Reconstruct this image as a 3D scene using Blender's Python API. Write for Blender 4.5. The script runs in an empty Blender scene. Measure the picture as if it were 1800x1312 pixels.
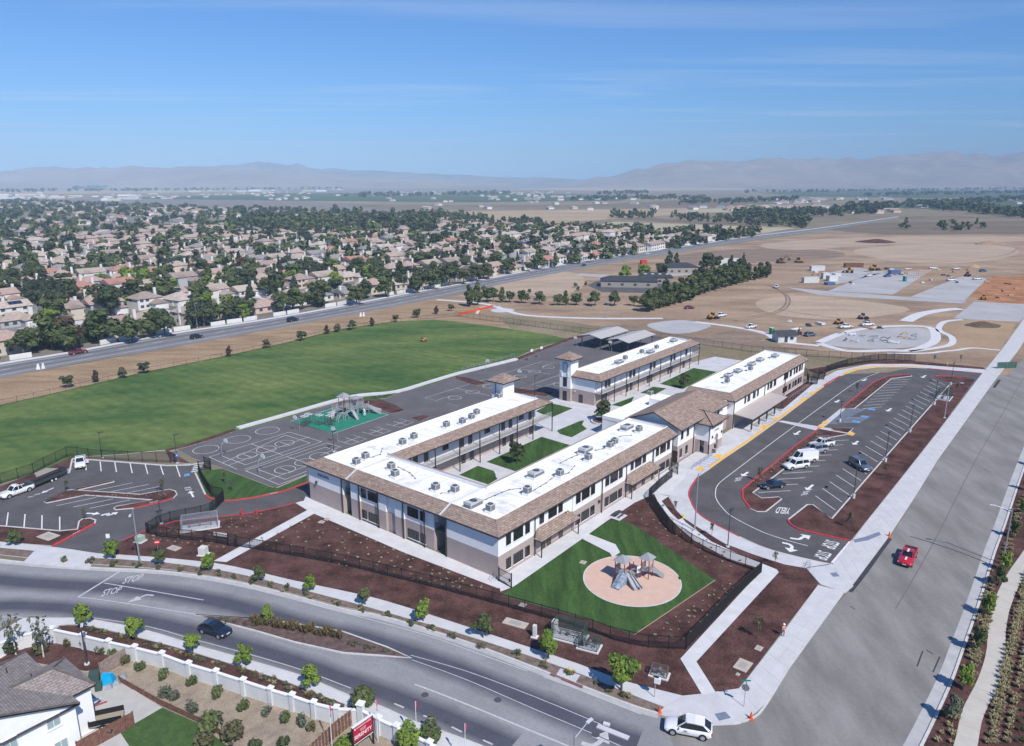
import bpy, bmesh, math, random
from math import sin, cos, pi, radians, atan, atan2, hypot, sqrt
from mathutils import Vector, Matrix, noise
R = random.Random(7)
S = bpy.context.scene
COL = S.collection
# ------------------------------------------------------------------ camera
F, CX, CY, HOR, H = 1290.0, 900.0, 656.0, 320.0, 55.0      # survey of the photograph: focal length (px of 1800), horizon row, height in m
PITCH = atan((CY - HOR) / F)
cd = bpy.data.cameras.new('camera'); cam = bpy.data.objects.new('camera', cd); COL.objects.link(cam)
cam.location = (0, 0, H); cam.rotation_euler = (pi / 2 - PITCH, 0, 0)
cd.sensor_width = 36; cd.sensor_fit = 'HORIZONTAL'; cd.lens = 36 * F / 1800; cd.clip_start = .5; cd.clip_end = 40000
S.camera = cam
# ------------------------------------------------------------------ light
SUN_EL, SUN_HD = radians(48), radians(-58.5)                # heading counted from +X
W = bpy.data.worlds.new('World'); S.world = W; W.use_nodes = True
nt = W.node_tree; nt.nodes.clear()
def nn(t, k, **kw):
    n = t.nodes.new(k)
    for a, b in kw.items():
        if a in n.inputs: n.inputs[a].default_value = b
        else: setattr(n, a, b)
    return n
out = nn(nt, 'ShaderNodeOutputWorld'); bg = nn(nt, 'ShaderNodeBackground')
sky = nn(nt, 'ShaderNodeTexSky'); sky.sky_type = 'NISHITA'; sky.sun_disc = False
sky.sun_elevation = SUN_EL; sky.sun_rotation = pi / 2 - SUN_HD
sky.altitude = 100; sky.air_density = 1.0; sky.dust_density = .35; sky.ozone_density = 3.2
bg.inputs[1].default_value = .095
# thin cirrus: stretched noise on the sky's own plane (direction / height)
geo = nn(nt, 'ShaderNodeTexCoord'); sep = nn(nt, 'ShaderNodeSeparateXYZ')
nt.links.new(geo.outputs['Generated'], sep.inputs[0])
zz = nn(nt, 'ShaderNodeMath', operation='MAXIMUM'); nt.links.new(sep.outputs[2], zz.inputs[0]); zz.inputs[1].default_value = .03
dx = nn(nt, 'ShaderNodeMath', operation='DIVIDE'); dy = nn(nt, 'ShaderNodeMath', operation='DIVIDE')
nt.links.new(sep.outputs[0], dx.inputs[0]); nt.links.new(zz.outputs[0], dx.inputs[1])
nt.links.new(sep.outputs[1], dy.inputs[0]); nt.links.new(zz.outputs[0], dy.inputs[1])
cmb = nn(nt, 'ShaderNodeCombineXYZ'); nt.links.new(dx.outputs[0], cmb.inputs[0]); nt.links.new(dy.outputs[0], cmb.inputs[1])
mp = nn(nt, 'ShaderNodeMapping'); mp.inputs['Rotation'].default_value = (0, 0, radians(22)); mp.inputs['Scale'].default_value = (.16, .62, 1)
mp.inputs['Location'].default_value = (.3, 1.15, 0)
nt.links.new(cmb.outputs[0], mp.inputs[0])
n1 = nn(nt, 'ShaderNodeTexNoise', Scale=1.0, Detail=7.0, Roughness=.58, Distortion=.5); nt.links.new(mp.outputs[0], n1.inputs['Vector'])
cr = nn(nt, 'ShaderNodeValToRGB'); cr.color_ramp.elements[0].position = .52; cr.color_ramp.elements[1].position = .82
nt.links.new(n1.outputs[0], cr.inputs[0])
ml = nn(nt, 'ShaderNodeMath', operation='MULTIPLY'); nt.links.new(cr.outputs[0], ml.inputs[0]); ml.inputs[1].default_value = .5
mx = nn(nt, 'ShaderNodeMixRGB'); mx.inputs[2].default_value = (6.6, 7.2, 8.0, 1)
tint = nn(nt, 'ShaderNodeMixRGB', blend_type='MULTIPLY'); tint.inputs[0].default_value = 1; tint.inputs[2].default_value = (.33, .70, 1.14, 1)
nt.links.new(sky.outputs[0], tint.inputs[1])
nt.links.new(ml.outputs[0], mx.inputs[0]); nt.links.new(tint.outputs[0], mx.inputs[1])
nt.links.new(mx.outputs[0], bg.inputs[0]); nt.links.new(bg.outputs[0], out.inputs[0])
sd = bpy.data.lights.new('sun', 'SUN'); sd.energy = 4.5; sd.angle = radians(.5); sd.color = (1, .945, .87)
so = bpy.data.objects.new('sun', sd); COL.objects.link(so)
tosun = Vector((cos(SUN_EL) * cos(SUN_HD), cos(SUN_EL) * sin(SUN_HD), sin(SUN_EL)))
so.rotation_euler = tosun.to_track_quat('Z', 'Y').to_euler(); so.location = (60, -90, 120)
S.view_settings.view_transform = 'Standard'; S.view_settings.look = 'None'
S.view_settings.exposure = .3; S.view_settings.gamma = 1; S.view_settings.use_curve_mapping = False
S.render.engine = 'CYCLES'
S.cycles.max_bounces = 5; S.cycles.diffuse_bounces = 2; S.cycles.glossy_bounces = 2; S.cycles.transparent_max_bounces = 6; S.cycles.volume_bounces = 0
# ------------------------------------------------------------------ geometry helpers
def g(x, y, z=0.0):
    """the place seen at photo pixel (x, y) if it lies at height z"""
    a = (x - CX) / F; b = -(y - CY) / F
    d = Vector((a, cos(PITCH) + b * sin(PITCH), -sin(PITCH) + b * cos(PITCH)))
    t = (z - H) / d.z
    return Vector((d.x * t, d.y * t, z))
TH = radians(51.4)                                           # heading of the school's long axis
C0 = g(876, 1018.6)
UX, VX = Vector((cos(TH), sin(TH), 0)), Vector((-sin(TH), cos(TH), 0))
def lw(u, v, z=0.0):                                         # school grid -> world
    p = C0 + UX * u + VX * v; return Vector((p.x, p.y, z))
def ln(x, y, z=0.0):                                         # pixel -> school grid
    w = g(x, y, z) - C0; return w.dot(UX), w.dot(VX)
def smooth(p, n=6, closed=False):
    p = [Vector(q) for q in p]; m = len(p); o = []
    for i in range(m if closed else m - 1):
        a, b, c, d = (p[(i - 1) % m] if closed or i else p[0]), p[i], p[(i + 1) % m], (p[(i + 2) % m] if closed or i + 2 < m else p[-1])
        for k in range(n):
            t = k / n
            o.append(.5 * ((2 * b) + (c - a) * t + (2 * a - 5 * b + 4 * c - d) * t * t + (3 * b - a - 3 * c + d) * t ** 3))
    if not closed: o.append(p[-1])
    return o
def gp(pts, z=0.0, sm=0, closed=False):
    q = [g(x, y, z) for x, y in pts]
    return smooth(q, sm, closed) if sm else q
def offs(p, d):                                              # offset a polyline sideways
    o = []
    for i, q in enumerate(p):
        t = (p[min(i + 1, len(p) - 1)] - p[max(i - 1, 0)]); t.z = 0
        if t.length < 1e-6: t = Vector((1, 0, 0))
        t.normalize(); o.append(q + Vector((-t.y, t.x, 0)) * d)
    return o
def resample(p, step):
    o = [p[0].copy()]; acc = 0
    for a, b in zip(p, p[1:]):
        L = (b - a).length
        while acc + L >= step and L > 1e-6:
            a = a + (b - a) * ((step - acc) / L); o.append(a.copy()); L = (b - a).length; acc = 0
        acc += L
    if (o[-1] - p[-1]).length > step * .3: o.append(p[-1].copy())
    return o
class MB:
    def __init__(s): s.v, s.f, s.m = [], [], []
    def face(s, pts, m=0):
        n = len(s.v); s.v += [tuple(p) for p in pts]; s.f.append(tuple(range(n, n + len(pts)))); s.m.append(m); return s
    def mesh(s, vs, fs, m=0):
        n = len(s.v); s.v += [tuple(p) for p in vs]
        for q in fs: s.f.append(tuple(i + n for i in q)); s.m.append(m)
        return s
    def box(s, x0, y0, z0, x1, y1, z1, m=0, M=None):
        vs = [Vector(p) for p in ((x0, y0, z0), (x1, y0, z0), (x1, y1, z0), (x0, y1, z0), (x0, y0, z1), (x1, y0, z1), (x1, y1, z1), (x0, y1, z1))]
        if M: vs = [M @ p for p in vs]
        return s.mesh(vs, [(3, 2, 1, 0), (4, 5, 6, 7), (0, 1, 5, 4), (1, 2, 6, 5), (2, 3, 7, 6), (3, 0, 4, 7)], m)
    def cbox(s, c, d, rz=0, m=0):
        M = Matrix.Translation(Vector(c)) @ Matrix.Rotation(rz, 4, 'Z')
        return s.box(-d[0] / 2, -d[1] / 2, -d[2] / 2, d[0] / 2, d[1] / 2, d[2] / 2, m, M)
    def bar(s, a, b, w, h=None, m=0):                        # square bar from a to b
        a, b = Vector(a), Vector(b); d = b - a; h = h or w
        q = d.to_track_quat('X', 'Z') if abs(d.normalized().z) < .999 else d.to_track_quat('X', 'Y')
        M = Matrix.Translation(a) @ q.to_matrix().to_4x4()
        return s.box(0, -w / 2, -h / 2, d.length, w / 2, h / 2, m, M)
    def cyl(s, a, b, r0, r1=None, n=8, m=0, cap=True):
        a, b = Vector(a), Vector(b); r1 = r0 if r1 is None else r1
        d = (b - a).normalized(); x = d.orthogonal().normalized(); y = d.cross(x)
        vs = [a + (x * cos(2 * pi * i / n) + y * sin(2 * pi * i / n)) * r0 for i in range(n)] + [b + (x * cos(2 * pi * i / n) + y * sin(2 * pi * i / n)) * r1 for i in range(n)]
        fs = [(i, (i + 1) % n, n + (i + 1) % n, n + i) for i in range(n)]
        if cap: fs += [tuple(range(n - 1, -1, -1)), tuple(range(n, 2 * n))]
        return s.mesh(vs, fs, m)
    def prism(s, pts, z0, z1, m=0, ms=None, bottom=False):
        p = [Vector((q[0], q[1], 0)) for q in pts]
        if sum(a.x * b.y - b.x * a.y for a, b in zip(p, p[1:] + p[:1])) < 0: p.reverse()
        n = len(p)
        s.face([(q.x, q.y, z1) for q in p], m)
        k = len(s.v); s.v += [(q.x, q.y, z0) for q in p] + [(q.x, q.y, z1) for q in p]
        for i in range(n): s.f.append((k + i, k + (i + 1) % n, k + n + (i + 1) % n, k + n + i)); s.m.append(m if ms is None else ms)
        if bottom: s.face([(q.x, q.y, z0) for q in reversed(p)], m)
        return s
    def sheet(s, pts, z, m=0):
        p = [Vector((q[0], q[1], z)) for q in pts]
        if sum(a.x * b.y - b.x * a.y for a, b in zip(p, p[1:] + p[:1])) < 0: p.reverse()
        return s.face(p, m)
    def strip(s, p, w, z0, z1=None, m=0, closed=False):      # ribbon (or kerb, when z1 is given) along a polyline
        p = [Vector((q[0], q[1], 0)) for q in p]
        if closed: p = p + [p[0], p[1]]
        a, b = offs(p, w / 2), offs(p, -w / 2); zt = z0 if z1 is None else z1
        for i in range(len(p) - 1):
            A, B, Cc, D = [Vector((q.x, q.y, zt)) for q in (b[i], b[i + 1], a[i + 1], a[i])]
            s.face([A, B, Cc, D], m)
            if z1 is not None:
                d = Vector((0, 0, z0 - zt))
                s.face([A + d, B + d, B, A], m); s.face([Cc + d, D + d, D, Cc], m)
        if z1 is not None:
            d = Vector((0, 0, z0 - zt)); L = lambda q: Vector((q.x, q.y, zt))
            s.face([L(a[0]) + d, L(b[0]) + d, L(b[0]), L(a[0])], m); s.face([L(b[-1]) + d, L(a[-1]) + d, L(a[-1]), L(b[-1])], m)
        return s
    def wall(s, p, z0, z1, t, m=0): return s.strip(p, t, z0, z1, m)
    def data(s, name, mats, sm=False):
        me = bpy.data.meshes.new(name); me.from_pydata(s.v, [], s.f)
        for q in (mats if isinstance(mats, (list, tuple)) else [mats]): me.materials.append(q)
        if any(s.m): me.polygons.foreach_set('material_index', s.m)
        if sm: me.polygons.foreach_set('use_smooth', [True] * len(s.f))
        me.update(); return me
    def obj(s, name, mats, parent=None, loc=None, sm=False, kind=None, label=None):
        return put(name, s.data(name, mats, sm), parent, loc, kind, label)
def put(name, me, parent=None, loc=None, kind=None, label=None, rz=None, sc=None):
    o = bpy.data.objects.new(name, me); COL.objects.link(o)
    if parent: o.parent = parent
    if loc is not None: o.location = loc
    if rz is not None: o.rotation_euler = (0, 0, rz)
    if sc is not None: o.scale = (sc, sc, sc) if not hasattr(sc, '__len__') else sc
    if kind: o['kind'] = kind
    if label: o['label'] = label
    return o
def thing(name, label, cat, loc=(0, 0, 0), rz=0, group=None, me=None, sc=None):
    o = put(name, me, None, loc, rz=rz, sc=sc); o['label'] = label; o['category'] = cat
    if group: o['group'] = group
    return o
def struct(name, mb, mats, parent=None, sm=False): return mb.obj(name, mats, parent, kind='structure', sm=sm)
def dup(src, loc, rz, label, group=None, sc=None):           # a thing with copies of its parts and sub-parts
    r = src.copy(); COL.objects.link(r); r.location = loc; r.rotation_euler = (0, 0, rz)
    if sc is not None: r.scale = (sc, sc, sc) if not hasattr(sc, '__len__') else sc
    r['label'] = label
    if group: r['group'] = group
    for ch in src.children:
        c = ch.copy(); COL.objects.link(c); c.parent = r
        for gc in ch.children:
            d = gc.copy(); COL.objects.link(d); d.parent = c
    return r
# ------------------------------------------------------------------ materials
MATS = {}
def mat(name, col, rough=.85, spec=.3, var=0, scale=1.0, bump=0, bscale=None, metal=0, detail=5, col2=None, lo=.35, hi=.65, sx=1, sy=1, rot=0, coat=0, fine=0, fscale=20, vcol=False, trans=0):
    if name in MATS: return MATS[name]
    m = bpy.data.materials.new(name); m.use_nodes = True; t = m.node_tree; b = t.nodes['Principled BSDF']
    b.inputs['Roughness'].default_value = rough; b.inputs['Specular IOR Level'].default_value = spec; b.inputs['Metallic'].default_value = metal
    if coat: b.inputs['Coat Weight'].default_value = coat; b.inputs['Coat Roughness'].default_value = .08
    c = tuple(col) + (1,); m.diffuse_color = c
    b.inputs['Base Color'].default_value = c
    last = None
    if var or col2 or bump or fine:
        tc = nn(t, 'ShaderNodeTexCoord'); mp = nn(t, 'ShaderNodeMapping')
        gm = nn(t, 'ShaderNodeNewGeometry')
        t.links.new(gm.outputs['Position'], mp.inputs[0])
        mp.inputs['Scale'].default_value = (sx, sy, 1); mp.inputs['Rotation'].default_value = (0, 0, rot)
    if var or col2:
        n = nn(t, 'ShaderNodeTexNoise', Scale=scale, Detail=detail, Roughness=.62); t.links.new(mp.outputs[0], n.inputs['Vector'])
        r = nn(t, 'ShaderNodeValToRGB'); e = r.color_ramp.elements; e[0].position = lo; e[1].position = hi
        c2 = col2 or tuple(min(1, q * (1 + var)) for q in col); c1 = col if col2 else tuple(q * (1 - var) for q in col)
        e[0].color = tuple(c1) + (1,); e[1].color = tuple(c2) + (1,)
        t.links.new(n.outputs[0], r.inputs[0]); last = r.outputs[0]
    if fine:
        n = nn(t, 'ShaderNodeTexNoise', Scale=fscale, Detail=3.0, Roughness=.7)
        gm2 = nn(t, 'ShaderNodeNewGeometry'); t.links.new(gm2.outputs['Position'], n.inputs['Vector'])
        mr = nn(t, 'ShaderNodeMapRange'); mr.inputs[1].default_value = .3; mr.inputs[2].default_value = .7; mr.inputs[3].default_value = 1 - fine; mr.inputs[4].default_value = 1 + fine
        t.links.new(n.outputs[0], mr.inputs[0])
        q = nn(t, 'ShaderNodeMixRGB', blend_type='MULTIPLY'); q.inputs[0].default_value = 1
        if last: t.links.new(last, q.inputs[1])
        else: q.inputs[1].default_value = c
        t.links.new(mr.outputs[0], q.inputs[2]); last = q.outputs[0]
    if vcol:
        at = nn(t, 'ShaderNodeAttribute'); at.attribute_name = 'tone'
        q = nn(t, 'ShaderNodeMixRGB', blend_type='MULTIPLY'); q.inputs[0].default_value = 1
        if last: t.links.new(last, q.inputs[1])
        else: q.inputs[1].default_value = c
        t.links.new(at.outputs[0], q.inputs[2]); last = q.outputs[0]
    if last: t.links.new(last, b.inputs['Base Color'])
    if bump:
        n = nn(t, 'ShaderNodeTexNoise', Scale=bscale or scale * 4, Detail=4.0)
        gm3 = nn(t, 'ShaderNodeNewGeometry'); t.links.new(gm3.outputs['Position'], n.inputs['Vector'])
        bp = nn(t, 'ShaderNodeBump', Strength=bump, Distance=.1); t.links.new(n.outputs[0], bp.inputs['Height']); t.links.new(bp.outputs[0], b.inputs['Normal'])
    MATS[name] = m; return m
def leafmat(name, c1, c2, rand=.35):                         # colour differs from leaf clump to leaf clump and from tree to tree
    m = bpy.data.materials.new(name); m.use_nodes = True; t = m.node_tree; b = t.nodes['Principled BSDF']
    b.inputs['Roughness'].default_value = .75; b.inputs['Specular IOR Level'].default_value = .25
    gm = nn(t, 'ShaderNodeNewGeometry'); oi = nn(t, 'ShaderNodeObjectInfo')
    n = nn(t, 'ShaderNodeMath', operation='MULTIPLY_ADD'); n.inputs[1].default_value = 1 - rand; t.links.new(gm.outputs['Random Per Island'], n.inputs[0])
    k = nn(t, 'ShaderNodeMath', operation='MULTIPLY'); k.inputs[1].default_value = rand; t.links.new(oi.outputs['Random'], k.inputs[0]); t.links.new(k.outputs[0], n.inputs[2])
    r = nn(t, 'ShaderNodeValToRGB'); r.color_ramp.elements[0].color = c1 + (1,); r.color_ramp.elements[1].color = c2 + (1,)
    t.links.new(n.outputs[0], r.inputs[0]); t.links.new(r.outputs[0], b.inputs['Base Color']); m.diffuse_color = c2 + (1,)
    MATS[name] = m; return m
def tilemat(name, c1, c2, ang, row=.34, w=.9):               # concrete roof tiles: courses along the eave, tiles of slightly different colour
    m = bpy.data.materials.new(name); m.use_nodes = True; t = m.node_tree; b = t.nodes['Principled BSDF']; b.inputs['Roughness'].default_value = .85; b.inputs['Specular IOR Level'].default_value = .2
    uv = nn(t, 'ShaderNodeUVMap'); br = nn(t, 'ShaderNodeTexBrick')
    br.inputs['Scale'].default_value = 1; br.inputs['Brick Width'].default_value = w; br.inputs['Row Height'].default_value = row
    br.inputs['Mortar Size'].default_value = .03; br.inputs['Mortar Smooth'].default_value = .3; br.inputs['Bias'].default_value = 0
    br.inputs['Color1'].default_value = c1 + (1,); br.inputs['Color2'].default_value = c2 + (1,); br.inputs['Mortar'].default_value = tuple(q * .55 for q in c1) + (1,)
    t.links.new(uv.outputs[0], br.inputs['Vector'])
    gm = nn(t, 'ShaderNodeNewGeometry'); n = nn(t, 'ShaderNodeTexNoise', Scale=1.6, Detail=4.0); t.links.new(gm.outputs['Position'], n.inputs['Vector'])
    mr = nn(t, 'ShaderNodeMapRange'); mr.inputs[1].default_value = .3; mr.inputs[2].default_value = .7; mr.inputs[3].default_value = .8; mr.inputs[4].default_value = 1.2; t.links.new(n.outputs[0], mr.inputs[0])
    q = nn(t, 'ShaderNodeMixRGB', blend_type='MULTIPLY'); q.inputs[0].default_value = 1; t.links.new(br.outputs[0], q.inputs[1]); t.links.new(mr.outputs[0], q.inputs[2])
    t.links.new(q.outputs[0], b.inputs['Base Color'])
    bp = nn(t, 'ShaderNodeBump', Strength=.6, Distance=.05, invert=True); t.links.new(br.outputs['Fac'], bp.inputs['Height']); t.links.new(bp.outputs[0], b.inputs['Normal'])
    m.diffuse_color = c1 + (1,); MATS[name] = m; return m
def uv_planar(me):                                           # metres: u along the eave (horizontal), v up the slope
    uvl = me.uv_layers.new(name='UVMap')
    for p in me.polygons:
        n = p.normal; h = Vector((-n.y, n.x, 0))
        h = h.normalized() if h.length > 1e-4 else Vector((1, 0, 0)); up = n.cross(h)
        for li in p.loop_indices:
            co = me.vertices[me.loops[li].vertex_index].co; uvl.data[li].uv = (co.dot(h), co.dot(up))
    return me
M_ = mat
asph_new = mat('asphalt_new', (.094, .089, .093), .9, .2, var=.16, scale=.22, fine=.2, fscale=9)
asph_pave = mat('asphalt_playground', (.118, .110, .114), .9, .2, var=.12, scale=.15, fine=.12, fscale=8)
conc = mat('concrete', (.50, .50, .52), .85, .25, var=.09, scale=.35, fine=.06, fscale=6)
conc_w = mat('concrete_walk', (.56, .56, .575), .85, .25, var=.07, scale=.5, fine=.05, fscale=5)
kerb_c = mat('kerb_concrete', (.52, .51, .50), .85, .25, var=.1, scale=1.2)
red_p = mat('red_kerb_paint', (.46, .045, .055), .6, .3, var=.14, scale=2)
white_p = mat('road_paint_white', (.68, .68, .69), .7, .3, var=.12, scale=3)
worn_p = mat('worn_road_paint', (.46, .46, .47), .8, .2, var=.14, scale=3)
yel_p = mat('yellow_paint', (.72, .42, .09), .7, .3, var=.12, scale=2)
blue_p = mat('blue_paint', (.12, .28, .55), .7, .3, var=.15, scale=3)
mulch = mat('bark_mulch', (.088, .044, .038), .95, .1, var=.45, scale=.3, fine=.5, fscale=5.5, bump=.6, bscale=9)
lawn = mat('lawn_turf', (.042, .088, .022), .9, .15, var=.32, scale=.3, fine=.3, fscale=3.5, sx=2.2, sy=.35, rot=-TH, bump=.4, bscale=7)
field = mat('sports_field_turf', (.040, .094, .022), .9, .15, col2=(.15, .185, .055), scale=.045, lo=.34, hi=.70, sx=.6, sy=1.6, rot=radians(-17), fine=.22, fscale=.35)
t = field.node_tree; bs = t.nodes['Principled BSDF']; src_ = bs.inputs['Base Color'].links[0].from_socket      # mowing passes
wv = nn(t, 'ShaderNodeTexWave', Scale=.085, Distortion=1.6, Detail=2.0); wm_ = nn(t, 'ShaderNodeMapping'); wm_.inputs['Rotation'].default_value = (0, 0, radians(-52)); gw_ = nn(t, 'ShaderNodeNewGeometry'); t.links.new(gw_.outputs['Position'], wm_.inputs[0]); t.links.new(wm_.outputs[0], wv.inputs['Vector'])
wr_ = nn(t, 'ShaderNodeMapRange'); wr_.inputs[3].default_value = .93; wr_.inputs[4].default_value = 1.05; t.links.new(wv.outputs['Fac'], wr_.inputs[0]); wq = nn(t, 'ShaderNodeMixRGB', blend_type='MULTIPLY'); wq.inputs[0].default_value = 1; t.links.new(src_, wq.inputs[1]); t.links.new(wr_.outputs[0], wq.inputs[2]); t.links.new(wq.outputs[0], bs.inputs['Base Color'])
dirt = mat('graded_dirt', (.215, .150, .105), .95, .1, col2=(.38, .28, .195), scale=.022, detail=10, fine=.14, fscale=.5, sx=1, sy=2.4, rot=radians(-8))
drygrass = mat('dry_grass', (.23, .155, .10), .95, .1, col2=(.36, .26, .16), scale=.10, detail=8, fine=.2, fscale=1.2, sx=.5, sy=2, rot=radians(-28))
white_w = mat('stucco_white', (.80, .80, .80), .9, .2, var=.03, scale=.6, bump=.08, bscale=25)
tan_w = mat('stucco_taupe', (.40, .325, .30), .9, .2, var=.05, scale=.6, bump=.08, bscale=25)
roof_w = mat('white_roof_membrane', (.60, .59, .57), .75, .3, col2=(.80, .80, .79), lo=.32, hi=.46, scale=.3, fine=.04, fscale=1.5)
trim_d = mat('dark_bronze_trim', (.035, .028, .027), .5, .4)
glass_d = mat('window_glass_dark', (.012, .014, .018), .08, .6)
iron = mat('black_iron', (.012, .012, .014), .5, .4)
alu = mat('galvanised_metal', (.42, .44, .47), .45, .5, metal=.6, var=.08, scale=3)
unit_m = mat('unit_painted_metal', (.47, .49, .50), .5, .4, var=.1, scale=2)
dark_m = mat('dark_metal', (.05, .05, .055), .5, .4)
tile = tilemat('roof_tile_brown', (.255, .182, .145), (.335, .262, .218), TH)
bark = mat('tree_bark', (.11, .085, .065), .95, .1, var=.3, scale=4)
rubber = mat('tyre_rubber', (.014, .014, .015), .8, .2)
wood_r = mat('fence_wood', (.17, .085, .06), .85, .2, var=.3, scale=3, fine=.2, fscale=12)
wood_g = mat('fence_wood_weathered', (.28, .22, .19), .9, .1, var=.25, scale=3)
HAZE, HAZE_TOP = 1.3e-4, 600.0
# ================================================================== setting: ground, fields, hills, roads, pavements
soil = mat('bare_soil', (.17, .13, .11), .95, .1, var=.28, scale=1.2, fine=.25, fscale=8)
subg = mat('suburb_ground', (.15, .135, .12), .95, .1, col2=(.24, .215, .19), scale=.03, detail=8, fine=.2, fscale=.5)
base_m = mat('valley_ground', (.15, .125, .085), .95, .1, col2=(.27, .225, .16), scale=.0016, detail=9, fine=.2, fscale=.02, sx=.5, sy=2)
b = MB(); b.sheet([(-24000, -600), (24000, -600), (24000, 14000), (-24000, 14000)], 0); struct('ground', b, base_m)
def patch(name, pts, m, z, sm=0): 
    b = MB(); b.sheet(gp(pts, z, sm, True) if sm else gp(pts, z), z); return struct(name, b, m)
tanf = mat('dry_stubble_field', (.30, .225, .15), .95, .1, col2=(.42, .33, .225), scale=.012, sx=.4, sy=2.5)
grnf = mat('green_crop_field', (.055, .085, .045), .95, .1, col2=(.085, .115, .06), scale=.01, sx=.3, sy=3)
darkf = mat('ploughed_field', (.13, .105, .075), .95, .1, col2=(.20, .16, .115), scale=.012, sx=.4, sy=3)
palef = mat('pale_grass_field', (.33, .29, .19), .95, .1, col2=(.42, .37, .255), scale=.015, sx=.4, sy=2)
for nm, m, pts in (
    ('crop_field', grnf, [(180, 349), (520, 340), (880, 338), (1120, 345), (1090, 353), (800, 356), (500, 353)]),
    ('stubble_field', tanf, [(790, 372), (1040, 369), (1230, 366), (1290, 372), (1090, 384), (940, 396), (830, 388)]),
    ('ploughed_field', darkf, [(1080, 385), (1150, 383), (1340, 396), (1320, 400)]),
    ('pale_field', palef, [(1040, 398), (1080, 390), (1200, 394), (1400, 401), (1330, 412), (1180, 410)]),
    ('stubble_field', tanf, [(860, 333), (1060, 330), (1300, 331), (1330, 334), (1100, 336)]),
    ('crop_field', grnf, [(1330, 339), (1560, 333), (1800, 336), (2300, 340), (2300, 352), (1640, 349), (1420, 346)]),
    ('pale_field', palef, [(1180, 372), (1330, 362), (1420, 364), (1330, 374)]),
    ('ploughed_field', darkf, [(1000, 362), (1200, 352), (1380, 348), (1480, 352), (1290, 362)]),
    ('crop_field', grnf, [(1480, 362), (1800, 352), (2200, 356), (2200, 366), (1700, 370)]),
    ('stubble_field', tanf, [(-300, 338), (100, 335), (420, 334), (440, 337), (60, 342)]),
    ('ploughed_field', darkf, [(1420, 402), (1500, 392), (1800, 388), (2400, 392), (2400, 420), (1800, 412), (1560, 413)])):
    PZ_ = globals().get('PZ_', .045) + .004; patch(nm, pts, m, PZ_)
patch('suburb_ground', [(-900, 900), (0, 655), (300, 602), (560, 552), (860, 497), (1080, 448), (1320, 416), (1420, 404), (1300, 402), (1000, 402), (800, 380), (500, 350), (0, 345), (-900, 345)], subg, .03)
# construction site and graded land right of the arterial
patch('graded_land', [(760, 530), (1030, 470), (1320, 424), (1420, 412), (1800, 404), (2700, 410), (2700, 800), (1830, 600), (1770, 660), (1590, 660), (1440, 655), (1360, 600), (1000, 590), (800, 556)], dirt, .04)
weed = mat('sparse_weeds', (.17, .145, .085), .95, .1, col2=(.27, .22, .15), scale=.05, fine=.25, fscale=.9)
patch('verge', [(-260, 760), (0, 664), (300, 612), (560, 562), (770, 523), (860, 545), (900, 580), (700, 577), (480, 620), (240, 668), (0, 722), (-260, 820)], drygrass, .06)
patch('weedy_ground', [(800, 564), (860, 548), (1000, 566), (1100, 580), (1230, 602), (1420, 622), (1640, 640), (1560, 655), (1400, 662), (1300, 640), (1160, 612), (1020, 600)], weed, .055)
sand_m = mat('sandy_fill', (.33, .235, .15), .95, .1, var=.12, scale=.05, fine=.1, fscale=.6)
orange_m = mat('orange_soil', (.34, .165, .085), .95, .1, var=.3, scale=.12, fine=.25, fscale=.8)
pad_m = mat('building_pad', (.37, .365, .37), .9, .2, var=.1, scale=.06, fine=.06, fscale=.6)
patch('sandy_lot', [(1650, 566), (1720, 560), (1788, 566), (1760, 612), (1660, 616), (1680, 590), (1648, 575)], sand_m, .08)
patch('orange_dug_ground', [(1705, 520), (1745, 486), (1900, 488), (1900, 545), (1740, 531)], orange_m, .08)
light_d = mat('scraped_dirt', (.33, .25, .185), .95, .1, col2=(.43, .335, .25), scale=.05, fine=.12, fscale=.6, sx=.5, sy=2); dark_d = mat('damp_dirt', (.175, .13, .10), .95, .1, col2=(.26, .195, .15), scale=.06, fine=.15, fscale=.6, sx=.5, sy=2)
for m, pts in ((light_d, [(1500, 440), (1640, 428), (1760, 432), (1790, 446), (1700, 462), (1580, 460)]), (dark_d, [(1180, 452), (1300, 438), (1450, 440), (1480, 452), (1330, 462), (1220, 466)]), (light_d, [(1340, 430), (1500, 418), (1780, 416), (1800, 424), (1560, 430), (1400, 440)]), (light_d, [(1330, 530), (1400, 520), (1520, 530), (1600, 545), (1480, 562), (1360, 552)]), (dark_d, [(1010, 584), (1100, 572), (1230, 592), (1340, 606), (1440, 616), (1300, 612), (1120, 590)]), (dark_d, [(1250, 590), (1290, 582), (1345, 590), (1330, 600), (1280, 602)]), (light_d, [(880, 480), (1000, 478), (1030, 500), (980, 520), (900, 515), (860, 500)])):
    TZ_ = globals().get('TZ_', .041) + .0015; patch('graded_band', pts, m, TZ_, 4)
b = MB()
for pts in ([(1346, 500), (1380, 520), (1370, 545), (1300, 560), (1220, 560)], [(1352, 500), (1386, 522), (1376, 546), (1304, 563), (1222, 563)], [(1370, 545), (1480, 560), (1600, 556), (1690, 540)], [(1340, 490), (1300, 470), (1260, 455), (1330, 440), (1480, 430), (1640, 425)], [(1480, 570), (1400, 575), (1340, 570), (1280, 562)], [(1500, 465), (1640, 462), (1760, 450), (1790, 436)]): b.strip(gp(pts, 0, 5), 1.0, .0605)
struct('haul_track', b, dark_d)
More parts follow.
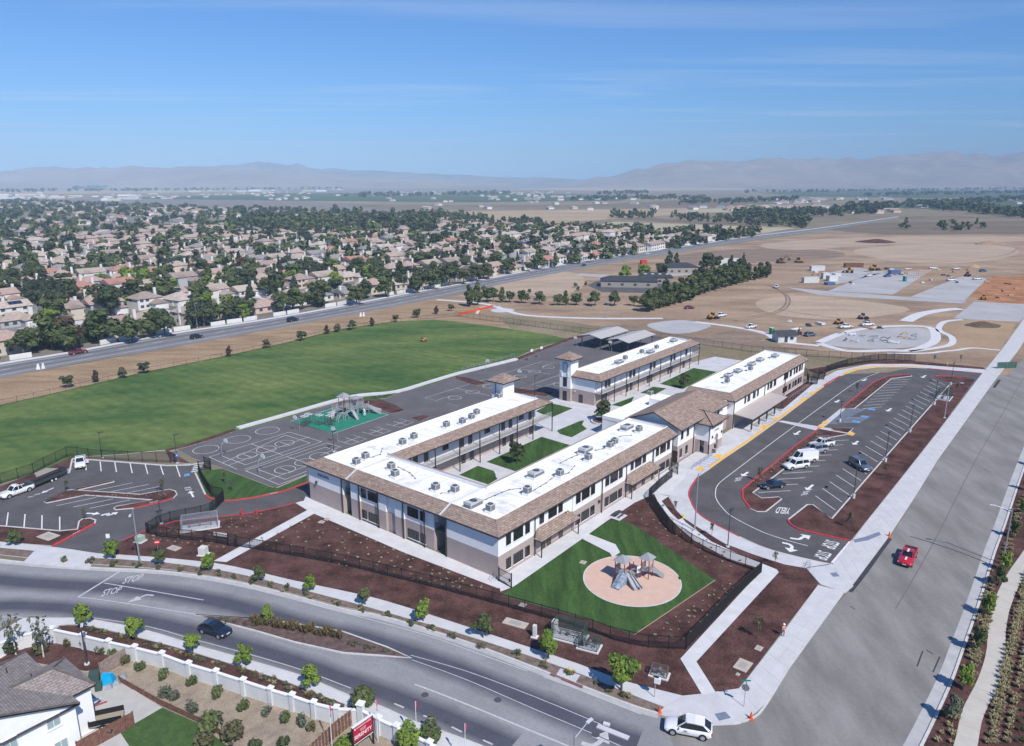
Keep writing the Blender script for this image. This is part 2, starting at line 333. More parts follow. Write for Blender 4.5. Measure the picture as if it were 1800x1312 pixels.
for pts in ([(1455, 512), (1530, 482), (1640, 474), (1570, 518)], [(1600, 522), (1690, 486), (1735, 490), (1694, 530)], [(1676, 560), (1712, 531), (1830, 536), (1790, 566)], [(1380, 505), (1455, 512), (1700, 530), (1690, 534), (1440, 519)], [(1440, 484), (1500, 470), (1560, 478), (1470, 500)]):
    patch('concrete_pad', pts, pad_m, .1)
patch('round_pad', [(1137, 572), (1160, 566), (1195, 563), (1225, 566), (1250, 572), (1225, 583), (1190, 587), (1160, 583)], pad_m, .1, 4)
patch('dirt_ring_pad', [(863, 545), (885, 542), (905, 545), (890, 549), (870, 549)], conc, .1, 4)
patch('playground_pad', [(1440, 601), (1490, 585), (1560, 577), (1625, 578), (1640, 590), (1635, 602), (1590, 612), (1500, 612)], pad_m, .1, 4)
b = MB()
for pts, w in (([(768, 527), (830, 532), (865, 537), (890, 546), (930, 555), (1040, 560), (1165, 560)], 3), ([(1222, 566), (1290, 575), (1345, 586), (1372, 600), (1440, 608)], 3), ([(838, 552), (848, 540), (880, 538)], 1.2),
               ([(1592, 565), (1620, 552), (1660, 545), (1690, 543)], 5), ([(1692, 562), (1660, 566), (1650, 580), (1672, 592), (1672, 605), (1645, 612), (1600, 618)], 2.2),
               ([(1440, 602), (1490, 583), (1560, 574), (1630, 575), (1645, 590), (1637, 604), (1600, 616), (1560, 616), (1490, 617), (1440, 604)], 3.2), ([(1560, 622), (1630, 621), (1655, 618), (1680, 616), (1710, 612), (1758, 616)], 1.6)):
    b.strip(gp(pts, .12, 5), w, .12)
struct('new_park_path', b, conc_w)
# hills
def ridge(name, pts, dist, depth, m, seed, n=150, k=22):
    ext = []
    for i in range(n + 1):
        t = i / n * (len(pts) - 1); a = min(int(t), len(pts) - 2); f = t - a; f = f * f * (3 - 2 * f)
        ext.append((pts[a][0] + (pts[a + 1][0] - pts[a][0]) * (t - a), pts[a][1] + (pts[a + 1][1] - pts[a][1]) * f))
    vs, fs = [], []
    for i, (x, y) in enumerate(ext):
        yy = dist; xx = (x - CX) / F * dist
        hgt = max(2, H + (HOR - y) / F * dist * .86)
        for j in range(k + 1):
            s = j / k; prof = sin(min(1, s * 1.35) * pi / 2) ** 1.3 if s < .74 else 1 - (s - .74) * .9
            q = Vector((xx / 620, (yy + s * depth) / 620, seed)); r = 1 - abs(noise.noise(q) * 1.6); r2 = noise.noise(q * 3.1)
            z = hgt * prof * (1 + (.26 * (r - .7) + .1 * r2) * (1 if s < .7 else .35)) - 4
            vs.append((xx * (1 + (s - .74) * depth / dist), yy + (s - .74) * depth, z if j else -6))
    for i in range(n):
        for j in range(k): a = i * (k + 1) + j; fs.append((a, a + k + 1, a + k + 2, a + 1))
    b = MB(); b.mesh(vs, fs); struct(name, b, m, sm=True)
hill_m = mat('grassy_hills', (.20, .14, .085), .95, .1, col2=(.31, .23, .145), scale=.0012, detail=9, fine=.2, fscale=.006)
scrub_m = mat('scrub_hills', (.09, .085, .055), .95, .1, col2=(.22, .17, .11), scale=.0025, detail=9)
ridge('hills', [(-700, 318), (-250, 308), (0, 305), (50, 299), (100, 291), (160, 294), (200, 293), (260, 291), (320, 293), (380, 292), (450, 295), (540, 304), (700, 313), (900, 322)], 9200, 3200, hill_m, 1.3)
ridge('hills', [(150, 310), (350, 296), (420, 288), (480, 284), (540, 289), (580, 295), (680, 300), (800, 306), (900, 311), (1050, 315), (1200, 322)], 10800, 2400, scrub_m, 4.1)
ridge('hills', [(980, 322), (1060, 310), (1120, 295), (1180, 283), (1250, 276), (1320, 278), (1400, 279), (1480, 276), (1560, 271), (1620, 268), (1700, 269), (1780, 264), (1900, 258), (2100, 254), (2400, 262), (2800, 290)], 9600, 3200, hill_m, 8.7, 170)
# ------------------------------------------------------------------ roads
road_m = mat('road_asphalt', (.25, .25, .262), .9, .2, var=.1, scale=.12, fine=.1, fscale=2.2, sx=1, sy=1)
lane_m = mat('road_asphalt_worn_lane', (.15, .153, .178), .9, .2, var=.13, scale=.35, fine=.1, fscale=3)
road2_m = mat('side_road_asphalt', (.175, .166, .16), .9, .2, col2=(.26, .249, .24), scale=.16, detail=8, fine=.08, fscale=2.5, sx=1.6, sy=.5, rot=-TH)
KF = [(-420, 960), (-160, 964), (0, 984), (86, 993), (180, 999), (293, 1005), (413, 1023), (517, 1048), (600, 1070), (672, 1084), (760, 1110), (844, 1138), (982, 1191), (1100, 1237), (1158, 1255)]     # far kerb line
KN = [(60, 1083), (110, 1084), (158, 1088), (258, 1108), (344, 1134), (448, 1163), (537, 1190), (614, 1222), (672, 1242), (724, 1266), (775, 1284), (830, 1304), (900, 1332)]           # near kerb line
KR = [(1158, 1255), (1190, 1266), (1241, 1274), (1290, 1272), (1325, 1262), (1347, 1240), (1386, 1177), (1427, 1115), (1448, 1084), (1490, 1041), (1564, 945), (1610, 873), (1652, 806), (1692, 750), (1745, 676), (1772, 640), (1800, 604), (1850, 545)]
KE = [(1560, 1420), (1619, 1312), (1669, 1206), (1694, 1138), (1720, 1063), (1749, 970), (1766, 924), (1800, 823), (1840, 720), (1880, 625), (1910, 555)]
b = MB()
b.sheet(gp(KF[:-1], 0, 4) + gp([(1158, 1255), (1200, 1268), (1260, 1290), (1300, 1400), (900, 1500), (600, 1500)]) + list(reversed(gp(KN, 0, 4))) + gp([(20, 1090), (-60, 1150), (-420, 1190)]), .02)
struct('main_road', b, road_m)
b = MB(); b.sheet(gp(KR, 0, 4) + list(reversed(gp(KE, 0, 4))) + gp([(1250, 1500), (1180, 1300)]), .026); struct('side_road', b, road2_m)
# worn wheel lanes of the main road: real darker bands of asphalt
b = MB(); cf = gp(KF, 0, 5); cn = gp(KN, 0, 5)
nl = gp([(-250, 1086), (-100, 1070), (60, 1066), (200, 1081), (350, 1114), (520, 1164), (600, 1193), (700, 1228), (800, 1268), (900, 1312)], 0, 5); lanes = [mat('road_asphalt_lane_%d' % i, (.24 - .0275 * i, .241 - .0273 * i, .25 - .0250 * i), .9, .2, var=.1, scale=.3, fine=.1, fscale=3) for i in range(7)]
for i in range(7):
    b = MB(); b.strip(offs(cf, -5.0)[3:-2], 5.2 - .55 * i, .022 + .002 * i); b.strip(nl, 4.6 - .5 * i, .022 + .002 * i); struct('worn_lane', b, lanes[i], bpy.data.objects['main_road'])
# arterial road
AN = [(-500, 735), (-200, 680), (0, 641), (123, 621), (300, 588), (447, 566), (580, 543), (710, 518), (810, 500), (944, 474), (1074, 452), (1233, 429), (1320, 416), (1420, 404), (1500, 393), (1580, 381)]
AS = [(-500, 770), (-200, 710), (0, 666), (150, 637), (300, 612), (430, 588), (580, 560), (710, 536), (829, 511), (930, 490), (1031, 471), (1176, 446), (1320, 423), (1420, 409), (1500, 397), (1580, 384)]
art_m = mat('arterial_asphalt', (.19, .19, .2), .9, .2, var=.08, scale=.08, fine=.08, fscale=1)
artl_m = mat('arterial_worn_lane', (.13, .133, .15), .9, .2, var=.1, scale=.2)
b = MB(); b.sheet(gp(AN, 0, 3) + list(reversed(gp(AS, 0, 3))), .09); struct('arterial_road', b, art_m)
an, as_ = gp(AN, 0, 3), gp(AS, 0, 3); mid = lambda f: [p.lerp(q, f) for p, q in zip(an, as_)]
b = MB(); b.strip(mid(.3), 2.6, .1); b.strip(mid(.62), 1.6, .1); struct('worn_lane', b, artl_m, bpy.data.objects['arterial_road'])
b = MB()
for f in (.17, .8): b.strip(mid(f), .22, .11)
r = resample(mid(.45), 12)
for i in range(0, len(r) - 1): b.strip([r[i], r[i].lerp(r[i + 1], .3)], .25, .11)
struct('lane_marking', b, white_p, bpy.data.objects['arterial_road'])
b = MB(); b.strip(offs(an, .6), 2.4, .0, .16); struct('arterial_pavement', b, conc_w)
# ------------------------------------------------------------------ kerbed beds, pavements, lawns
def slab(name, pts, m, top=.15, z0=0, side=None, sm=0):
    b = MB(); q = gp(pts, top, sm, True) if sm else [p if isinstance(p, Vector) else g(p[0], p[1], top) for p in pts]
    b.prism(q, z0, top, 0, 1); return struct(name, b, [m, side or kerb_c])
SU = [(0, 953), (60, 958), (114, 964), (183, 974), (269, 979), (379, 990), (448, 1004), (510, 1019), (638, 1046), (707, 1065), (810, 1098), (913, 1132), (1017, 1167), (1100, 1198), (1200, 1223)]   # far edge of pavement
SL = [(0, 963), (60, 968), (114, 974), (213, 983), (300, 990), (379, 1001), (448, 1015), (510, 1031), (621, 1060), (720, 1088), (803, 1112), (931, 1153), (1037, 1191), (1100, 1217), (1168, 1243)]  # near edge
PLZ = [(1312, 780), (1273, 806), (1246, 825.6), (1227, 838), (1216, 854), (1211, 868), (1216, 883), (1225, 899), (1246, 915), (1281, 934), (1325, 955), (1360, 968), (1420, 983), (1462, 992)]
CSW = [(1176, 871), (1188, 896), (1201, 910), (1225, 926), (1273, 955), (1325, 975), (1378, 992), (1417, 999)]
slab('mulch_bed', [(183, 973), (215, 950.5), (258, 931.5), (311, 915.5), (373, 909.5), (451, 900), (523, 883)] + [lw(0, 44.4, .12), lw(.1, .1, .12), lw(53, .1, .12)] + CSW + [(1439, 1027), (1300, 1210), (1258, 1217), (1200, 1223)] + SU[13:3:-1], mulch, .12)
slab('mulch_bed', [(-300, 905), (0, 924), (106, 933), (136, 930), (139, 916), (145, 912), (158, 910.5), (168, 914), (166, 921), (93, 959), (60, 957), (0, 952), (-300, 925)], mulch, .12)
slab('parkway_strip', [(165, 979)] + SL[3:] + [(1156, 1253), (1100, 1233), (982, 1187), (844, 1134), (760, 1106), (672, 1080), (600, 1066), (517, 1044), (413, 1019), (300, 1001), (160, 991)], soil, .11)
slab('parkway_strip', [(-300, 940), (0, 963), (79, 969), (58, 981), (0, 975), (-300, 952)], soil, .11)
b = MB(); q = gp(KF, .15, 4); b.strip(offs(q, .12), .24, 0, .15); struct('kerb', b, kerb_c)
gut = mat('gutter_concrete', (.40, .40, .405), .9, .2, var=.1, scale=.5)
b = MB(); b.strip(offs(q, -.3), .6, .03); struct('gutter', b, gut)
slab('driveway_apron', [(60, 969), (114, 966), (183, 975), (213, 983), (165, 981), (158, 1000), (40, 989)], conc, .13)
def paving(name, A, B, step, top, across=1, m=conc, gap=.018, z0=0):      # a pavement laid slab by slab
    a, c = resample(A, step), B
    tot = [0]
    for i in range(1, len(c)): tot.append(tot[-1] + (c[i] - c[i - 1]).length)
    def at(f):
        d = f * tot[-1]; i = 0
        while i < len(c) - 2 and tot[i + 1] < d: i += 1
        L = tot[i + 1] - tot[i]; return c[i].lerp(c[i + 1], (d - tot[i]) / L if L else 0)
    n = len(a) - 1; bb = [at(i / n) for i in range(n + 1)]
    base = MB(); base.prism(a + list(reversed(bb)), z0, top - .015); root = struct(name, base, gut)
    for i in range(n):
        for j in range(across):
            f0, f1 = j / across, (j + 1) / across
            p = [a[i].lerp(bb[i], f0), a[i + 1].lerp(bb[i + 1], f0), a[i + 1].lerp(bb[i + 1], f1), a[i].lerp(bb[i], f1)]
            ctr = sum(p, Vector()) / 4; p = [ctr + (q - ctr) * (1 - gap / max(.3, (q - ctr).length)) for q in p]
            s = MB(); s.prism(p, top - .014, top + R.uniform(-.002, .002)); s.obj('paving_slab', m, root, kind='structure')
    return root
slabs = [mat('concrete_slab_%d' % i, (c, c, c * 1.02), .88, .2, var=.06, scale=.4, fine=.05, fscale=5) for i, c in enumerate((.50, .515, .485, .53))]
conc_slab = slabs[0]
paving('pavement', gp(SU, .15, 3), gp(SL, .15, 3), 1.75, .15, 1, slabs[1])
SR1 = [(1463, 993), (1497, 951), (1520, 921), (1577, 850), (1648, 760), (1718, 667)]
SR2 = [(1490, 1040), (1562, 944), (1610, 871), (1650, 806), (1692, 748), (1745, 674)]
paving('pavement', gp(SR1, .13), gp(SR2, .13), 3.0, .13, 2, slabs[0])
paving('pavement', gp([(1718, 667), (1763, 612), (1800, 560), (1835, 510)], .12), gp([(1745, 674), (1790, 616), (1826, 560), (1858, 512)], .12), 4.0, .12, 1, slabs[2])
paving('pavement', gp([(1258, 1216), (1300, 1210), (1370, 1120), (1439, 1027)], .14), gp([(1300, 1270), (1347, 1240), (1386, 1177), (1485, 1040)], .14), 2.8, .14, 2, slabs[1])
slab('corner_pavement', [(1100, 1198), (1200, 1223), (1234, 1220), (1258, 1216), (1302, 1271), (1290, 1273), (1241, 1275), (1190, 1267), (1156, 1254), (1168, 1243)], conc, .135)
slab('corner_pavement', [(1417, 998), (1462, 991), (1500, 1030), (1486, 1042), (1442, 1027)], conc, .13)
b = MB(); b.strip(offs(gp(KR[2:9], .14, 4), .1), .22, 0, .15); struct('kerb', b, kerb_c)
b = MB(); b.strip(gp(KE, .14, 4), .3, 0, .15); struct('kerb', b, kerb_c)
b = MB(); b.strip(offs(gp(KE, 0, 4), .75), 1.2, .034); struct('gutter', b, gut)
# tactile plates set into the corners
plate = mat('truncated_dome_plate', (.17, .2, .28), .8, .2, var=.1, scale=4)
for pts in ([(1256, 1255), (1275, 1251), (1285, 1262), (1264, 1267)], [(1459, 1008), (1470, 1006), (1476, 1013), (1465, 1014)], [(1500, 949), (1520, 944), (1545, 935), (1549, 940), (1525, 950), (1503, 954)]):
    b = MB(); b.prism(gp(pts, .155), .13, .155); struct('tactile_plate', b, plate)
# right of the side road
slab('planting_strip', [(1560, 1450), (1624, 1312), (1672, 1206), (1697, 1138), (1724, 1063), (1752, 970), (1769, 924), (1803, 823), (1843, 720), (1960, 560), (2700, 700), (2700, 1500)], mulch, .13)
WLK = [(1668, 1400), (1697, 1312), (1709, 1256), (1735, 1202), (1750, 1151), (1753, 1100), (1763, 1058), (1783, 1015), (1810, 975), (1850, 915), (1880, 850), (1900, 780)]
wm = mat('walk_concrete_tan', (.47, .445, .40), .88, .2, var=.06, scale=.5)
wc = gp(WLK, .16, 5); paving('meandering_walk', offs(wc, .95), offs(wc, -.95), 1.9, .16, 1, wm)
b = MB()
for p in ((1744, 1216), (1747, 1220), (1750, 1224)):
    q = g(*p, .16); b.cbox((q.x, q.y, .15), (.8, .25, .08), TH)
tag_ = b.obj('edge_stones', conc_w); tag_['label'] = 'row of pale concrete strips lying in mulch beside the meandering walk'; tag_['category'] = 'stepping stones'
# school front lawn and play circle
slab('lawn', [(882, 1047), (903, 1031.5), (1024, 947), (1034, 938.5), (1065, 917.5), (1085, 914), (1100, 917), (1130, 932), (1165, 957), (1257, 1020), (1115, 1116), (1050, 1093), (1000, 1079), (930, 1060)], lawn, .14)
slab('lawn_path', [(1024, 947.5), (1034, 938.5), (1082, 957), (1090, 971), (1077, 980), (1072, 972)], conc_w, .15)
pc = (g(1110.5, 978, .15) + g(1110.5, 1066, .15)) / 2
pc = lw(11.6, -15.1); pr = 6.75
circ = lambda c, r, n=56: [Vector((c.x + r * cos(2 * pi * i / n), c.y + r * sin(2 * pi * i / n), 0)) for i in range(n)]
safe_m = mat('rubber_safety_surface_tan', (.58, .40, .32), .9, .2, var=.05, scale=.8, fine=.05, fscale=9)
b = MB(); b.prism(circ(pc, pr), 0, .155); struct('play_circle', b, safe_m)
b = MB(); b.strip(circ(pc, pr + .1), .2, 0, .17, closed=True); struct('play_circle_kerb', b, kerb_c)
edge = mat('header_board', (.30, .22, .15), .9)
b = MB(); b.strip(gp([(1257, 1020), (1115, 1116)], .15), .12, .0, .18); struct('lawn_edging', b, edge)
# walkways at the school
slab('school_walk', [(519, 884), (534, 880.5), lw(.1, 45.2, .14), lw(.1, -.1, .14), (893, 1031), (875, 1034), (707, 970), (545, 900)], conc_w, .14)
slab('school_walk', [lw(-.1, .1, .145), (880, 1040), (903, 1031), (1024, 947), (1065, 917), (1115, 884), (1150, 868), (1176, 871), lw(50.5, -4.5, .145), lw(54.6, -3, .145), lw(54.6, .1, .145)], conc_w, .145)
slab('garden_path', [(540, 897), (553, 902.5), (398, 988), (376, 986)], conc_w, .15)
slab('garden_path', [(1341, 1000), (1369, 1006), (1224, 1163), (1258, 1217), (1234, 1221), (1196, 1158)], conc_w, .15)
pl = slab('school_plaza', [lw(50.4, .1, .13), lw(50.4, -4.6, .13)] + CSW[:1] + CSW + list(reversed(PLZ)) + [(1380, 731), (1450, 678), (1478, 661), (1508, 650), (1543, 645.5), (1590, 645.5), (1637, 648), (1728, 656), (1735, 648), (1600, 638), (1530, 640), (1470, 652), (1440, 668), lw(137, .1, .13), lw(83, .1, .13)], conc, .13)
slab('ramp_walk', [(1150, 868), (1176, 872), (1186, 895), (1205, 918), (1250, 952), (1300, 975), (1365, 1001), (1369, 1006), (1341, 1001), (1280, 982), (1220, 950), (1180, 915), (1160, 890)], conc_w, .145)
slab('mulch_bed', [(1163, 881), (1175, 873), (1187, 896), (1200, 911), (1192, 914), (1178, 900)], mulch, .15)
slab('mulch_bed', [lw(106, -.2, .15), lw(137, -.2, .15), lw(137, -2.4, .15), lw(106, -4, .15)], mulch, .15)
slab('mulch_bed', [(1472, 648), (1440, 660), (1420, 650), (1440, 646), (1530, 634), (1600, 634), (1728, 646), (1735, 650), (1600, 640), (1530, 640)], mulch, .14)
# courtyard
slab('courtyard_paving', [lw(9.5, 10.3, .1), lw(56, 10.3, .1), lw(80, 10, .1), lw(134, 11.2, .1), lw(150, 12, .1), lw(150, 33, .1), lw(78, 46, .1), lw(53, 46, .1), lw(53.5, 34, .1), lw(9.5, 34.2, .1)], conc, .1)
for pts in ([(807, 835), (840, 819), (868, 828), (871, 834), (872, 839), (875, 842), (858, 852)], [(855, 812), (952, 768), (1003, 783), (910, 830)], [(979, 757), (1020, 740), (1027, 739), (1023, 747), (1032, 754), (1005, 769), (984, 763)],
            [(969, 709), (1007, 718), (968, 735), (942, 723)], [(1038, 732), (1058, 723), (1082, 727), (1069, 733)], [(1075, 712), (1115, 697), (1105, 718)], [(1125, 691), (1148, 680), (1172, 683), (1150, 694)], [(1160, 675), (1219, 647), (1260, 654), (1200, 684)]):
    slab('courtyard_lawn', pts, lawn, .13)
# sports field, its concrete edge, playground
FS = [(1000, 596), (940, 614), (905, 630), (870, 638), (800, 662), (740, 682), (700, 689), (640, 697), (600, 704), (500, 736), (420, 757), (330, 784), (300, 790), (210, 799), (140, 803), (60, 832), (0, 852), (-200, 905)]
slab('sports_field', [(-260, 800), (0, 712), (100, 690), (250, 655), (400, 625), (500, 603), (600, 578), (680, 567), (760, 562), (800, 565), (900, 579), (960, 588)] + FS, field, .08)
ed = [(418, 754), (500, 731), (600, 702.5), (640, 695), (697, 689.5), (760, 671), (807, 657), (860, 644), (908, 632)]
b = MB(); b.strip(gp(ed, .1, 4), 1.5, .0, .45); struct('field_edge_wall', b, conc_w)
pgp = [(308, 788), (417, 757), (600, 706), (700, 691), (807, 659), (908, 634), (1000, 598), (1060, 585)]
slab('playground_asphalt', pgp + [lw(170, 72, .07), lw(160, 41.5, .07), lw(79, 41, .07), lw(54, 41, .07), lw(0, 44.4, .07), (538, 835), (484, 858), (391, 823), (340, 806)], asph_pave, .07)
gA, gR, gB = g(510.7, 740.7, .1), g(682.7, 729.3, .1), g(585.3, 762.4, .1)
grn = mat('rubber_surface_green', (.022, .19, .13), .9, .2, var=.08, scale=.6)
b = MB(); q4 = [gA, gB, gR, gA + gR - gB]; b.prism(q4, 0, .1); struct('play_surface', b, grn)
b = MB(); b.strip(q4, .15, .105, closed=True); struct('play_surface_border', b, white_p)
slab('mulch_bed', [(632, 702), (660, 699), (695, 712), (712, 722), (690, 727), (650, 716)], mulch, .11)
slab('mulch_bed', [(723, 735), (745, 729), (758, 732), (738, 741)], mulch, .11)
slab('mulch_bed', [(800, 661), (820, 664), (856, 674), (838, 678), (802, 667)], mulch, .11)
slab('mulch_bed', [(900, 682), (975, 690), (960, 697), (900, 690)], mulch, .11)
slab('mulch_bed', [(298, 793), (330, 785), (372, 773), (416, 757), (410, 754), (330, 781), (290, 790), (300, 812), (335, 815)], mulch, .1)
slab('mulch_bed', [(910, 634), (1000, 599), (1060, 585), (1055, 582), (1000, 594), (905, 630)], mulch, .1)
slab('shrub_lawn', [(700, 690), (680, 700), (640, 704), (640, 698), (690, 692)], lawn, .12)
# staff lot on the left
LOT = [(-260, 960), (-260, 885), (0, 866), (59, 846), (110, 835), (123, 830), (127, 806), (150, 807), (293, 818), (331, 817), (358, 813), (343, 831), (361, 869.5), (391, 879), (410, 879), (446, 874), (501, 862), (541, 848)]
b = MB(); b.sheet(gp(LOT, .05) + [lw(.5, 44.3), ] + gp([(523, 884), (451, 901), (373, 910), (311, 916), (258, 932), (215, 951), (183, 976), (90, 962), (163, 922), (170, 914), (130, 929), (106, 934), (0, 926)], .05), .05)
lot1 = struct('parking_lot', b, asph_new)
slab('grass_corner', [(346, 830), (391, 824), (478, 857), (490, 858), (540, 836), (541, 847.5), (501, 861.5), (446, 873.5), (410, 878.5), (391, 878.5), (372, 876), (361.5, 869.5)], lawn, .14)
slab('mulch_bed', [(0, 866), (59, 846), (110, 835), (123, 830), (127, 806), (133, 800), (80, 825), (55, 834), (0, 856)], mulch, .12)
slab('gravel_pad', [(60, 832), (80, 823), (126, 824), (122, 830), (105, 836), (66, 841)], mat('gravel_pad', (.30, .27, .25), .95, .1, var=.12, scale=2), .14)
def island(pts, top=.16, m=mulch, white=None, red=(), rnd=0):
    q = gp(pts, top, rnd, True) if rnd else gp(pts, top)
    b = MB(); b.prism(q, 0, top - .03); r = struct('planted_island', b, m)
    k = MB(); k.strip(q, .2, 0, top, closed=True); struct('kerb', k, kerb_c, r)
    if red: k = MB(); k.strip(gp(red, top), .34, 0, top + .02); struct('red_kerb', k, red_p, r)
    return r
ISL = [(77, 882), (117, 862), (128, 861), (247, 869), (297, 860), (308, 863), (311, 869), (304, 876), (235, 893), (203, 896), (200, 893), (205, 890), (268, 878.5), (150, 870), (82, 884)]
island(ISL, red=[(304, 876), (270, 885), (235, 893)])
island([(124, 860), (198, 843.5), (201, 846.5), (136, 861.5)])
def kerbline(pts, m, w=.18, top=.16, sm=3): 
    b = MB(); b.strip(gp(pts, top, sm), w, 0, top); struct('red_kerb' if m is red_p else 'kerb', b, m)
kerbline([(361, 869.5), (371, 876), (391, 879), (410, 879), (446, 874), (501, 862), (541, 847)], red_p, .4, .2)
kerbline([(215, 950.5), (258, 931.5), (311, 915.5), (373, 909.5), (451, 900), (523, 883)], red_p, .22)
kerbline([(93, 959), (166, 920)], red_p, .5, .19, 0)
kerbline([(127, 806), (150, 807), (293, 818), (331, 817), (358, 813)], kerb_c, .3, .2, 0); kerbline([(343, 831), (361, 869.5)], kerb_c, .3, .2, 0)
kerbline([(0, 866), (59, 846), (110, 835), (122, 830), (127, 807)], kerb_c, .3, .2, 0); kerbline([(-300, 905), (0, 924), (106, 933), (136, 930), (139, 916), (145, 912), (158, 910.5), (168, 914), (166, 921)], kerb_c, .25, .18, 0)
# visitor lot and drop-off loop on the right
b = MB(); b.sheet(gp(PLZ, .05, 2) + gp([(1497, 950), (1577, 850), (1648, 760), (1718, 667), (1728, 656), (1637, 648), (1590, 645.5), (1543, 645.5), (1508, 650), (1478, 661), (1450, 678), (1380, 731)], .05), .05)
lot2 = struct('parking_lot', b, asph_new)
slab('mulch_bed', [(1496, 950), (1413, 932), (1390, 921), (1386, 913), (1419, 887), (1429, 887), (1462, 912), (1520, 845), (1577, 780), (1672, 673), (1645, 662), (1700, 664), (1715, 667), (1648, 759), (1577, 849)], mulch, .14)
kerbline([(1386, 913), (1419, 887), (1429, 887), (1462, 912), (1520, 845), (1577, 780), (1672, 673)], kerb_c, .25, .19, 0)
kerbline([(1386, 913), (1390, 921), (1413, 932), (1496, 950)], red_p, .3, .2); kerbline([(1672, 673), (1645, 661.5), (1665, 660), (1700, 663)], red_p, .3, .2)
island([(1440, 754), (1318, 849), (1305, 861), (1306, 876), (1319, 894), (1331, 899), (1346, 899), (1374, 877), (1369, 873.5), (1339, 875.5), (1323, 866), (1373, 828), (1445, 771), (1493, 763)], red=[(1440, 753), (1400, 783), (1318, 849), (1305, 861), (1306, 876), (1319, 894)])
island([(1480, 717), (1537, 671), (1560, 661.5), (1600, 657.5), (1603, 661), (1567, 665.5), (1502, 718)], red=[(1480, 717), (1537, 671), (1560, 661.5), (1600, 657.5)])
island([(1458, 751), (1500, 752.5), (1491, 761), (1466, 757)])
slab('access_path', [(1367, 741), (1375, 739.5), (1440, 750), (1500, 759.5), (1496, 765), (1435, 757)], conc, .06)
slab('access_path', [(1438, 750), (1478, 718), (1486, 719), (1452, 748)], conc, .16)
kerbline(PLZ[4:], kerb_c, .2, .17); kerbline([(1227, 838), (1216, 854), (1211, 868), (1216, 883), (1225, 899), (1246, 915), (1300, 943)], red_p, .28, .19)
kerbline([(1448, 678), (1462, 669), (1477, 661)], red_p, .5, .18); kerbline([(1630, 647.5), (1726, 656)], red_p, .3, .17, 0)
yl = MB(); yl.strip(gp([(1246, 823), (1273, 803), (1312, 777), (1380, 727.5), (1446, 680)], .13), .7, .136); yl.strip(gp([(1482, 658), (1508, 648.5), (1543, 644), (1590, 644), (1625, 646)], .13, 3), 1.2, .136)
for c in ((1232, 824), (1262, 802), (1343, 750), (1365, 736), (1412, 702), (1428, 691), (1444, 749), (1451, 743), (1496, 763)):
    p = g(*c, .16); yl.cbox((p.x, p.y, .15), (2.2, 1.3, .04), TH)
struct('yellow_edge', yl, yel_p, pl)
bl = MB()
for a, c in (((1236, 819), (1258, 803)), ((1347, 745), (1362, 735)), ((1415, 699), (1427, 691))):
    p, q = g(*a, .14), g(*c, .14); d = (q - p).normalized(); nrm = Vector((-d.y, d.x, 0)); n = int((q - p).length / 1.2)
    for i in range(n + 1):
        o = p + d * (i * 1.2); bl.strip([o - nrm * 1.0, o + nrm * 1.0], .18, .142)
    for s in (-1, 1): bl.strip([p + nrm * s, q + nrm * s], .12, .142)
struct('loading_zone_marking', bl, blue_p, pl)
# median of the main road
MED = [(344, 1080), (448, 1087), (520, 1096), (603, 1110), (680, 1137), (722, 1156), (672, 1152), (603, 1147), (517, 1128), (448, 1108), (413, 1099)]
island(MED, m=mat('median_mulch', (.12, .082, .075), .95, .1, var=.3, scale=1.2, fine=.35, fscale=7))
b = MB(); b.strip(gp([(722, 1156), (800, 1180), (900, 1218), (1000, 1258), (1060, 1283), (1105, 1303)], .03, 4), 2.4, .0215); struct('dusty_median_strip', b, mat('dusty_asphalt', (.33, .325, .32), .9, .2, var=.1, scale=.4))
b = MB(); b.strip(gp([(1050, 1276), (1075, 1286), (1105, 1298)], .1, 4), .6, 0, .15); struct('median_kerb', b, conc); b = MB(); b.cbox((*g(1066, 1276)[:2], .2), (.7, .35, .22), -.42); o = b.obj('concrete_block', conc_w); o['label'] = 'pale concrete block lying on the road median nose'; o['category'] = 'block'
# ------------------------------------------------------------------ markings
def line(b, a, c, w=.12, z=.058): b.strip([g(*a, z), g(*c, z)], w, z)
def Z1(p, off=(0, 760), s=.18333): return (off[0] + p[0] * s, off[1] + p[1] * s)
def Z8(p): return Z1(p, (1200, 600), 1 / 3)
def stalls(parent, prs, w=.12, z=.058):
    for a, c in prs: b = MB(); line(b, a, c, w, z); struct('stall_line', b, white_p, parent)
def between(A, Bq, n, z=.058):                               # evenly spaced stall lines between a first and a last one
    a0, a1, b0, b1 = g(*A[0], z), g(*A[1], z), g(*Bq[0], z), g(*Bq[1], z)
    for i in range(n):
        f = i / (n - 1); b = MB(); b.strip([a0.lerp(b0, f), a1.lerp(b1, f)], .12, z); struct('stall_line', b, white_p, lot2)
stalls(lot1, [(Z1(a), Z1(c)) for a, c in (((960, 280), (970, 375)), ((1100, 285), (1117, 382)), ((1245, 290), (1268, 392)), ((1390, 302), (1417, 400)), ((1535, 310), (1568, 408)), ((1690, 320), (1727, 428)), ((825, 320), (825, 365)),
    ((78, 770), (62, 895)), ((240, 785), (230, 910)), ((403, 795), (401, 925)), ((572, 810), (573, 935)))], .18)
stalls(lot1, [(Z1(a), Z1(c)) for a, c in (((900, 562), (1270, 485)), ((1065, 570), (1425, 500)), ((1220, 582), (1530, 520)), ((540, 705), (925, 625)), ((700, 718), (1085, 640)), ((860, 730), (1245, 650)))])
between(((1433.3, 871.7), (1468.3, 896.7)), ((1639, 667), (1661, 677)), 26)
between(((1511, 719), (1550, 715.5)), ((1567, 668), (1602, 667)), 11)
between(((1333, 866), (1390, 862.7)), ((1447, 776), (1492, 773.5)), 10)
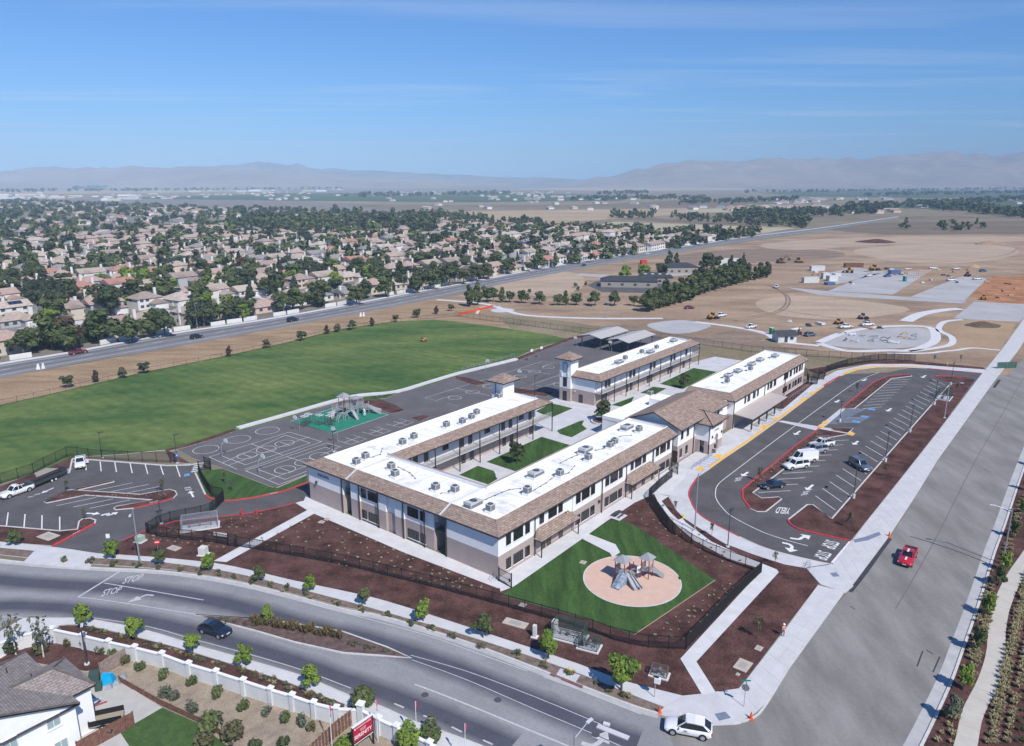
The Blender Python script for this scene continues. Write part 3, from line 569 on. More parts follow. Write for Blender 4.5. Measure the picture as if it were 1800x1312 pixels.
def arrow(b, tail, head, w=.35, z=.06, hd_=None):
    a, c = g(*tail, z), g(*head, z); d = (c - a); L = d.length; d.normalize(); n = Vector((-d.y, d.x, 0)); hl = hd_ or min(1.1, L * .45)
    k = c - d * hl; b.strip([a, k], w, z); b.sheet([k + n * w * 1.7, k - n * w * 1.7, c], z)
def barrow(b, pts, w, z, hl=1.2):                            # bent turn arrow
    q = gp(pts, z, 5); d = (q[-1] - q[-3]).normalized(); n = Vector((-d.y, d.x, 0)); b.strip(q, w, z); c = q[-1]
    b.sheet([c + n * w * 2, c - n * w * 2, c + d * hl], z)
tcache = {}
def textmesh(s, bold=0):
    if (s, bold) in tcache: return tcache[(s, bold)]
    cu = bpy.data.curves.new('lettering', 'FONT'); cu.body = s; cu.size = 1; cu.offset = bold; cu.resolution_u = 3
    o = bpy.data.objects.new('lettering', cu); COL.objects.link(o); dg = bpy.context.evaluated_depsgraph_get(); me = bpy.data.meshes.new_from_object(o.evaluated_get(dg))
    bpy.data.objects.remove(o); bpy.data.curves.remove(cu)
    vs = [v.co.copy() for v in me.vertices]; fs = [tuple(p.vertices) for p in me.polygons]; bpy.data.meshes.remove(me)
    x0, x1 = min(v.x for v in vs), max(v.x for v in vs); y0, y1 = min(v.y for v in vs), max(v.y for v in vs)
    vs = [((v.x - x0) / (x1 - x0), (v.y - y0) / (y1 - y0)) for v in vs]; tcache[(s, bold)] = (vs, fs); return vs, fs
def text3(b, s, o, ax, ay, m=0, bold=.012):                  # lettering filling the parallelogram o, o+ax, o+ay
    vs, fs = textmesh(s, bold); b.mesh([o + ax * x + ay * y for x, y in vs], fs, m)
def roadtext(b, s, bl_, br_, tl, z): 
    o = g(*bl_, z); text3(b, s, o, g(*br_, z) - o, g(*tl, z) - o)
# staff lot arrows and words
b = MB(); z = .06
arrow(b, Z1((830, 777)), Z1((960, 783)), .4); arrow(b, Z1((515, 533)), Z1((390, 588)), .3); arrow(b, (340, 874), (334, 863), .35)
for a, c in (((1030, 800), (1040, 775)), ((970, 798), (1030, 780))): line(b, Z1(a), Z1(c), .5, z)
arrow(b, Z1((1030, 802)), Z1((1135, 765)), .4)
roadtext(b, 'ONE', (324.5, 859.5), (336, 857.5), (323.5, 857.5), z); roadtext(b, 'WAY', (326, 863), (338, 861), (325.3, 860.8), z)
roadtext(b, 'WAY', (48, 875.5), (59, 873.5), (50, 873.3), z); roadtext(b, 'ONE', (60, 871), (70, 869), (61, 869), z)
struct('lane_arrow', b, white_p, lot1)
b = MB(); 
for i in range(5): line(b, (336 + i * 1.4, 830 - i * 3.4), (351 + i * 1.8, 827 - i * 3.2), .45, .06)
struct('crosswalk_marking', b, white_p, lot1)
b = MB(); b.sheet(gp([(323, 834), (333, 832), (334, 836), (324, 838)], .06), .06); struct('accessible_symbol', b, blue_p, lot1)
b = MB(); roadtext(b, 'FIRE LANE', (263, 884.5), (279, 880.8), (262.5, 883.3), .2); roadtext(b, 'FIRE LANE', (475, 869), (488, 866), (474.6, 868), .22); roadtext(b, 'FIRE LANE', (128, 940), (141, 933), (127.6, 939), .21); struct('kerb_lettering', b, white_p, lot1)
# visitor lot markings
b = MB(); b.strip(gp([Z1(p, (1150, 780), .17532) for p in ((1540, 1025), (1300, 960), (1050, 870), (780, 730), (690, 650), (625, 560), (615, 480), (650, 400), (800, 280), (1170, 0))] + [(1400, 747), (1455, 707), (1505, 672), (1545, 655)], .058, 5), .13, .058)
struct('lane_marking', b, white_p, lot2)
b = MB()
for t_, h_ in ((Z8((345, 690)), Z8((312, 712))), (Z8((688, 757)), Z8((652, 785))), (Z8((925, 527)), Z8((900, 546))), (Z8((620, 473)), Z8((590, 494))), (Z8((826, 310)), Z8((806, 323))), (Z8((1100, 354)), Z8((1078, 370))), (Z8((970, 198)), Z8((948, 210))), (Z8((1282, 180)), Z8((1262, 193)))): arrow(b, t_, h_, .45, .06)
for bl_, br_, tl in (((1300, 844.5), (1289, 843), (1302, 847)), ((1303, 840.5), (1293, 839), (1305, 842.5)), ((1420, 866.5), (1407, 865.5), (1423, 869)), ((1423, 863), (1411, 861), (1425, 865))):
    pass
roadtext(b, 'ONE', (1304, 838), (1292, 841), (1305.5, 840.5), .06); roadtext(b, 'WAY', (1302, 842), (1290, 844.5), (1303.5, 844.5), .06)
roadtext(b, 'ONE', (1423, 862), (1411, 865), (1424, 864.5), .06); roadtext(b, 'WAY', (1420, 866), (1407, 868.5), (1421, 869), .06)
roadtext(b, 'YIELD', (1391, 893.5), (1367, 891.5), (1386, 904), .06)
barrow(b, [(1389, 946), (1404, 948), (1410, 945), (1414, 944)], .5, .06); barrow(b, [(1375, 954), (1387, 957), (1392, 961), (1391, 965)], .5, .06)
roadtext(b, 'STOP', (1452, 948.5), (1442, 960), (1477, 955), .06); roadtext(b, 'STOP', (1439, 967), (1429, 979), (1463, 974), .06)
b.strip([g(1463, 990, .06), g(1497, 950, .06)], .45, .06)
struct('lane_arrow', b, white_p, lot2)
b = MB()
for (p0, p1, q0, q1, n) in (((1453, 745), (1470, 747), (1490, 719), (1525, 718), 15), ((1478, 744), (1512, 744), (1492, 734), (1530, 733), 5)):
    a0, a1, b0, b1 = g(*p0), g(*p1), g(*q0), g(*q1)
    for i in range(n): f = (i + .5) / n; b.strip([a0.lerp(b0, f), a1.lerp(b1, f)], .2, .058)
struct('access_aisle_marking', b, mat('pale_blue_paint', (.30, .40, .55), .8), lot2)
b = MB()
for p in ((1505, 742), (1520, 733), (1532, 720)): q = g(*p); b.cbox((q.x, q.y, .06), (1.6, 1.6, .004), TH)
struct('accessible_symbol', b, blue_p, lot2)
# main road markings
mr_ = bpy.data.objects['main_road']; z = .036; b = MB()
L_ = lambda pts, w=.12, sm=3: b.strip(gp(pts, z, sm), w, z)
L_([(183, 1025), (260, 1038), (358, 1055)], .16); L_([(210, 1005), (137, 1050)], .3, 0); L_([(137, 1050), (190, 1056), (344, 1080)], .14)
L_([(-300, 968), (0, 990), (86, 998), (293, 1010), (413, 1029), (517, 1054), (600, 1076), (672, 1095), (760, 1120), (844, 1150), (927, 1180)], .12); L_([(955, 1190), (1030, 1217), (1127, 1256)], .12)
L_([(155, 1085), (258, 1101), (344, 1125), (448, 1153), (537, 1180), (617, 1210)], .12); L_([(-200, 1100), (0, 1085), (40, 1086)], .12)
for a, c in (((693, 1237), (710, 1244)), ((744, 1258), (760, 1264)), ((794, 1278), (812, 1287)), ((849, 1301), (866, 1309))): L_([a, c], .2, 0)
L_([(729, 1203), (800, 1230), (900, 1271), (999, 1312), (1060, 1340)], .22)
L_([(724, 1160), (820, 1195), (940, 1247), (1040, 1289), (1100, 1316)], .1); L_([(722, 1152), (820, 1180), (940, 1225), (1060, 1275)], .1)
roadtext(b, 'STOP', (177, 1049), (210, 1042), (184, 1037), z); roadtext(b, 'STOP', (214, 1027), (247, 1020), (222, 1015), z)
barrow(b, [(270, 1047), (258, 1046), (250, 1049), (245, 1051)], .3, z, 1.6); arrow(b, (168, 1095), (186, 1097), .3, z)
barrow(b, [(1022, 1306), (1040, 1311), (1052, 1306), (1056, 1302)], .5, z, 1.6)
struct('road_marking', b, worn_p, mr_)
hole = mat('cast_iron_cover', (.07, .07, .075), .7, .4)
for p in ((747, 1222), (787, 1268), (875, 1231), (1047, 1292)): q = g(*p); b = MB(); b.cyl((q.x, q.y, .02), (q.x, q.y, .045), .42, n=16); b.obj('manhole_cover', hole, mr_)
# tarred seams, tyre marks and a painted street light shadow on the side road
b = MB(); sj = mat('asphalt_joint', (.13, .125, .125), .9, .2)
for f in (.42,):
    L1 = gp(KR[9:17], 0, 3); L2 = [min(gp(KE, 0, 6), key=lambda q: (q - p).length) for p in L1]; b.strip([p.lerp(q, f) for p, q in zip(L1, L2)], .07 + .05 * (f == .42), .031)
struct('paving_joint', b, sj, bpy.data.objects['side_road'])
tar = mat('tar_and_painted_shadow', (.05, .05, .055), .8, .2, var=.3, scale=2); b = MB()
b.strip(gp([(1563, 946), (1545, 970), (1520, 1005), (1492, 1040)], .03, 3), .9, .034); b.strip(gp([(1600, 943), (1640, 955), (1690, 972), (1735, 990)], .03, 2), .22, .034)  # the thin second strip is a street light's cast shadow, painted dark
b.strip(gp([(1747, 682), (1757, 668)], .03), .7, .034)
for a, c in (((1494, 1066), (1503, 1072)), ((1622, 1145), (1612, 1172)), ((1628, 1143), (1640, 1150)), ((1652, 1155), (1640, 1182))): b.strip([g(*a), g(*c)], .16, .034)
struct('tar_seam_and_shadow', b, tar, bpy.data.objects['side_road'])
# playground lines
b = MB(); z = .08
def Z2(p): return (300 + p[0] * .18296, 660 + p[1] * .18296)
for a, c in (((370, 785), (1140, 545)), ((1140, 545), (1450, 637)), ((1450, 637), (710, 905)), ((370, 785), (640, 905)), ((500, 840), (1105, 575)), ((1105, 575), (1340, 650)), ((1340, 650), (720, 860)), ((480, 770), (720, 860)), ((770, 657), (1075, 765)), ((555, 865), (1330, 590)),
             ((720, 917), (1500, 650)), ((1500, 650), (1640, 690)), ((720, 917), (1040, 1050)), ((1040, 1050), (1310, 950)), ((840, 905), (1490, 690)), ((1490, 690), (1620, 740)), ((840, 905), (1100, 1000)), ((1100, 1000), (1310, 920)), ((1115, 780), (1330, 850)), ((945, 1000), (1310, 870)), ((1620, 690), (1440, 770))):
    line(b, Z2(a), Z2(c), .1, z)
def ring(c, r, w=.1): q = g(*c, z); b.strip(circ(Vector((q.x, q.y, 0)), r, 28), w, z, closed=True)
for c in ((735, 770), (1095, 653), (918, 710), (1100, 905), (1290, 835), (1430, 775)): ring(Z2(c), 2.0)
for c in ((340, 712), (648, 615), (930, 532)): ring(Z2(c), 2.6)
for a, c in (((690, 755), (780, 790)), ((1050, 640), (1140, 670)), ((1050, 888), (1150, 925))): line(b, Z2(a), Z2(c), .1, z)
Zs = lambda p: (500 + p[0] * .13333, 680 + p[1] * .13333)
for q in (((700, 710), (905, 635), (1080, 690), (870, 765)), ((1025, 597), (1210, 530), (1400, 580), (1215, 650)), ((1340, 490), (1525, 425), (1705, 465), (1525, 540))):
    P4 = [g(*Zs(p), z) for p in q]; b.strip(P4, .1, z, closed=True)
    for i in (0, 1): b.strip([P4[i].lerp(P4[i + 1], .5), P4[i + 2].lerp(P4[(i + 3) % 4], .5)], .1, z)
for u0, v0 in ((58, 47), (58, 61), (86, 47), (86, 61), (112, 47)):
    b.strip([lw(u0, v0), lw(u0 + 24, v0), lw(u0 + 24, v0 + 12), lw(u0, v0 + 12)], .1, z, closed=True); b.strip([lw(u0 + 12, v0), lw(u0 + 12, v0 + 12)], .1, z)
    for du in (5, 12, 19): b.strip(circ(lw(u0 + du, v0 + 6), 1.8, 20), .1, z, closed=True)
    for du in (0, 18.5): b.strip([lw(u0 + du, v0 + 4), lw(u0 + du + 5.5, v0 + 4), lw(u0 + du + 5.5, v0 + 8), lw(u0 + du, v0 + 8)], .1, z, closed=True)
struct('court_marking', b, white_p, bpy.data.objects['playground_asphalt'])
# utility lids in the beds
for i, (c, s, lab) in enumerate((((1306, 1170), (2.2, 1.6), 'large pale concrete vault lid in mulch near the corner pavement'), ((1334, 1140), (1, .8), 'small pale concrete lid in mulch below the worker'), ((1297, 1186), (.5, .4), 'tiny pale valve lid in mulch beside the large vault lid'),
        ((906, 1096), (3.2, 1.4), 'long tan vault lid in mulch left of the utility cabinets'), ((85, 943), (3, 2), 'wide tan vault lid in mulch beside the staff lot driveway'), ((306, 964), (2, 1.2), 'pale vault lid in mulch beside the no entry sign'),
        ((565, 918), (.9, .9), 'square white drain lid in mulch near the school walk'), ((575, 913), (.8, .8), 'smaller white drain lid near the school walk corner'), ((1025, 989), (.9, .9), 'white drain box in the lawn left of the play circle'), ((919, 1064), (.9, .8), 'white drain box in the lawn beside the iron fence'))):
    q = g(*c, .15); b = MB(); b.cbox((0, 0, .02), (s[0], s[1], .08)); 
    o = b.obj('vault_lid', mat('vault_concrete', (.44, .39, .34), .9, .1, var=.08, scale=2)); o.location = (q.x, q.y, .15); o.rotation_euler = (0, 0, TH if i < 3 else -.45); o['label'] = lab; o['category'] = 'utility lid'
    k = MB(); k.cbox((0, 0, .065), (s[0] * .5, s[1] * .5, .012)); k.obj('cover_plate', mat('lid_plate', (.33, .31, .29), .8), o)
# ================================================================== the school
door_m = mat('door_brown', (.075, .045, .04), .5, .4)
soff = mat('soffit', (.20, .17, .155), .9)
balc = mat('balcony_concrete', (.46, .45, .45), .85, .2)
rail_m = mat('rail_grey', (.40, .40, .41), .5, .4)
school_bits = {}
def roofobj(mb, parent, name='tile_roof', m=None):
    me = mb.data(name, [m or tile, trim_d, soff]); uv_planar(me); return put(name, me, parent)
def mansard(parent, outer, inner, ze, zi, fascia=.24, closed=False, name='tile_roof'):
    b = MB(); n = len(outer)
    for i in range(n if closed else n - 1):
        j = (i + 1) % n; A, B_, C_, D = (*outer[i], ze), (*outer[j], ze), (*inner[j], zi), (*inner[i], zi)
        nrm = (Vector(B_) - Vector(A)).cross(Vector(D) - Vector(A))
        if nrm.z < 0: A, B_, C_, D = D, C_, B_, A
        b.face([A, B_, C_, D], 0)
        A, B_ = (*outer[i], ze), (*outer[j], ze); d = Vector((0, 0, -fascia))
        b.face([Vector(A) + d, Vector(B_) + d, B_, A], 1)
        b.face([Vector(A) + d, Vector(B_) + d, (*inner[j], ze - fascia), (*inner[i], ze - fascia)], 2)
    r = roofobj(b, parent, name)
    c = MB()                                                # hip caps at the corners, gutter along the eave
    for i in range(n):
        if 0 < i < n - 1 or closed: c.bar((*outer[i], ze + .03), (*inner[i], zi + .03), .2, .07, 0)
    for i in range(n if closed else n - 1): j = (i + 1) % n; c.bar((*outer[i], ze - .09), (*outer[j], ze - .09), .1, .13, 1)
    c.obj('gutter', [mat('ridge_tile', (.27, .19, .155), .85, .2), trim_d], r)
    return r
wcache = {}
def window(parent, x, y, z, rz, w, h, nv=1, nh=0):
    k = (round(w, 2), round(h, 2), nv, nh)
    if k not in wcache:
        f = MB(); t, d = .07, .09
        f.box(0, -d, 0, w, 0, t); f.box(0, -d, h - t, w, 0, h); f.box(0, -d + .004, t, t, 0, h - t); f.box(w - t, -d + .004, t, w, 0, h - t)
        for i in range(1, nv + 1): f.box(w * i / (nv + 1) - .025, -d * .7, t, w * i / (nv + 1) + .025, 0, h - t)
        for i in range(1, nh + 1): f.box(t, -d * .6, h * i / (nh + 1) - .02, w - t, 0, h * i / (nh + 1) + .02)
        p = MB(); p.box(t, -.022, t, w - t, 0, h - t)
        s = MB(); s.box(-.08, -.13, -.11, w + .08, 0, -.003)
        wcache[k] = (f.data('window', trim_d), p.data('pane', glass_d), s.data('sill', white_w))
    f, p, s = wcache[k]; o = put('window', f, parent, (x, y, z), rz=rz)
    put('pane', p, o); put('sill', s, o); return o
dcache = {}
def door(parent, x, y, z, rz, w=.95, h=2.15, m=None):
    k = (w, h, m)
    if k not in dcache:
        d = MB(); d.box(0, -.05, 0, w, 0, h); d.box(-.07, -.08, 0, -.003, 0, h + .07); d.box(w + .003, -.08, 0, w + .07, 0, h + .07); d.box(-.003, -.08, h + .003, w + .003, 0, h + .07)
        hd = MB(); hd.box(w - .16, -.1, 1.0, w - .1, -.05, 1.25); dcache[k] = (d.data('door', m or door_m), hd.data('handle', alu))
    o = put('door', dcache[k][0], parent, (x, y, z), rz=rz); put('handle', dcache[k][1], o); return o
def two_tone(parent, u0, v0, u1, v1, zt, split=3.5, top=None):  # stucco walls: taupe below, white above
    b = MB(); b.box(u0, v0, 0, u1, v1, split, 1); b.box(u0, v0, split, u1, v1, zt, 0); return b.obj('wall', [top or white_w, tan_w], parent)
def flat_roof(parent, pts, z, par=None, ph=.7, pt=.28):
    b = MB(); b.sheet(pts, z); o = b.obj('flat_roof', roof_w, parent)
    if par:
        k = MB(); k.strip([Vector((*p, 0)) for p in par], pt, z - .4, z + ph); k.obj('parapet', white_w, parent)
        k = MB(); k.strip([Vector((*p, 0)) for p in par], pt + .1, z + ph + .002, z + ph + .06); k.obj('coping', mat('coping_metal', (.36, .30, .27), .6, .4), parent)
    return o
def spouts(parent, pts, zt=6.7):
    for u, v in pts: b = MB(); b.cbox((u, v, zt / 2 + .05), (.13, .13, zt)); b.obj('downspout', trim_d, parent)
ZE, ZI, ZR = 6.9, 8.0, 7.45
# ---- main classroom building: three wings round a courtyard
SB = thing('school_building', 'large U-shaped two-storey school building with white roof and tiled eaves nearest the street corner', 'school building', C0, TH)
for a, c in ((0, 8.35), (18.9, 27.3), (27.9, 35.4), (46.3, 53.8)): two_tone(SB, a, .0, c, .5, ZE - .1)
two_tone(SB, 0.0, .5, 53.8, 10.35, ZE - .1)
for a, c in ((8.36, 18.89), (35.41, 46.29), (27.31, 27.89)): two_tone(SB, a, .28, c, .49, ZE - .1)
for a, c, d in ((10.36, 14.79, .3), (14.8, 19.3, .3), (19.31, 21.39, .0), (21.4, 23.5, .45), (23.51, 25.39, 0), (25.4, 29.9, .3), (29.91, 32.2, 0), (34.3, 43.6, 0)): 
    a2 = 13.0 if a == 10.36 else a
    two_tone(SB, d if d else .02, a2, 9.4, c, ZE - .1)
for a, c in ((10.36, 13.0), (32.2, 34.3)):                   # open stair halls through the front wing
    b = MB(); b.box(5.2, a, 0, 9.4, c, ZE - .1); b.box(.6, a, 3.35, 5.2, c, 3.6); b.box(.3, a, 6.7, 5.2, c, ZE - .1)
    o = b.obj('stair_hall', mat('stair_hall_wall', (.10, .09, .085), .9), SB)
    s = MB()
    for i in range(10): s.box(1.2 + i * .36, a + .15, .1 + i * .34, 1.56 + i * .36, a + 1.1, .18 + i * .34)
    s.obj('stair_flight', balc, o)
    s = MB()
    for i in range(14): s.box(.55, a + .1 + i * (c - a - .2) / 13, 3.6, .59, a + .13 + i * (c - a - .2) / 13, 4.65)
    s.box(.54, a, 4.65, .6, c, 4.7); s.obj('landing_rail', dark_m, o)
two_tone(SB, 9.41, 33.9, 54, 43.3, ZE - .1, 3.5, mat('stucco_pale_grey', (.62, .63, .65), .9, .2, var=.03, scale=.6))
two_tone(SB, .05, 43.31, 9.4, 43.6, ZE - .1)
# roofs
mansard(SB, [(55.0, -.55), (-.55, -.55), (-.55, 44.2), (54.8, 44.0)], [(55.0, 1.9), (1.9, 1.9), (1.9, 41.5), (54.8, 41.5)], ZE, ZI)
mansard(SB, [(10.2, 31.5), (57.3, 31.5), (57.3, 36)], [(10.2, 33.8), (54.7, 33.8), (54.7, 36)], ZE, ZI)
k = MB()
for i in range(16): k.box(4.9 + i * 3.1, 2.1, ZR + .002, 5.0 + i * 3.1, 10.5, ZR + .01); k.box(11.3 + i * 2.7, 34.0, ZR + .002, 11.4 + i * 2.7, 41.4, ZR + .01)
for i in range(7): k.box(2.1, 12.5 + i * 3, ZR + .002, 9.8, 12.6 + i * 3, ZR + .01)
k.obj('membrane_seam', mat('roof_seam', (.50, .49, .48), .8), SB, kind='stuff')
flat_roof(SB, [(1.9, 1.9), (55.0, 1.9), (55.0, 10.6), (9.9, 10.6), (9.9, 33.8), (54.7, 33.8), (54.7, 41.6), (1.9, 41.6)], ZR, [(54.95, 2.0), (54.95, 10.7), (10.05, 10.7), (10.05, 33.9)], .6)
k = MB()
for p, q in (((1.97, 1.97), (55.0, 1.97)), ((1.97, 1.97), (1.97, 41.5)), ((1.97, 41.5), (54.8, 41.5)), ((10.2, 33.75), (54.7, 33.75)), ((54.7, 33.8), (54.7, 41.5))): k.strip([Vector((*p, 0)), Vector((*q, 0))], .16, ZR - .1, ZI + .04)
k.obj('parapet', white_w, SB)
                                                            # low crickets that drain the flat roof
for a, c in (((2.1, 10.9), (9.8, 10.9)), ((2.1, 32.3), (9.8, 32.3))):
    k = MB(); k.mesh([(a[0], a[1] - 1.3, ZR + .004), (c[0], c[1] - 1.3, ZR + .004), (c[0], c[1] + 1.3, ZR + .004), (a[0], a[1] + 1.3, ZR + .004), (a[0], a[1], ZR + .3), (c[0], c[1], ZR + .3)], [(0, 1, 5, 4), (2, 3, 4, 5), (1, 2, 5), (3, 0, 4)]); k.obj('roof_cricket', roof_w, SB)
for v in (10.9, 32.6): k = MB(); k.bar((-.55, v, ZE + .05), (1.9, v, ZI + .05), .28, .1); k.obj('roof_joint', conc_w, SB)
# windows, street side
WU, WL, HU, HL = 4.55, .8, 1.7, 1.65
for grp in ((1.7, 2.85, 3.4, 5.7, 6.2, 7.35), (10.1, 11.3, 12.4, 14.7, 15.1, 16.3), (19.6, 21.0, 21.3, 23.7, 24.05, 25.35), (28.6, 29.9, 30.2, 32.8, 33.1, 34.4), (37.7, 38.8, 39.3, 41.7, 42.1, 43.4), (46.7, 48.0, 48.45, 50.8, 51.25, 52.5)):
    rec = grp[0] in (10.1, 37.7)
    for i in range(0, 6, 2):
        w = grp[i + 1] - grp[i] - .08
        window(SB, grp[i] + .04, .28 if rec else 0, WU, 0, w, HU, 3 if i == 2 else 1, 1)
        if not rec: window(SB, grp[i] + .04, 0, WL, 0, w, HL, 3 if i == 2 else 1, 1)
for u in (10.7, 12.15, 15.4, 37.7, 39.1, 42.3): door(SB, u, .28, .15, 0)
for v1, v0 in ((29.75, 28.55), (28.1, 25.55), (18.75, 16.3), (15.95, 14.85)):
    w = v1 - v0 - .06
    window(SB, .3, v1 - .03, 4.3, -pi / 2, w, 1.6, 3 if w > 2 else 1, 1); window(SB, .3, v1 - .03, .55, -pi / 2, w, 1.55, 3 if w > 2 else 1, 1)
for a, c in ((8.5, 18.75), (35.6, 46.15)):                   # tiled canopies over the ground-floor doors
    b = MB(); zb, zt = 2.95, 4.15; o0, o1 = (a - .1, -1.5, zb), (c + .1, -1.5, zb); i0, i1 = (a + 1, .24, zt), (c - 1, .24, zt); w0, w1 = (a - .1, .24, zb), (c + .1, .24, zb)
    b.face([o0, o1, i1, i0], 0); b.face([w0, o0, i0], 0); b.face([o1, w1, i1], 0); d = Vector((0, 0, -.16))
    b.face([Vector(o0) + d, Vector(o1) + d, o1, o0], 1); b.face([Vector(w0) + d, Vector(o0) + d, o0, w0], 1); b.face([Vector(o1) + d, Vector(w1) + d, w1, o1], 1); b.face([Vector(w0) + d, Vector(w1) + d, Vector(o1) + d, Vector(o0) + d], 2)
    r = roofobj(b, SB, 'canopy')
    for u in (a + .15, c - .15): p = MB(); p.cbox((u, -1.3, 1.4), (.14, .14, 2.8)); p.obj('post', trim_d, r)
spouts(SB, [(8.55, -.1), (27.6, -.1), (35.7, -.1), (46.0, .1), (53.6, -.1)])
for v in (10.1, 14.72, 19.42, 25.3, 30.0, 34.45): b = MB(); b.cbox((-.08, v, 3.35), (.14, .14, 6.7)); b.obj('downspout', trim_d, SB)
for u, v, z in ((-.18, 41.3, 4.0), (16.9, .1, 3.9), (26.6, -.18, 2.6)): b = MB(); b.cbox((u, v, z), (.3, .3, .45)); b.obj('wall_lamp', dark_m, SB)
b = MB(); text3(b, 'BUILDING', Vector((-.03, 40.9, 5.3)), Vector((0, -3.0, 0)), Vector((0, 0, .5)), 0, .03); b.obj('wall_lettering', dark_m, SB)
# courtyard gallery of the rear wing
b = MB(); b.box(9.9, 31.55, 3.35, 57, 33.88, 3.62); b.obj('balcony_slab', balc, SB)
def gallery(P, u0, u1, vr, posts, vw, zt=6.9):
    r = MB(); r.box(u0, vr, 4.6, u1, vr + .06, 4.68); r.box(u0, vr, 3.75, u1, vr + .05, 3.8); r.box(u0, vr, 4.2, u1, vr + .04, 4.24)
    n = int((u1 - u0) / 1.5)
    for i in range(n + 1): u = u0 + (u1 - u0) * i / n; r.box(u - .03, vr, 3.62, u + .03, vr + .06, 4.6)
    rr = r.obj('balcony_railing', rail_m, P)
    r = MB(); nb = int((u1 - u0) / .14)
    for i in range(nb): u = u0 + .07 + i * .14; r.box(u, vr + .02, 3.8, u + .022, vr + .035, 4.6)
    r.obj('balusters', rail_m, rr, kind='stuff')
    for u in posts: p = MB(); p.cbox((u, vr - .12, zt / 2), (.16, .16, zt)); p.obj('post', trim_d, P)
    for u in posts[1:-1]: p = MB(); p.bar((u, vr, 2.9), (u + .05, vr + 1.9, 3.35), .09); p.obj('brace', trim_d, P)
gallery(SB, 10, 57, 31.55, [13.2, 19.5, 26.2, 32.2, 38.4, 44.3, 49.9, 57.1], 33.9)
for u in (16.2, 19, 29, 31.5, 42, 44.5, 51.5): door(SB, u, 33.88, 3.62, 0, 1.0, 2.3, dark_m); door(SB, u + .4, 33.88, .1, 0, 1.0, 2.3, dark_m)
for u in (24, 36.5, 48): window(SB, u, 33.88, 4.5, 0, 1.6, 1.5, 1)
# stair tower of the rear wing
def tower(P, u0, v0, u1, v1, zt=11.2, ap=12.9):
    b = MB(); b.box(u0, v0, 0, u1, v1, 3.5, 1); b.box(u0, v0, 3.5, u1, v1, zt, 0); t = b.obj('stair_tower', [white_w, tan_w], P)
    o = .95; c = ((u0 + u1) / 2, (v0 + v1) / 2); q = [(u0 - o, v0 - o), (u1 + o, v0 - o), (u1 + o, v1 + o), (u0 - o, v1 + o)]
    b = MB()
    for i in range(4):
        A, B_ = (*q[i], zt + .1), (*q[(i + 1) % 4], zt + .1); b.face([A, B_, (*c, ap)], 0); d = Vector((0, 0, -.28))
        b.face([Vector(A) + d, Vector(B_) + d, B_, A], 1)
    b.face([(*p, zt - .18) for p in reversed(q)], 2); r = roofobj(b, t, 'tower_roof')
    return t
t = tower(SB, 51.1, 40.8, 55.0, 44.2)
p = MB(); p.cbox((51.02, 43, 9.4), (.12, .12, 3.6)); p.obj('downspout', trim_d, t)
# ---- second classroom building with its own tower
S2 = thing('school_building', 'long two-storey classroom block behind with open balcony and clock-style arched stair tower', 'school building', C0, TH)
grey_w = MATS['stucco_pale_grey']
two_tone(S2, 79.6, 34.4, 135.6, 42.2, ZE - .1, 3.5, white_w)
mansard(S2, [(79.0, 42.4), (79.0, 32.3), (136.8, 32.3), (136.8, 36)], [(81.5, 41.3), (81.5, 34.7), (134.9, 34.7), (134.9, 36)], ZE, ZI)
flat_roof(S2, [(81.4, 34.6), (135, 34.6), (135, 42.1), (81.4, 42.1)], ZR, [(135.3, 34.7), (135.3, 42), (82.3, 42)], .5)
k = MB(); k.strip([Vector((81.57, 41.2, 0)), Vector((81.57, 34.77, 0)), Vector((135, 34.77, 0))], .16, ZR - .1, ZI + .04); k.obj('parapet', white_w, S2)
b = MB(); b.box(79.6, 32.5, 3.35, 136.4, 34.38, 3.62); b.obj('balcony_slab', balc, S2)
gallery(S2, 79.6, 136.4, 32.5, [79.7, 86, 92, 98.5, 104.7, 111, 117.3, 123.6, 130, 136.3], 34.4)
for u in (84.5, 86, 97, 99, 108.5, 110.5, 121, 123, 131): door(S2, u, 34.38, 3.62, 0, 1.0, 2.3, dark_m); door(S2, u - 1.5, 34.38, .1, 0, 1.0, 2.3, dark_m)
door(S2, 79.58, 38.9, .1, -pi / 2); b = MB(); b.cbox((79.5, 40.3, 2.9), (.3, .3, .3)); b.obj('wall_lamp', conc_w, S2)
t = tower(S2, 78.8, 41.2, 82.2, 44.6)
b = MB(); b.box(78.74, 42.3, 0, 78.79, 43.5, 2.7, 0); b.box(78.74, 42.3, 3.9, 78.79, 43.5, 6.4, 0); b.obj('stair_opening_shade', mat('painted_opening_shade', (.04, .035, .035), .9), t)  # flat dark panels: the stair openings' shade is put into their colour
a = MB(); n = 14; A0 = [(78.72, 42.9 + .62 * cos(pi * i / n), 9.7 + .62 * sin(pi * i / n)) for i in range(n + 1)] + [(78.72, 42.28, 8.0), (78.72, 43.52, 8.0)]
a.face(A0, 0); a.obj('arched_panel', grey_w, t)
fr = MB()
for p, q in zip(A0, A0[1:] + A0[:1]): fr.bar(p, q, .12, .12)
fr.obj('arch_frame', mat('arch_trim_blue', (.05, .07, .13), .6), t)
fr = MB(); fr.box(78.66, 41.75, 6.6, 78.79, 42.15, 7.9); fr.box(78.66, 43.7, 6.6, 78.79, 44.1, 7.9); fr.obj('pilaster', white_w, t)
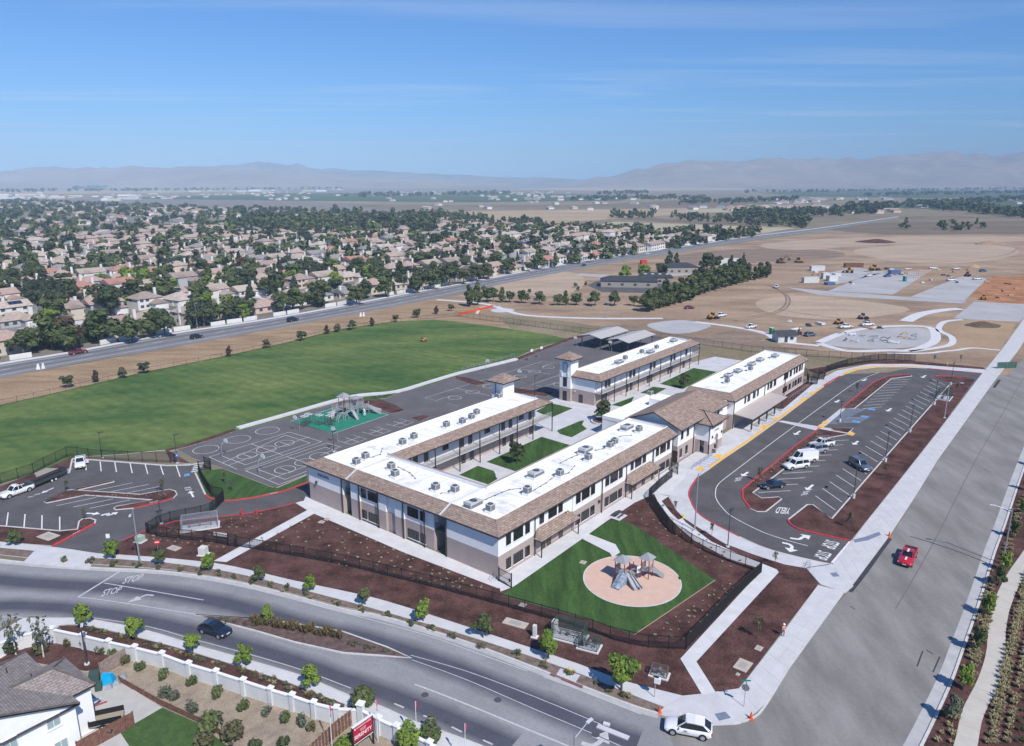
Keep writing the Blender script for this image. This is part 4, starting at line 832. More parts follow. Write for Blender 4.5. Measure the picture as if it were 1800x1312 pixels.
# ---- office building with gable roof and arched porch, kindergarten wing behind it
S3 = thing('school_building', 'school office with brown gable roof and arched porch facing the drop-off lane', 'school building', C0, TH)
two_tone(S3, 57.0, .45, 78.9, 11.5, 7.3)
two_tone(S3, 84.0, .05, 134.4, 11.3, ZE - .1)
two_tone(S3, 78.91, 1.4, 83.99, 10, ZE - .1)
b = MB(); rz_, ez = 10.1, 7.45; yl_, ym, yh = -.75, 5.6, 12.1; u0, u1 = 55.9, 79.6
b.face([(u0, yl_, ez), (u1, yl_, ez), (u1 - 2.6, ym, rz_), (u0, ym, rz_)], 0); b.face([(u1, yh, ez), (u0, yh, ez), (u0, ym, rz_), (u1 - 2.6, ym, rz_)], 0); b.face([(u1, yl_, ez), (u1, yh, ez), (u1 - 2.6, ym, rz_)], 0)
d = Vector((0, 0, -.26)); 
for A, B_ in (((u0, yl_, ez), (u1, yl_, ez)), ((u0, ym, rz_), (u0, yl_, ez)), ((u0, yh, ez), (u0, ym, rz_)), ((u1, yh, ez), (u0, yh, ez)), ((u1, yl_, ez), (u1, yh, ez))): b.face([Vector(A) + d, Vector(B_) + d, B_, A], 1)
b.face([(u0, yl_, ez - .26), (u0, ym, rz_ - .26), (u1, ym, rz_ - .26), (u1, yl_, ez - .26)], 2); b.face([(u0, ym, rz_ - .26), (u0, yh, ez - .26), (u1, yh, ez - .26), (u1, ym, rz_ - .26)], 2)
roofobj(b, S3)
c = MB(); c.bar((u0, ym, rz_ + .03), (u1 - 2.6, ym, rz_ + .03), .24, .09); c.bar((u1 - 2.6, ym, rz_ + .03), (u1, yl_, ez + .03), .22, .08); c.obj('ridge_cap', MATS['ridge_tile'], S3)
b = MB(); b.mesh([(57.0, .45, 7.31), (57.0, 11.5, 7.31), (57.0, 5.6, 9.6), (57.2, .45, 7.31), (57.2, 11.5, 7.31), (57.2, 5.6, 9.6)], [(0, 2, 1), (3, 4, 5)]); b.obj('gable_wall', white_w, S3)
for u in (58.3, 60.9): window(S3, u, .45, 4.6, 0, .95, 1.7, 0, 1); window(S3, u - .2, .45, .8, 0, .95, 1.8, 0, 1)
for u in (74, 76): window(S3, u, .45, 4.7, 0, .9, 1.6, 0, 1)
door(S3, 57.0, 1.5, .15, -pi / 2, 1.1, 2.3)
spouts(S3, [(64.2, .3), (84.2, -.1), (103.5, -.1), (118.5, -.1)])
# porch: front wall with an arch cut through it
pu0, pu1, pv = 65.2, 71.7, -2.75; au, ar, az = 68.6, .95, 2.9
def archwall(z0, z1, m, nm):
    b = MB(); pts = [(au + ar * cos(pi * i / 12), az + ar * sin(pi * i / 12)) for i in range(13)]
    for t in (0, .35):
        y = pv + t
        for xa, xb, side in ((pu0, au - ar, 0), (au + ar, pu1, 1)): b.face([(xa, y, z0), (xb, y, z0), (xb, y, min(z1, 99)), (xa, y, z1)], m)
        if z1 > az:
            q = [(x, z) for x, z in pts]; 
            for (xa, za), (xb, zb) in zip(q, q[1:]): b.face([(xa, y, max(za, z0)), (xa, y, z1), (xb, y, z1), (xb, y, max(zb, z0))], m)
    b.face([(au - ar, pv, z0), (au - ar, pv + .35, z0), (au - ar, pv + .35, min(z1, az)), (au - ar, pv, min(z1, az))], m); b.face([(au + ar, pv, z0), (au + ar, pv + .35, z0), (au + ar, pv + .35, min(z1, az)), (au + ar, pv, min(z1, az))], m)
    if z1 > az:
        for (xa, za), (xb, zb) in zip(pts, pts[1:]): b.face([(xa, pv, za), (xb, pv, zb), (xb, pv + .35, zb), (xa, pv + .35, za)], m)
    return b
b = archwall(0, 2.2, 1, ''); b2 = archwall(2.2, 6.6, 0, ''); b.mesh(b2.v, b2.f, 0)
for x in (pu0, pu1 - .35): b.box(x, pv + .352, 2.9, x + .35, .44, 6.6, 0); b.box(x, pv + .352, 0, x + .35, -1.6, 2.9, 1); b.box(x, -.5, 0, x + .35, .44, 2.9, 1)
b.box(pu0 + .36, pv + .36, 6.2, pu1 - .36, .44, 6.5, 0)
b.obj('porch', [white_w, tan_w], S3)
b = MB(); e = 6.7; x0, x1, y0 = pu0 - .8, pu1 + .8, pv - .8; rv, rzp = 1.0, 8.35; cu_ = (x0 + x1) / 2; rp = (cu_, .4, rzp); rb = (cu_, 3.2, rzp)
b.face([(x0, y0, e), (x1, y0, e), rp], 0); b.face([(x0, 3.2, e), (x0, y0, e), rp, rb], 0); b.face([(x1, y0, e), (x1, 3.2, e), rb, rp], 0)
for A, B_ in (((x0, y0, e), (x1, y0, e)), ((x0, 1, e), (x0, y0, e)), ((x1, y0, e), (x1, 1, e))): b.face([Vector(A) - Vector((0, 0, .24)), Vector(B_) - Vector((0, 0, .24)), B_, A], 1)
b.face([(x0, y0, e - .24), (x1, y0, e - .24), (x1, .4, e - .24), (x0, .4, e - .24)], 2)
r = roofobj(b, S3, 'porch_roof'); c = MB(); c.bar(Vector((x0, y0, e + .04)), Vector(rp) + Vector((0, 0, .04)), .16, .07); c.bar(Vector((x1, y0, e + .04)), Vector(rp) + Vector((0, 0, .04)), .16, .07); c.bar(Vector(rp) + Vector((0, 0, .04)), Vector(rb) + Vector((0, 0, .04)), .16, .07); c.obj('ridge_cap', trim_d, r)
b = MB(); text3(b, 'RANCHO SANTANA', Vector((66.0, pv - .03, 5.35)), Vector((5.2, 0, 0)), Vector((0, 0, .5)), 0, .03); text3(b, 'SCHOOL', Vector((67.5, pv - .03, 4.55)), Vector((2.2, 0, 0)), Vector((0, 0, .45)), 0, .03); b.obj('wall_lettering', mat('sign_letter_grey', (.18, .19, .19), .6), S3)
for u in (66.3, 70.9): b = MB(); b.cbox((u, pv - .12, 3.7), (.28, .22, .5)); b.obj('wall_lamp', dark_m, S3)
b = MB(); b.cbox((67.0, pv - .35, .45), (.55, .55, .8)); b.obj('litter_bin', dark_m, S3)
# kindergarten wing roof, windows and entrance canopy
mansard(S3, [(83.3, 4.6), (83.3, -.5), (135.4, -.5)], [(85.8, 4.6), (85.8, 1.9), (135.4, 1.9)], ZE, ZI)
b = MB(); b.face([(83.3, 4.6, ZE), (83.3, 12, ZE), (85.8, 12, ZI), (85.8, 4.6, ZI)], 0); b.face([(79.5, 4.6, ZE), (83.3, 4.6, ZE), (83.3, 12, ZE), (79.5, 12, ZE)], 0); roofobj(b, S3)
flat_roof(S3, [(85.8, 1.9), (135.3, 1.9), (135.3, 11.8), (85.8, 11.8)], ZR, [(135.1, 1.9), (135.1, 11.7), (85.9, 11.7)], .5)
k = MB(); k.strip([Vector((85.87, 11.4, 0)), Vector((85.87, 1.97, 0)), Vector((135.3, 1.97, 0))], .16, ZR - .1, ZI + .04); k.obj('parapet', white_w, S3)
for us in ((90.5, 92.4, 95.8, 98.5), (105.5, 107.2, 110), (117.5, 119.2, 122), (125.2, 126.9, 129.4, 131.6)):
    for i, u in enumerate(us): window(S3, u, .05, 4.55, 0, 1.6 if 0 < i < 3 else 1.0, 1.75, 1 if 0 < i < 3 else 0, 1)
    if us[0] > 110:
        for i, u in enumerate(us): window(S3, u, .05, .85, 0, 1.6 if 0 < i < 3 else 1.0, 1.7, 1 if 0 < i < 3 else 0, 1)
b = MB(); 
for i in range(8): b.box(91 + i * 1.6, .0, 2.95, 92.3 + i * 1.6, .05, 3.15)
b.obj('clerestory', dark_m, S3)
b = MB(); b.mesh([(84.2, -.02, 3.75), (107, -.02, 3.75), (107, -4.6, 3.35), (84.2, -4.6, 3.35), (84.2, -.02, 3.6), (107, -.02, 3.6), (107, -4.6, 3.2), (84.2, -4.6, 3.2)], [(3, 2, 1, 0), (4, 5, 6, 7), (0, 1, 5, 4), (1, 2, 6, 5), (2, 3, 7, 6), (3, 0, 4, 7)])
r = b.obj('entrance_canopy', mat('canopy_metal_tan', (.42, .37, .34), .6, .4, var=.05, scale=1), S3)
for u in (84.8, 89.4, 94.4, 99.6, 104.8): p = MB(); p.cbox((u, -4.2, 1.6), (.3, .3, 3.2)); p.obj('post', dark_m, r); p = MB(); p.cbox((u, -4.2, .4), (.55, .55, .55)); p.obj('post_base', conc_w, r)
# low kitchen block
S4 = thing('school_building', 'low flat-roofed white kitchen block behind the office gable', 'school building', C0, TH)
b = MB(); b.box(62, 12.2, 0, 84, 21.2, 4.2, 0); b.obj('wall', white_w, S4)
b = MB(); b.sheet([(62, 12.2), (84, 12.2), (84, 21.2), (62, 21.2)], 4.21); b.obj('flat_roof', roof_w, S4)
k = MB(); k.strip([Vector(p) for p in ((62, 12.3, 0), (62, 21.1, 0), (84, 21.1, 0), (84, 12.3, 0))], .25, 3.9, 4.7); k.obj('parapet', white_w, S4)
b = MB(); b.box(76.5, 13.5, 4.22, 81.5, 17.5, 6.0); b.obj('roof_screen', white_w, S4)
# ---- roof plant, each unit lifted on its curb
unit_top = mat('unit_fan_dark', (.03, .03, .033), .6)
def make_unit(w, d, h, nf, slope=0):
    t = thing('rooftop_unit', 'x', 'air conditioner')
    b = MB(); b.mesh([(-w / 2, -d / 2, .35), (w / 2, -d / 2, .35), (w / 2, d / 2, .35), (-w / 2, d / 2, .35), (-w / 2, -d / 2, h), (w / 2, -d / 2, h - slope), (w / 2, d / 2, h - slope), (-w / 2, d / 2, h)], [(4, 5, 6, 7), (0, 1, 5, 4), (1, 2, 6, 5), (2, 3, 7, 6), (3, 0, 4, 7), (3, 2, 1, 0)])
    b.obj('housing', unit_m, t)
    c = MB(); c.box(-w / 2 - .12, -d / 2 - .12, 0, w / 2 + .12, d / 2 + .12, .35); c.obj('roof_curb', white_w, t)
    for i in range(nf):
        x = (i - (nf - 1) / 2) * w / max(nf, 1) if nf > 1 else 0; f = MB(); hh = h - slope * (x / w + .5)
        f.cyl((x, 0, hh - .05), (x, 0, hh + .06), min(w / nf, d) * .40, n=14); f.obj('fan', unit_top, t)
        f = MB(); r_ = min(w / nf, d) * .40
        for a in range(4): f.bar((x - r_ * cos(a * pi / 4), -r_ * sin(a * pi / 4), hh + .075), (x + r_ * cos(a * pi / 4), r_ * sin(a * pi / 4), hh + .075), .03, .02)
        f.obj('fan_guard', alu, t)
    g_ = MB()
    for s in (-1, 1): g_.box(-w / 2 + .1, s * (d / 2 + .012) - .01, .5, w / 2 - .1, s * (d / 2 + .012) + .01, h - slope - .12)
    for s in (-1, 1): g_.box(s * (w / 2 + .012) - .01, -d / 2 + .1, .5, s * (w / 2 + .012) + .01, d / 2 - .1, h - slope - .12)
    g_.obj('coil_grille', mat('coil_grey', (.17, .175, .18), .6), t)
    l = MB(); l.bar((w / 2 + .1, .3, .25), (w / 2 + .9, .5, .12), .1); l.obj('refrigerant_pipe', dark_m, t)
    return t
u_s, u_b = make_unit(1.05, 1.05, 1.4, 1), make_unit(2.8, 1.5, 1.35, 1, .3)
units = [  # pixel of the base, big?, roof height, label
    ((627, 819), 0, 'small roof unit nearest the left end of the rear wing'), ((643, 809), 0, 'small roof unit second from the left end of the rear wing'), ((708, 784), 0, 'left unit of the pair in the left half of the rear wing roof'), ((728, 774), 0, 'right unit of the pair in the left half of the rear wing roof'),
    ((785, 753), 0, 'single small unit alone in the middle of the rear wing roof'), ((813, 747), 0, 'first of three units in a row on the rear wing roof'), ((829, 739), 0, 'second of three units in a row on the rear wing roof'), ((838, 731), 0, 'last of three units in a row on the rear wing roof'),
    ((877, 702), 0, 'unit standing beside the pyramid-roofed tower of the rear wing'), ((688, 827), 0, 'rear unit of the pair by the tile corner inside the front wing'), ((695, 840), 0, 'front unit of the pair by the tile corner inside the front wing'),
    ((766, 864), 0, 'left unit of two in the middle of the front wing roof'), ((800, 868), 0, 'right unit of two in the middle of the front wing roof'), ((832, 893), 1, 'wide sloped unit near the front corner of the school roof'), ((862, 901), 0, 'small unit beside the wide one at the front corner of the roof'),
    ((927, 870), 0, 'small unit nearest the front corner on the street wing roof'), ((942, 839), 1, 'wide unit against the courtyard parapet of the street wing roof'), ((984, 839), 0, 'small unit right of the wide one by the courtyard parapet'), ((1029, 797), 1, 'wide unit in the middle of the street wing roof'),
    ((1034, 811), 0, 'small unit in front of the wide one in the middle of the street wing'), ((1080, 783), 0, 'small unit in the far half of the street wing roof'), ((1072, 789), 0, 'small unit tucked left of another in the far half of the street wing'), ((1102, 757), 1, 'wide unit at the far end of the street wing roof'), ((1123, 761), 0, 'small unit at the far right end of the street wing roof'),
    ((1088, 641), 1, 'wide unit nearest the arched tower on the far block roof'), ((1099, 634), 0, 'small unit nearest the arched tower on the far block roof'), ((1128, 623), 0, 'first unit in the middle of the far block roof'), ((1143, 623), 1, 'wide unit in the middle of the far block roof'), ((1154, 615), 0, 'small unit behind the middle group on the far block roof'), ((1184, 603), 1, 'wide unit at the far end of the far block roof'),
    ((1280, 665), 1, 'wide unit nearest the office on the right wing roof'), ((1278, 675), 0, 'small unit nearest the office on the right wing roof'), ((1297, 657), 1, 'second wide unit along the right wing roof'), ((1321, 645), 1, 'third wide unit along the right wing roof'), ((1319, 653), 0, 'small unit beside the third wide one on the right wing roof'), ((1336, 637), 1, 'fourth wide unit along the right wing roof'), ((1362, 630), 1, 'last wide unit at the far end of the right wing roof'), ((1143, 697), 0, 'unit standing on the low kitchen block roof')]
for i, (p, big, lab) in enumerate(units):
    z = ZR if i != len(units) - 1 else 4.22
    src = u_b if big else u_s; w = g(p[0], p[1], z)
    if src.get('used'): dup(src, w, TH + (0 if i % 3 else .02), lab, 'rooftop air conditioning units')
    else: src.location = w; src.rotation_euler = (0, 0, TH); src['label'] = lab; src['group'] = 'rooftop air conditioning units'; src['used'] = 1
del u_s['used'], u_b['used']
pb = MB()                                                   # conduit runs on sleepers
def run(px, z=ZR):
    q = [g(*p, z) - C0 for p in px]; q = [Vector((v.dot(UX), v.dot(VX), z)) for v in q]
    for a, c in zip(q, q[1:]):
        pb.bar(a + Vector((0, 0, .14)), c + Vector((0, 0, .14)), .05); n = max(1, int((c - a).length / 1.3))
        for i in range(n + 1): v = a.lerp(c, i / n); pb.cbox((v.x, v.y, z + .06), (.3, .14, .12))
run([(840, 885), (870, 872), (895, 862), (915, 860)]); run([(930, 868), (960, 850), (975, 838)]); run([(985, 815), (1005, 805), (1025, 797)]); run([(1035, 795), (1060, 790), (1090, 768), (1110, 766)]); run([(645, 808), (668, 800), (672, 790)]); run([(700, 822), (720, 832), (730, 842)]); run([(775, 868), (800, 868)]); run([(985, 838), (1000, 832), (1010, 820)])
pb.obj('conduit_run', mat('roof_conduit', (.12, .11, .10), .8), SB, kind='stuff')
# ================================================================== vehicles
def paint(name, c, metal=.0): return mat('car_paint_' + name, c, .28, .5, metal=metal, coat=.6)
P_ = dict(white=paint('white', (.72, .72, .73)), black=paint('black', (.012, .013, .017)), navy=paint('navy', (.012, .018, .04)), silver=paint('silver', (.38, .40, .42), .4), grey=paint('grey', (.10, .12, .15), .4), red=paint('red', (.45, .012, .03)), maroon=paint('maroon', (.16, .012, .025)), blue=paint('blue', (.05, .11, .26)), slate=paint('slate', (.14, .17, .21), .4))
lampg = mat('headlight_glass', (.75, .77, .8), .1, .8); tailm = mat('tail_light_red', (.4, .01, .012), .2, .6); rimm = mat('alloy_rim', (.45, .46, .48), .35, .6, metal=.5); plast = mat('black_trim_plastic', (.02, .02, .022), .6, .4); carglass = mat('car_glass', (.010, .013, .018), .05, .8); platem = mat('number_plate', (.7, .7, .72), .6)
CAR = {  # length, width, beltline, roof height, nose x fractions: bonnet end, windscreen top, roof end, rear glass base, bonnet height
    'suv': (4.78, 1.92, 1.06, 1.70, .27, .43, .84, .975, 1.0, .72), 'sedan': (4.85, 1.84, .95, 1.42, .31, .45, .76, .90, .92, .62), 'hatch': (4.3, 1.8, 1.0, 1.50, .26, .44, .80, .95, .96, .66),
    'bigsuv': (5.3, 2.0, 1.18, 1.88, .29, .40, .93, .985, 1.15, .8), 'pickup': (5.6, 1.95, 1.12, 1.82, .30, .40, .60, .645, 1.10, .78), 'van': (5.9, 2.0, 1.25, 2.45, .16, .28, .99, 1.0, 1.18, .8), 'minivan': (5.0, 1.95, 1.1, 1.76, .22, .38, .93, .99, 1.02, .72)}
VC = {}
def car_meshes(kind, pname):
    key = (kind, pname)
    if key in VC: return VC[key]
    L, Wd, zb, zr, fb, fw, fr, fg, hb, _ = CAR[kind]; pm = P_[pname]; out = []
    # body: sections from nose to tail, each an 10-point ring; rounded in plan at both ends
    st = []
    xs = [0, .015, .06, .14, fb, (fb + fw) / 2, .5, .7, .86, .94, .985, 1]
    for f in sorted(set(xs)):
        x = L / 2 - f * L; e = min(1, min(f, 1 - f) / .10); w = Wd / 2 * (.80 + .20 * sqrt(1 - (1 - e) ** 2))
        if f < fb: top = hb * (.70 + .30 * (f / fb) ** .45)
        else: top = hb + (zb - hb) * min(1, (f - fb) / .08)
        if kind == 'sedan' and f > fg: top = zb * (.97 - .06 * (f - fg) / (1 - fg))
        if f >= .985: top *= .93
        lo = .30 + (.12 if f < .06 or f > .94 else 0)
        st.append([(x, w * .90, lo), (x, w * .985, lo + .12), (x, w, (lo + top) / 2), (x, w * .965, top - .07), (x, w * .88, top)])
    v, fcs = [], []; n = 10
    for s in st: v += s + [(x, -y, z) for x, y, z in reversed(s)]
    for i in range(len(st) - 1):
        for j in range(n): a, c = i * n + j, i * n + (j + 1) % n; fcs.append((a, a + n, c + n, c))
    fcs += [tuple(range(n)), tuple(range((len(st) - 1) * n + n - 1, (len(st) - 1) * n - 1, -1))]
    b = MB()
    if kind == 'pickup':                                     # open cargo bed: drop the floor between the sides
        b.mesh(v, [q for q in fcs])
    else: b.mesh(v, fcs)
    out.append(('body', b.data('body', pm, True), []))
    # cabin: belt ring -> roof ring
    X = lambda f: L / 2 - f * L
    bw, rw = Wd / 2 * .90, Wd / 2 * .74
    belt = [(X(fb + .005), bw * .86), (X(fb + .07), bw), (X((fr + fw) / 2), bw), (X(fg - .03), bw), (X(fg), bw * .86)]
    roof = [(X(fw), rw * .92), (X(fw + .04), rw), (X((fr + fw) / 2), rw), (X(fr - .03), rw), (X(fr), rw * .92)]
    bz = [zb - .03, zb - .02, zb + .01, zb + .05, zb + .06] if kind in ('suv', 'hatch', 'bigsuv', 'minivan') else [zb - .02] * 5; bl = [(x, y, z) for (x, y), z in zip(belt, bz)]; bl += [(x, -y, z) for x, y, z in reversed(bl)]
    rl = [(x, y, zr - (.07, .0, -.02, .05, .13)[i]) for i, (x, y) in enumerate(roof)]; rl = rl + [(x, -y, z) for x, y, z in reversed(rl)]
    m = len(bl); c = MB(); c.mesh(bl + rl, [(i, (i + 1) % m, m + (i + 1) % m, m + i) for i in range(m)]); gl = c.data('glasshouse', carglass if kind != 'van' else carglass)
    r = MB(); rt = [Vector(p) * 1 for p in rl]; ctr = Vector((X((fw + fr) / 2), 0, 0))
    k1 = [ctr + (Vector((p.x, p.y, 0)) - ctr) * 1.03 + Vector((0, 0, p.z - .05)) for p in rt]; k2 = [ctr + (Vector((p.x, p.y, 0)) - ctr) * .96 + Vector((0, 0, p.z + .03)) for p in rt]
    r.mesh(k1 + k2, [(i, (i + 1) % m, m + (i + 1) % m, m + i) for i in range(m)] + [tuple(range(m, 2 * m))])
    for a_, b_ in ((0, 0), (4, 4), (5, 5), (9, 9)): r.bar(bl[a_], rl[b_], .10, .07)
    pl_ = [r.bar(bl[i], rl[i], .10, .05) for i in (2, 7) if kind in ('pickup', 'van', 'bigsuv')]
    if kind in ('suv', 'bigsuv', 'minivan', 'hatch'): r.bar(bl[3], rl[3], .13, .05); r.bar(bl[6], rl[6], .13, .05)
    if kind == 'van':
        for s in (1, -1): r.mesh([(X(.34), s * bw * 1.012, zb - .05), (X(.975), s * bw * 1.012, zb - .05), (X(.975), s * rw * 1.03, zr - .03), (X(.36), s * rw * 1.03, zr - .03)], [(0, 1, 2, 3) if s < 0 else (3, 2, 1, 0)])
        r.mesh([(X(1) - .05, bw * 1.0, zb - .05), (X(1) - .05, -bw * 1.0, zb - .05), (X(1) - .04, -rw * 1.0, zr - .05), (X(1) - .04, rw * 1.0, zr - .05)], [(0, 1, 2, 3)])
    out.append(('glasshouse', gl, [])); out.append(('roof', r.data('roof', pm), []))
    wr = .36 if kind not in ('pickup', 'bigsuv', 'van') else .40; wh = MB(); wh.cyl((0, -.11, 0), (0, .11, 0), wr, n=16); ty = wh.data('wheel', rubber, False); rim = MB(); rim.cyl((0, -.122, 0), (0, .122, 0), wr * .66, n=12); rd = rim.data('rim', rimm)
    arch = MB(); arch.cyl((0, -.02, 0), (0, .02, 0), wr * 1.18, n=16); ad = arch.data('wheel_arch', plast)
    for f in (.185, .81):
        for s in (1, -1): out.append(('wheel', ty, [('rim', rd)], (X(f), s * (Wd / 2 - .10), wr))); out.append(('wheel_arch', ad, [], (X(f), s * (Wd / 2 - .012), wr + .03)))
    hl, tl = MB(), MB(); hl.box(-.22, -.22, -.07, .05, .16, .07); tl.box(-.04, -.09, -.16, .06, .09, .16); hd, td = hl.data('headlight', lampg), tl.data('tail_light', tailm)
    for s in (1, -1): out.append(('headlight', hd, [], (L / 2 - .10, s * Wd * .36, hb * .66))); out.append(('tail_light', td, [], (-L / 2 + .03, s * Wd * .40, zb * .76)))
    gr = MB(); gr.box(0, -Wd * .26, hb * .46, .03, Wd * .26, hb * .62); out.append(('grille', gr.data('grille', plast), [], (L / 2 - .01, 0, 0)))
    bp = MB(); bp.box(-.03, -Wd * .40, .32, .05, Wd * .40, .46); out.append(('bumper', bp.data('bumper', plast), [], (L / 2 - .03, 0, 0)))
    npd = MB(); npd.box(0, -.26, .50, .045, .26, .62); out.append(('number_plate', npd.data('number_plate', platem), [], (L / 2 - .01, 0, -.02)))
    for s in (1, -1): mi = MB(); mi.cbox((X(fb + .06), s * (Wd / 2 + .07), zb + .06), (.14, .2, .15)); out.append(('mirror', mi.data('mirror', pm), [], (0, 0, 0)))
    if kind == 'pickup':
        bd = MB(); x0, x1 = X(.985), X(fg + .02); bd.box(x0, -Wd * .40, zb - .012, x1, Wd * .40, zb + .004, 1)
        for a in ((x0, -Wd * .47, x1, -Wd * .40), (x0, Wd * .40, x1, Wd * .47), (x0 - .0, -Wd * .40, x0 + .07, Wd * .40)): bd.box(a[0], a[1], zb - .06, a[2], a[3], zb + .10, 0)
        out.append(('cargo_bed', bd.data('cargo_bed', [pm, mat('bed_liner', (.03, .03, .032), .8)]), []))
    VC[key] = out; return out
def car(kind, pname, loc, rz, label, name=None, cat=None, group=None, extra=None):
    nm = name or {'suv': 'parked_car', 'pickup': 'pickup_truck', 'van': 'delivery_van'}.get(kind, 'parked_car')
    t = thing(nm, label, cat or {'pickup': 'pickup truck', 'van': 'van', 'suv': 'suv', 'bigsuv': 'suv'}.get(kind, 'car'), loc, rz, group)
    for p in car_meshes(kind, pname):
        o = put(p[0], p[1], t, p[3] if len(p) > 3 else None)
        for c in p[2]: put(c[0], c[1], o)
    return t
def hdg(a, c, z=0): p, q = g(*a, z), g(*c, z); return atan2(q.y - p.y, q.x - p.x)
def at(x, y, z=.03): return g(x, y, z)
t = car('suv', 'white', at(1209, 1287), hdg((1240, 1297), (1172, 1284)), 'white crossover with dark glass turning at the street corner', cat='suv')
b = MB(); b.cbox((.25, .955, .82), (.34, .012, .16)); b.cbox((.25, .955, .66), (.7, .012, .06)); b.obj('door_logo', mat('door_logo_grey', (.2, .2, .22), .6), t)
car('hatch', 'navy', at(379, 1113), hdg((358, 1106), (402, 1120)), 'dark navy hatchback driving beside the planted median', name='moving_car')
t = car('pickup', 'red', at(1595, 985), hdg((1608, 960), (1590, 998)), 'bright red pickup with white stripes driving down the side road')
b = MB(); b.box(-.2, -.13, 1.855, 1.0, .13, 1.862); b.box(1.25, -.13, 1.10, 2.35, .13, 1.125); b.obj('bonnet_stripe', P_['white'], t)
car('sedan', 'navy', at(1357, 857), hdg((1384, 852), (1332, 859)), 'dark blue sedan parked alone near the lot entrance island')
car('bigsuv', 'white', at(1399, 823), hdg((1424, 819), (1375, 826)), 'white suv parked nearest the lot exit, in front of the van')
car('van', 'white', at(1412, 812), hdg((1436, 809), (1390, 814)), 'tall white panel van parked behind the white suv')
car('bigsuv', 'silver', at(1433, 796), hdg((1456, 793), (1408, 799)), 'silver suv parked between the van and the white pickup')
t = car('pickup', 'white', at(1444, 785), hdg((1470, 782), (1416, 789)), 'white pickup with ladder rack at the end of the parked row')
b = MB()
for x in (-2.2, -.6): 
    for s in (1, -1): b.bar((x, s * .8, 1.15), (x, s * .8, 2.0), .06)
    b.bar((x, -.8, 2.0), (x, .8, 2.0), .06)
for s in (1, -1): b.bar((-2.5, s * .8, 2.03), (1.0, s * .8, 2.03), .06)
b.obj('ladder_rack', alu, t)
car('bigsuv', 'slate', at(1511, 823), hdg((1490, 809), (1530, 832)), 'slate grey suv crossing the stalls on the right of the lot')
# staff lot: pickup with trailer, second pickup
t = car('pickup', 'white', at(30, 869), hdg((56, 857), (2, 876)), 'white pickup hitched to a black trailer in the staff lot')
b = MB(); b.cbox((-2.3, 0, 1.36), (.8, 1.8, .5)); b.obj('tool_box', dark_m, t)
t = car('pickup', 'white', at(142, 818), hdg((142, 808), (141, 827)), 'white pickup with open door at the corner of the staff lot')
b = MB(); b.box(-.5, 0, .5, .5, .07, 1.1); o = b.obj('open_door', P_['white'], t); o.location = (.5, 1.0, 0); o.rotation_euler = (0, 0, radians(70))
def trailer(label, loc, rz, L, Wd, h, m, deck, ramp=False, name='flatbed_trailer'):
    t = thing(name, label, 'trailer', loc, rz); b = MB(); b.box(-L / 2, -Wd / 2, .55, L / 2, Wd / 2, .68); b.obj('deck', deck, t)
    b = MB()
    for s in (-1, 1): b.box(-L / 2, s * Wd / 2 - .03, .68, L / 2, s * Wd / 2 + .03, .68 + h)
    b.box(L / 2 - .06, -Wd / 2 + .04, .68, L / 2, Wd / 2 - .04, .68 + h)
    b.obj('side_rail', m, t)
    b = MB(); b.bar((L / 2, .5, .6), (L / 2 + 1.2, 0, .55), .1); b.bar((L / 2, -.5, .6), (L / 2 + 1.2, 0, .55), .1); b.obj('drawbar', m, t)
    b = MB(); b.cyl((0, -.1, 0), (0, .1, 0), .36, n=12); wm_ = b.data('wheel', rubber); b = MB(); b.cyl((0, -.115, 0), (0, .115, 0), .2, n=10); rm = b.data('rim', lampg)
    for x in (-.6, .25):
        for s in (-1, 1): o = put('wheel', wm_, t, (x, s * (Wd / 2 + .14), .36)); put('rim', rm, o)
    if ramp: b = MB(); b.box(-L / 2 - .08, -Wd / 2, .68, -L / 2, Wd / 2, 1.7); b.obj('tailgate', m, t)
    return t
trailer('long black flatbed trailer behind the white pickup in the staff lot', at(85, 846), hdg((112, 835), (60, 857)), 6.6, 2.1, .5, dark_m, iron, True)
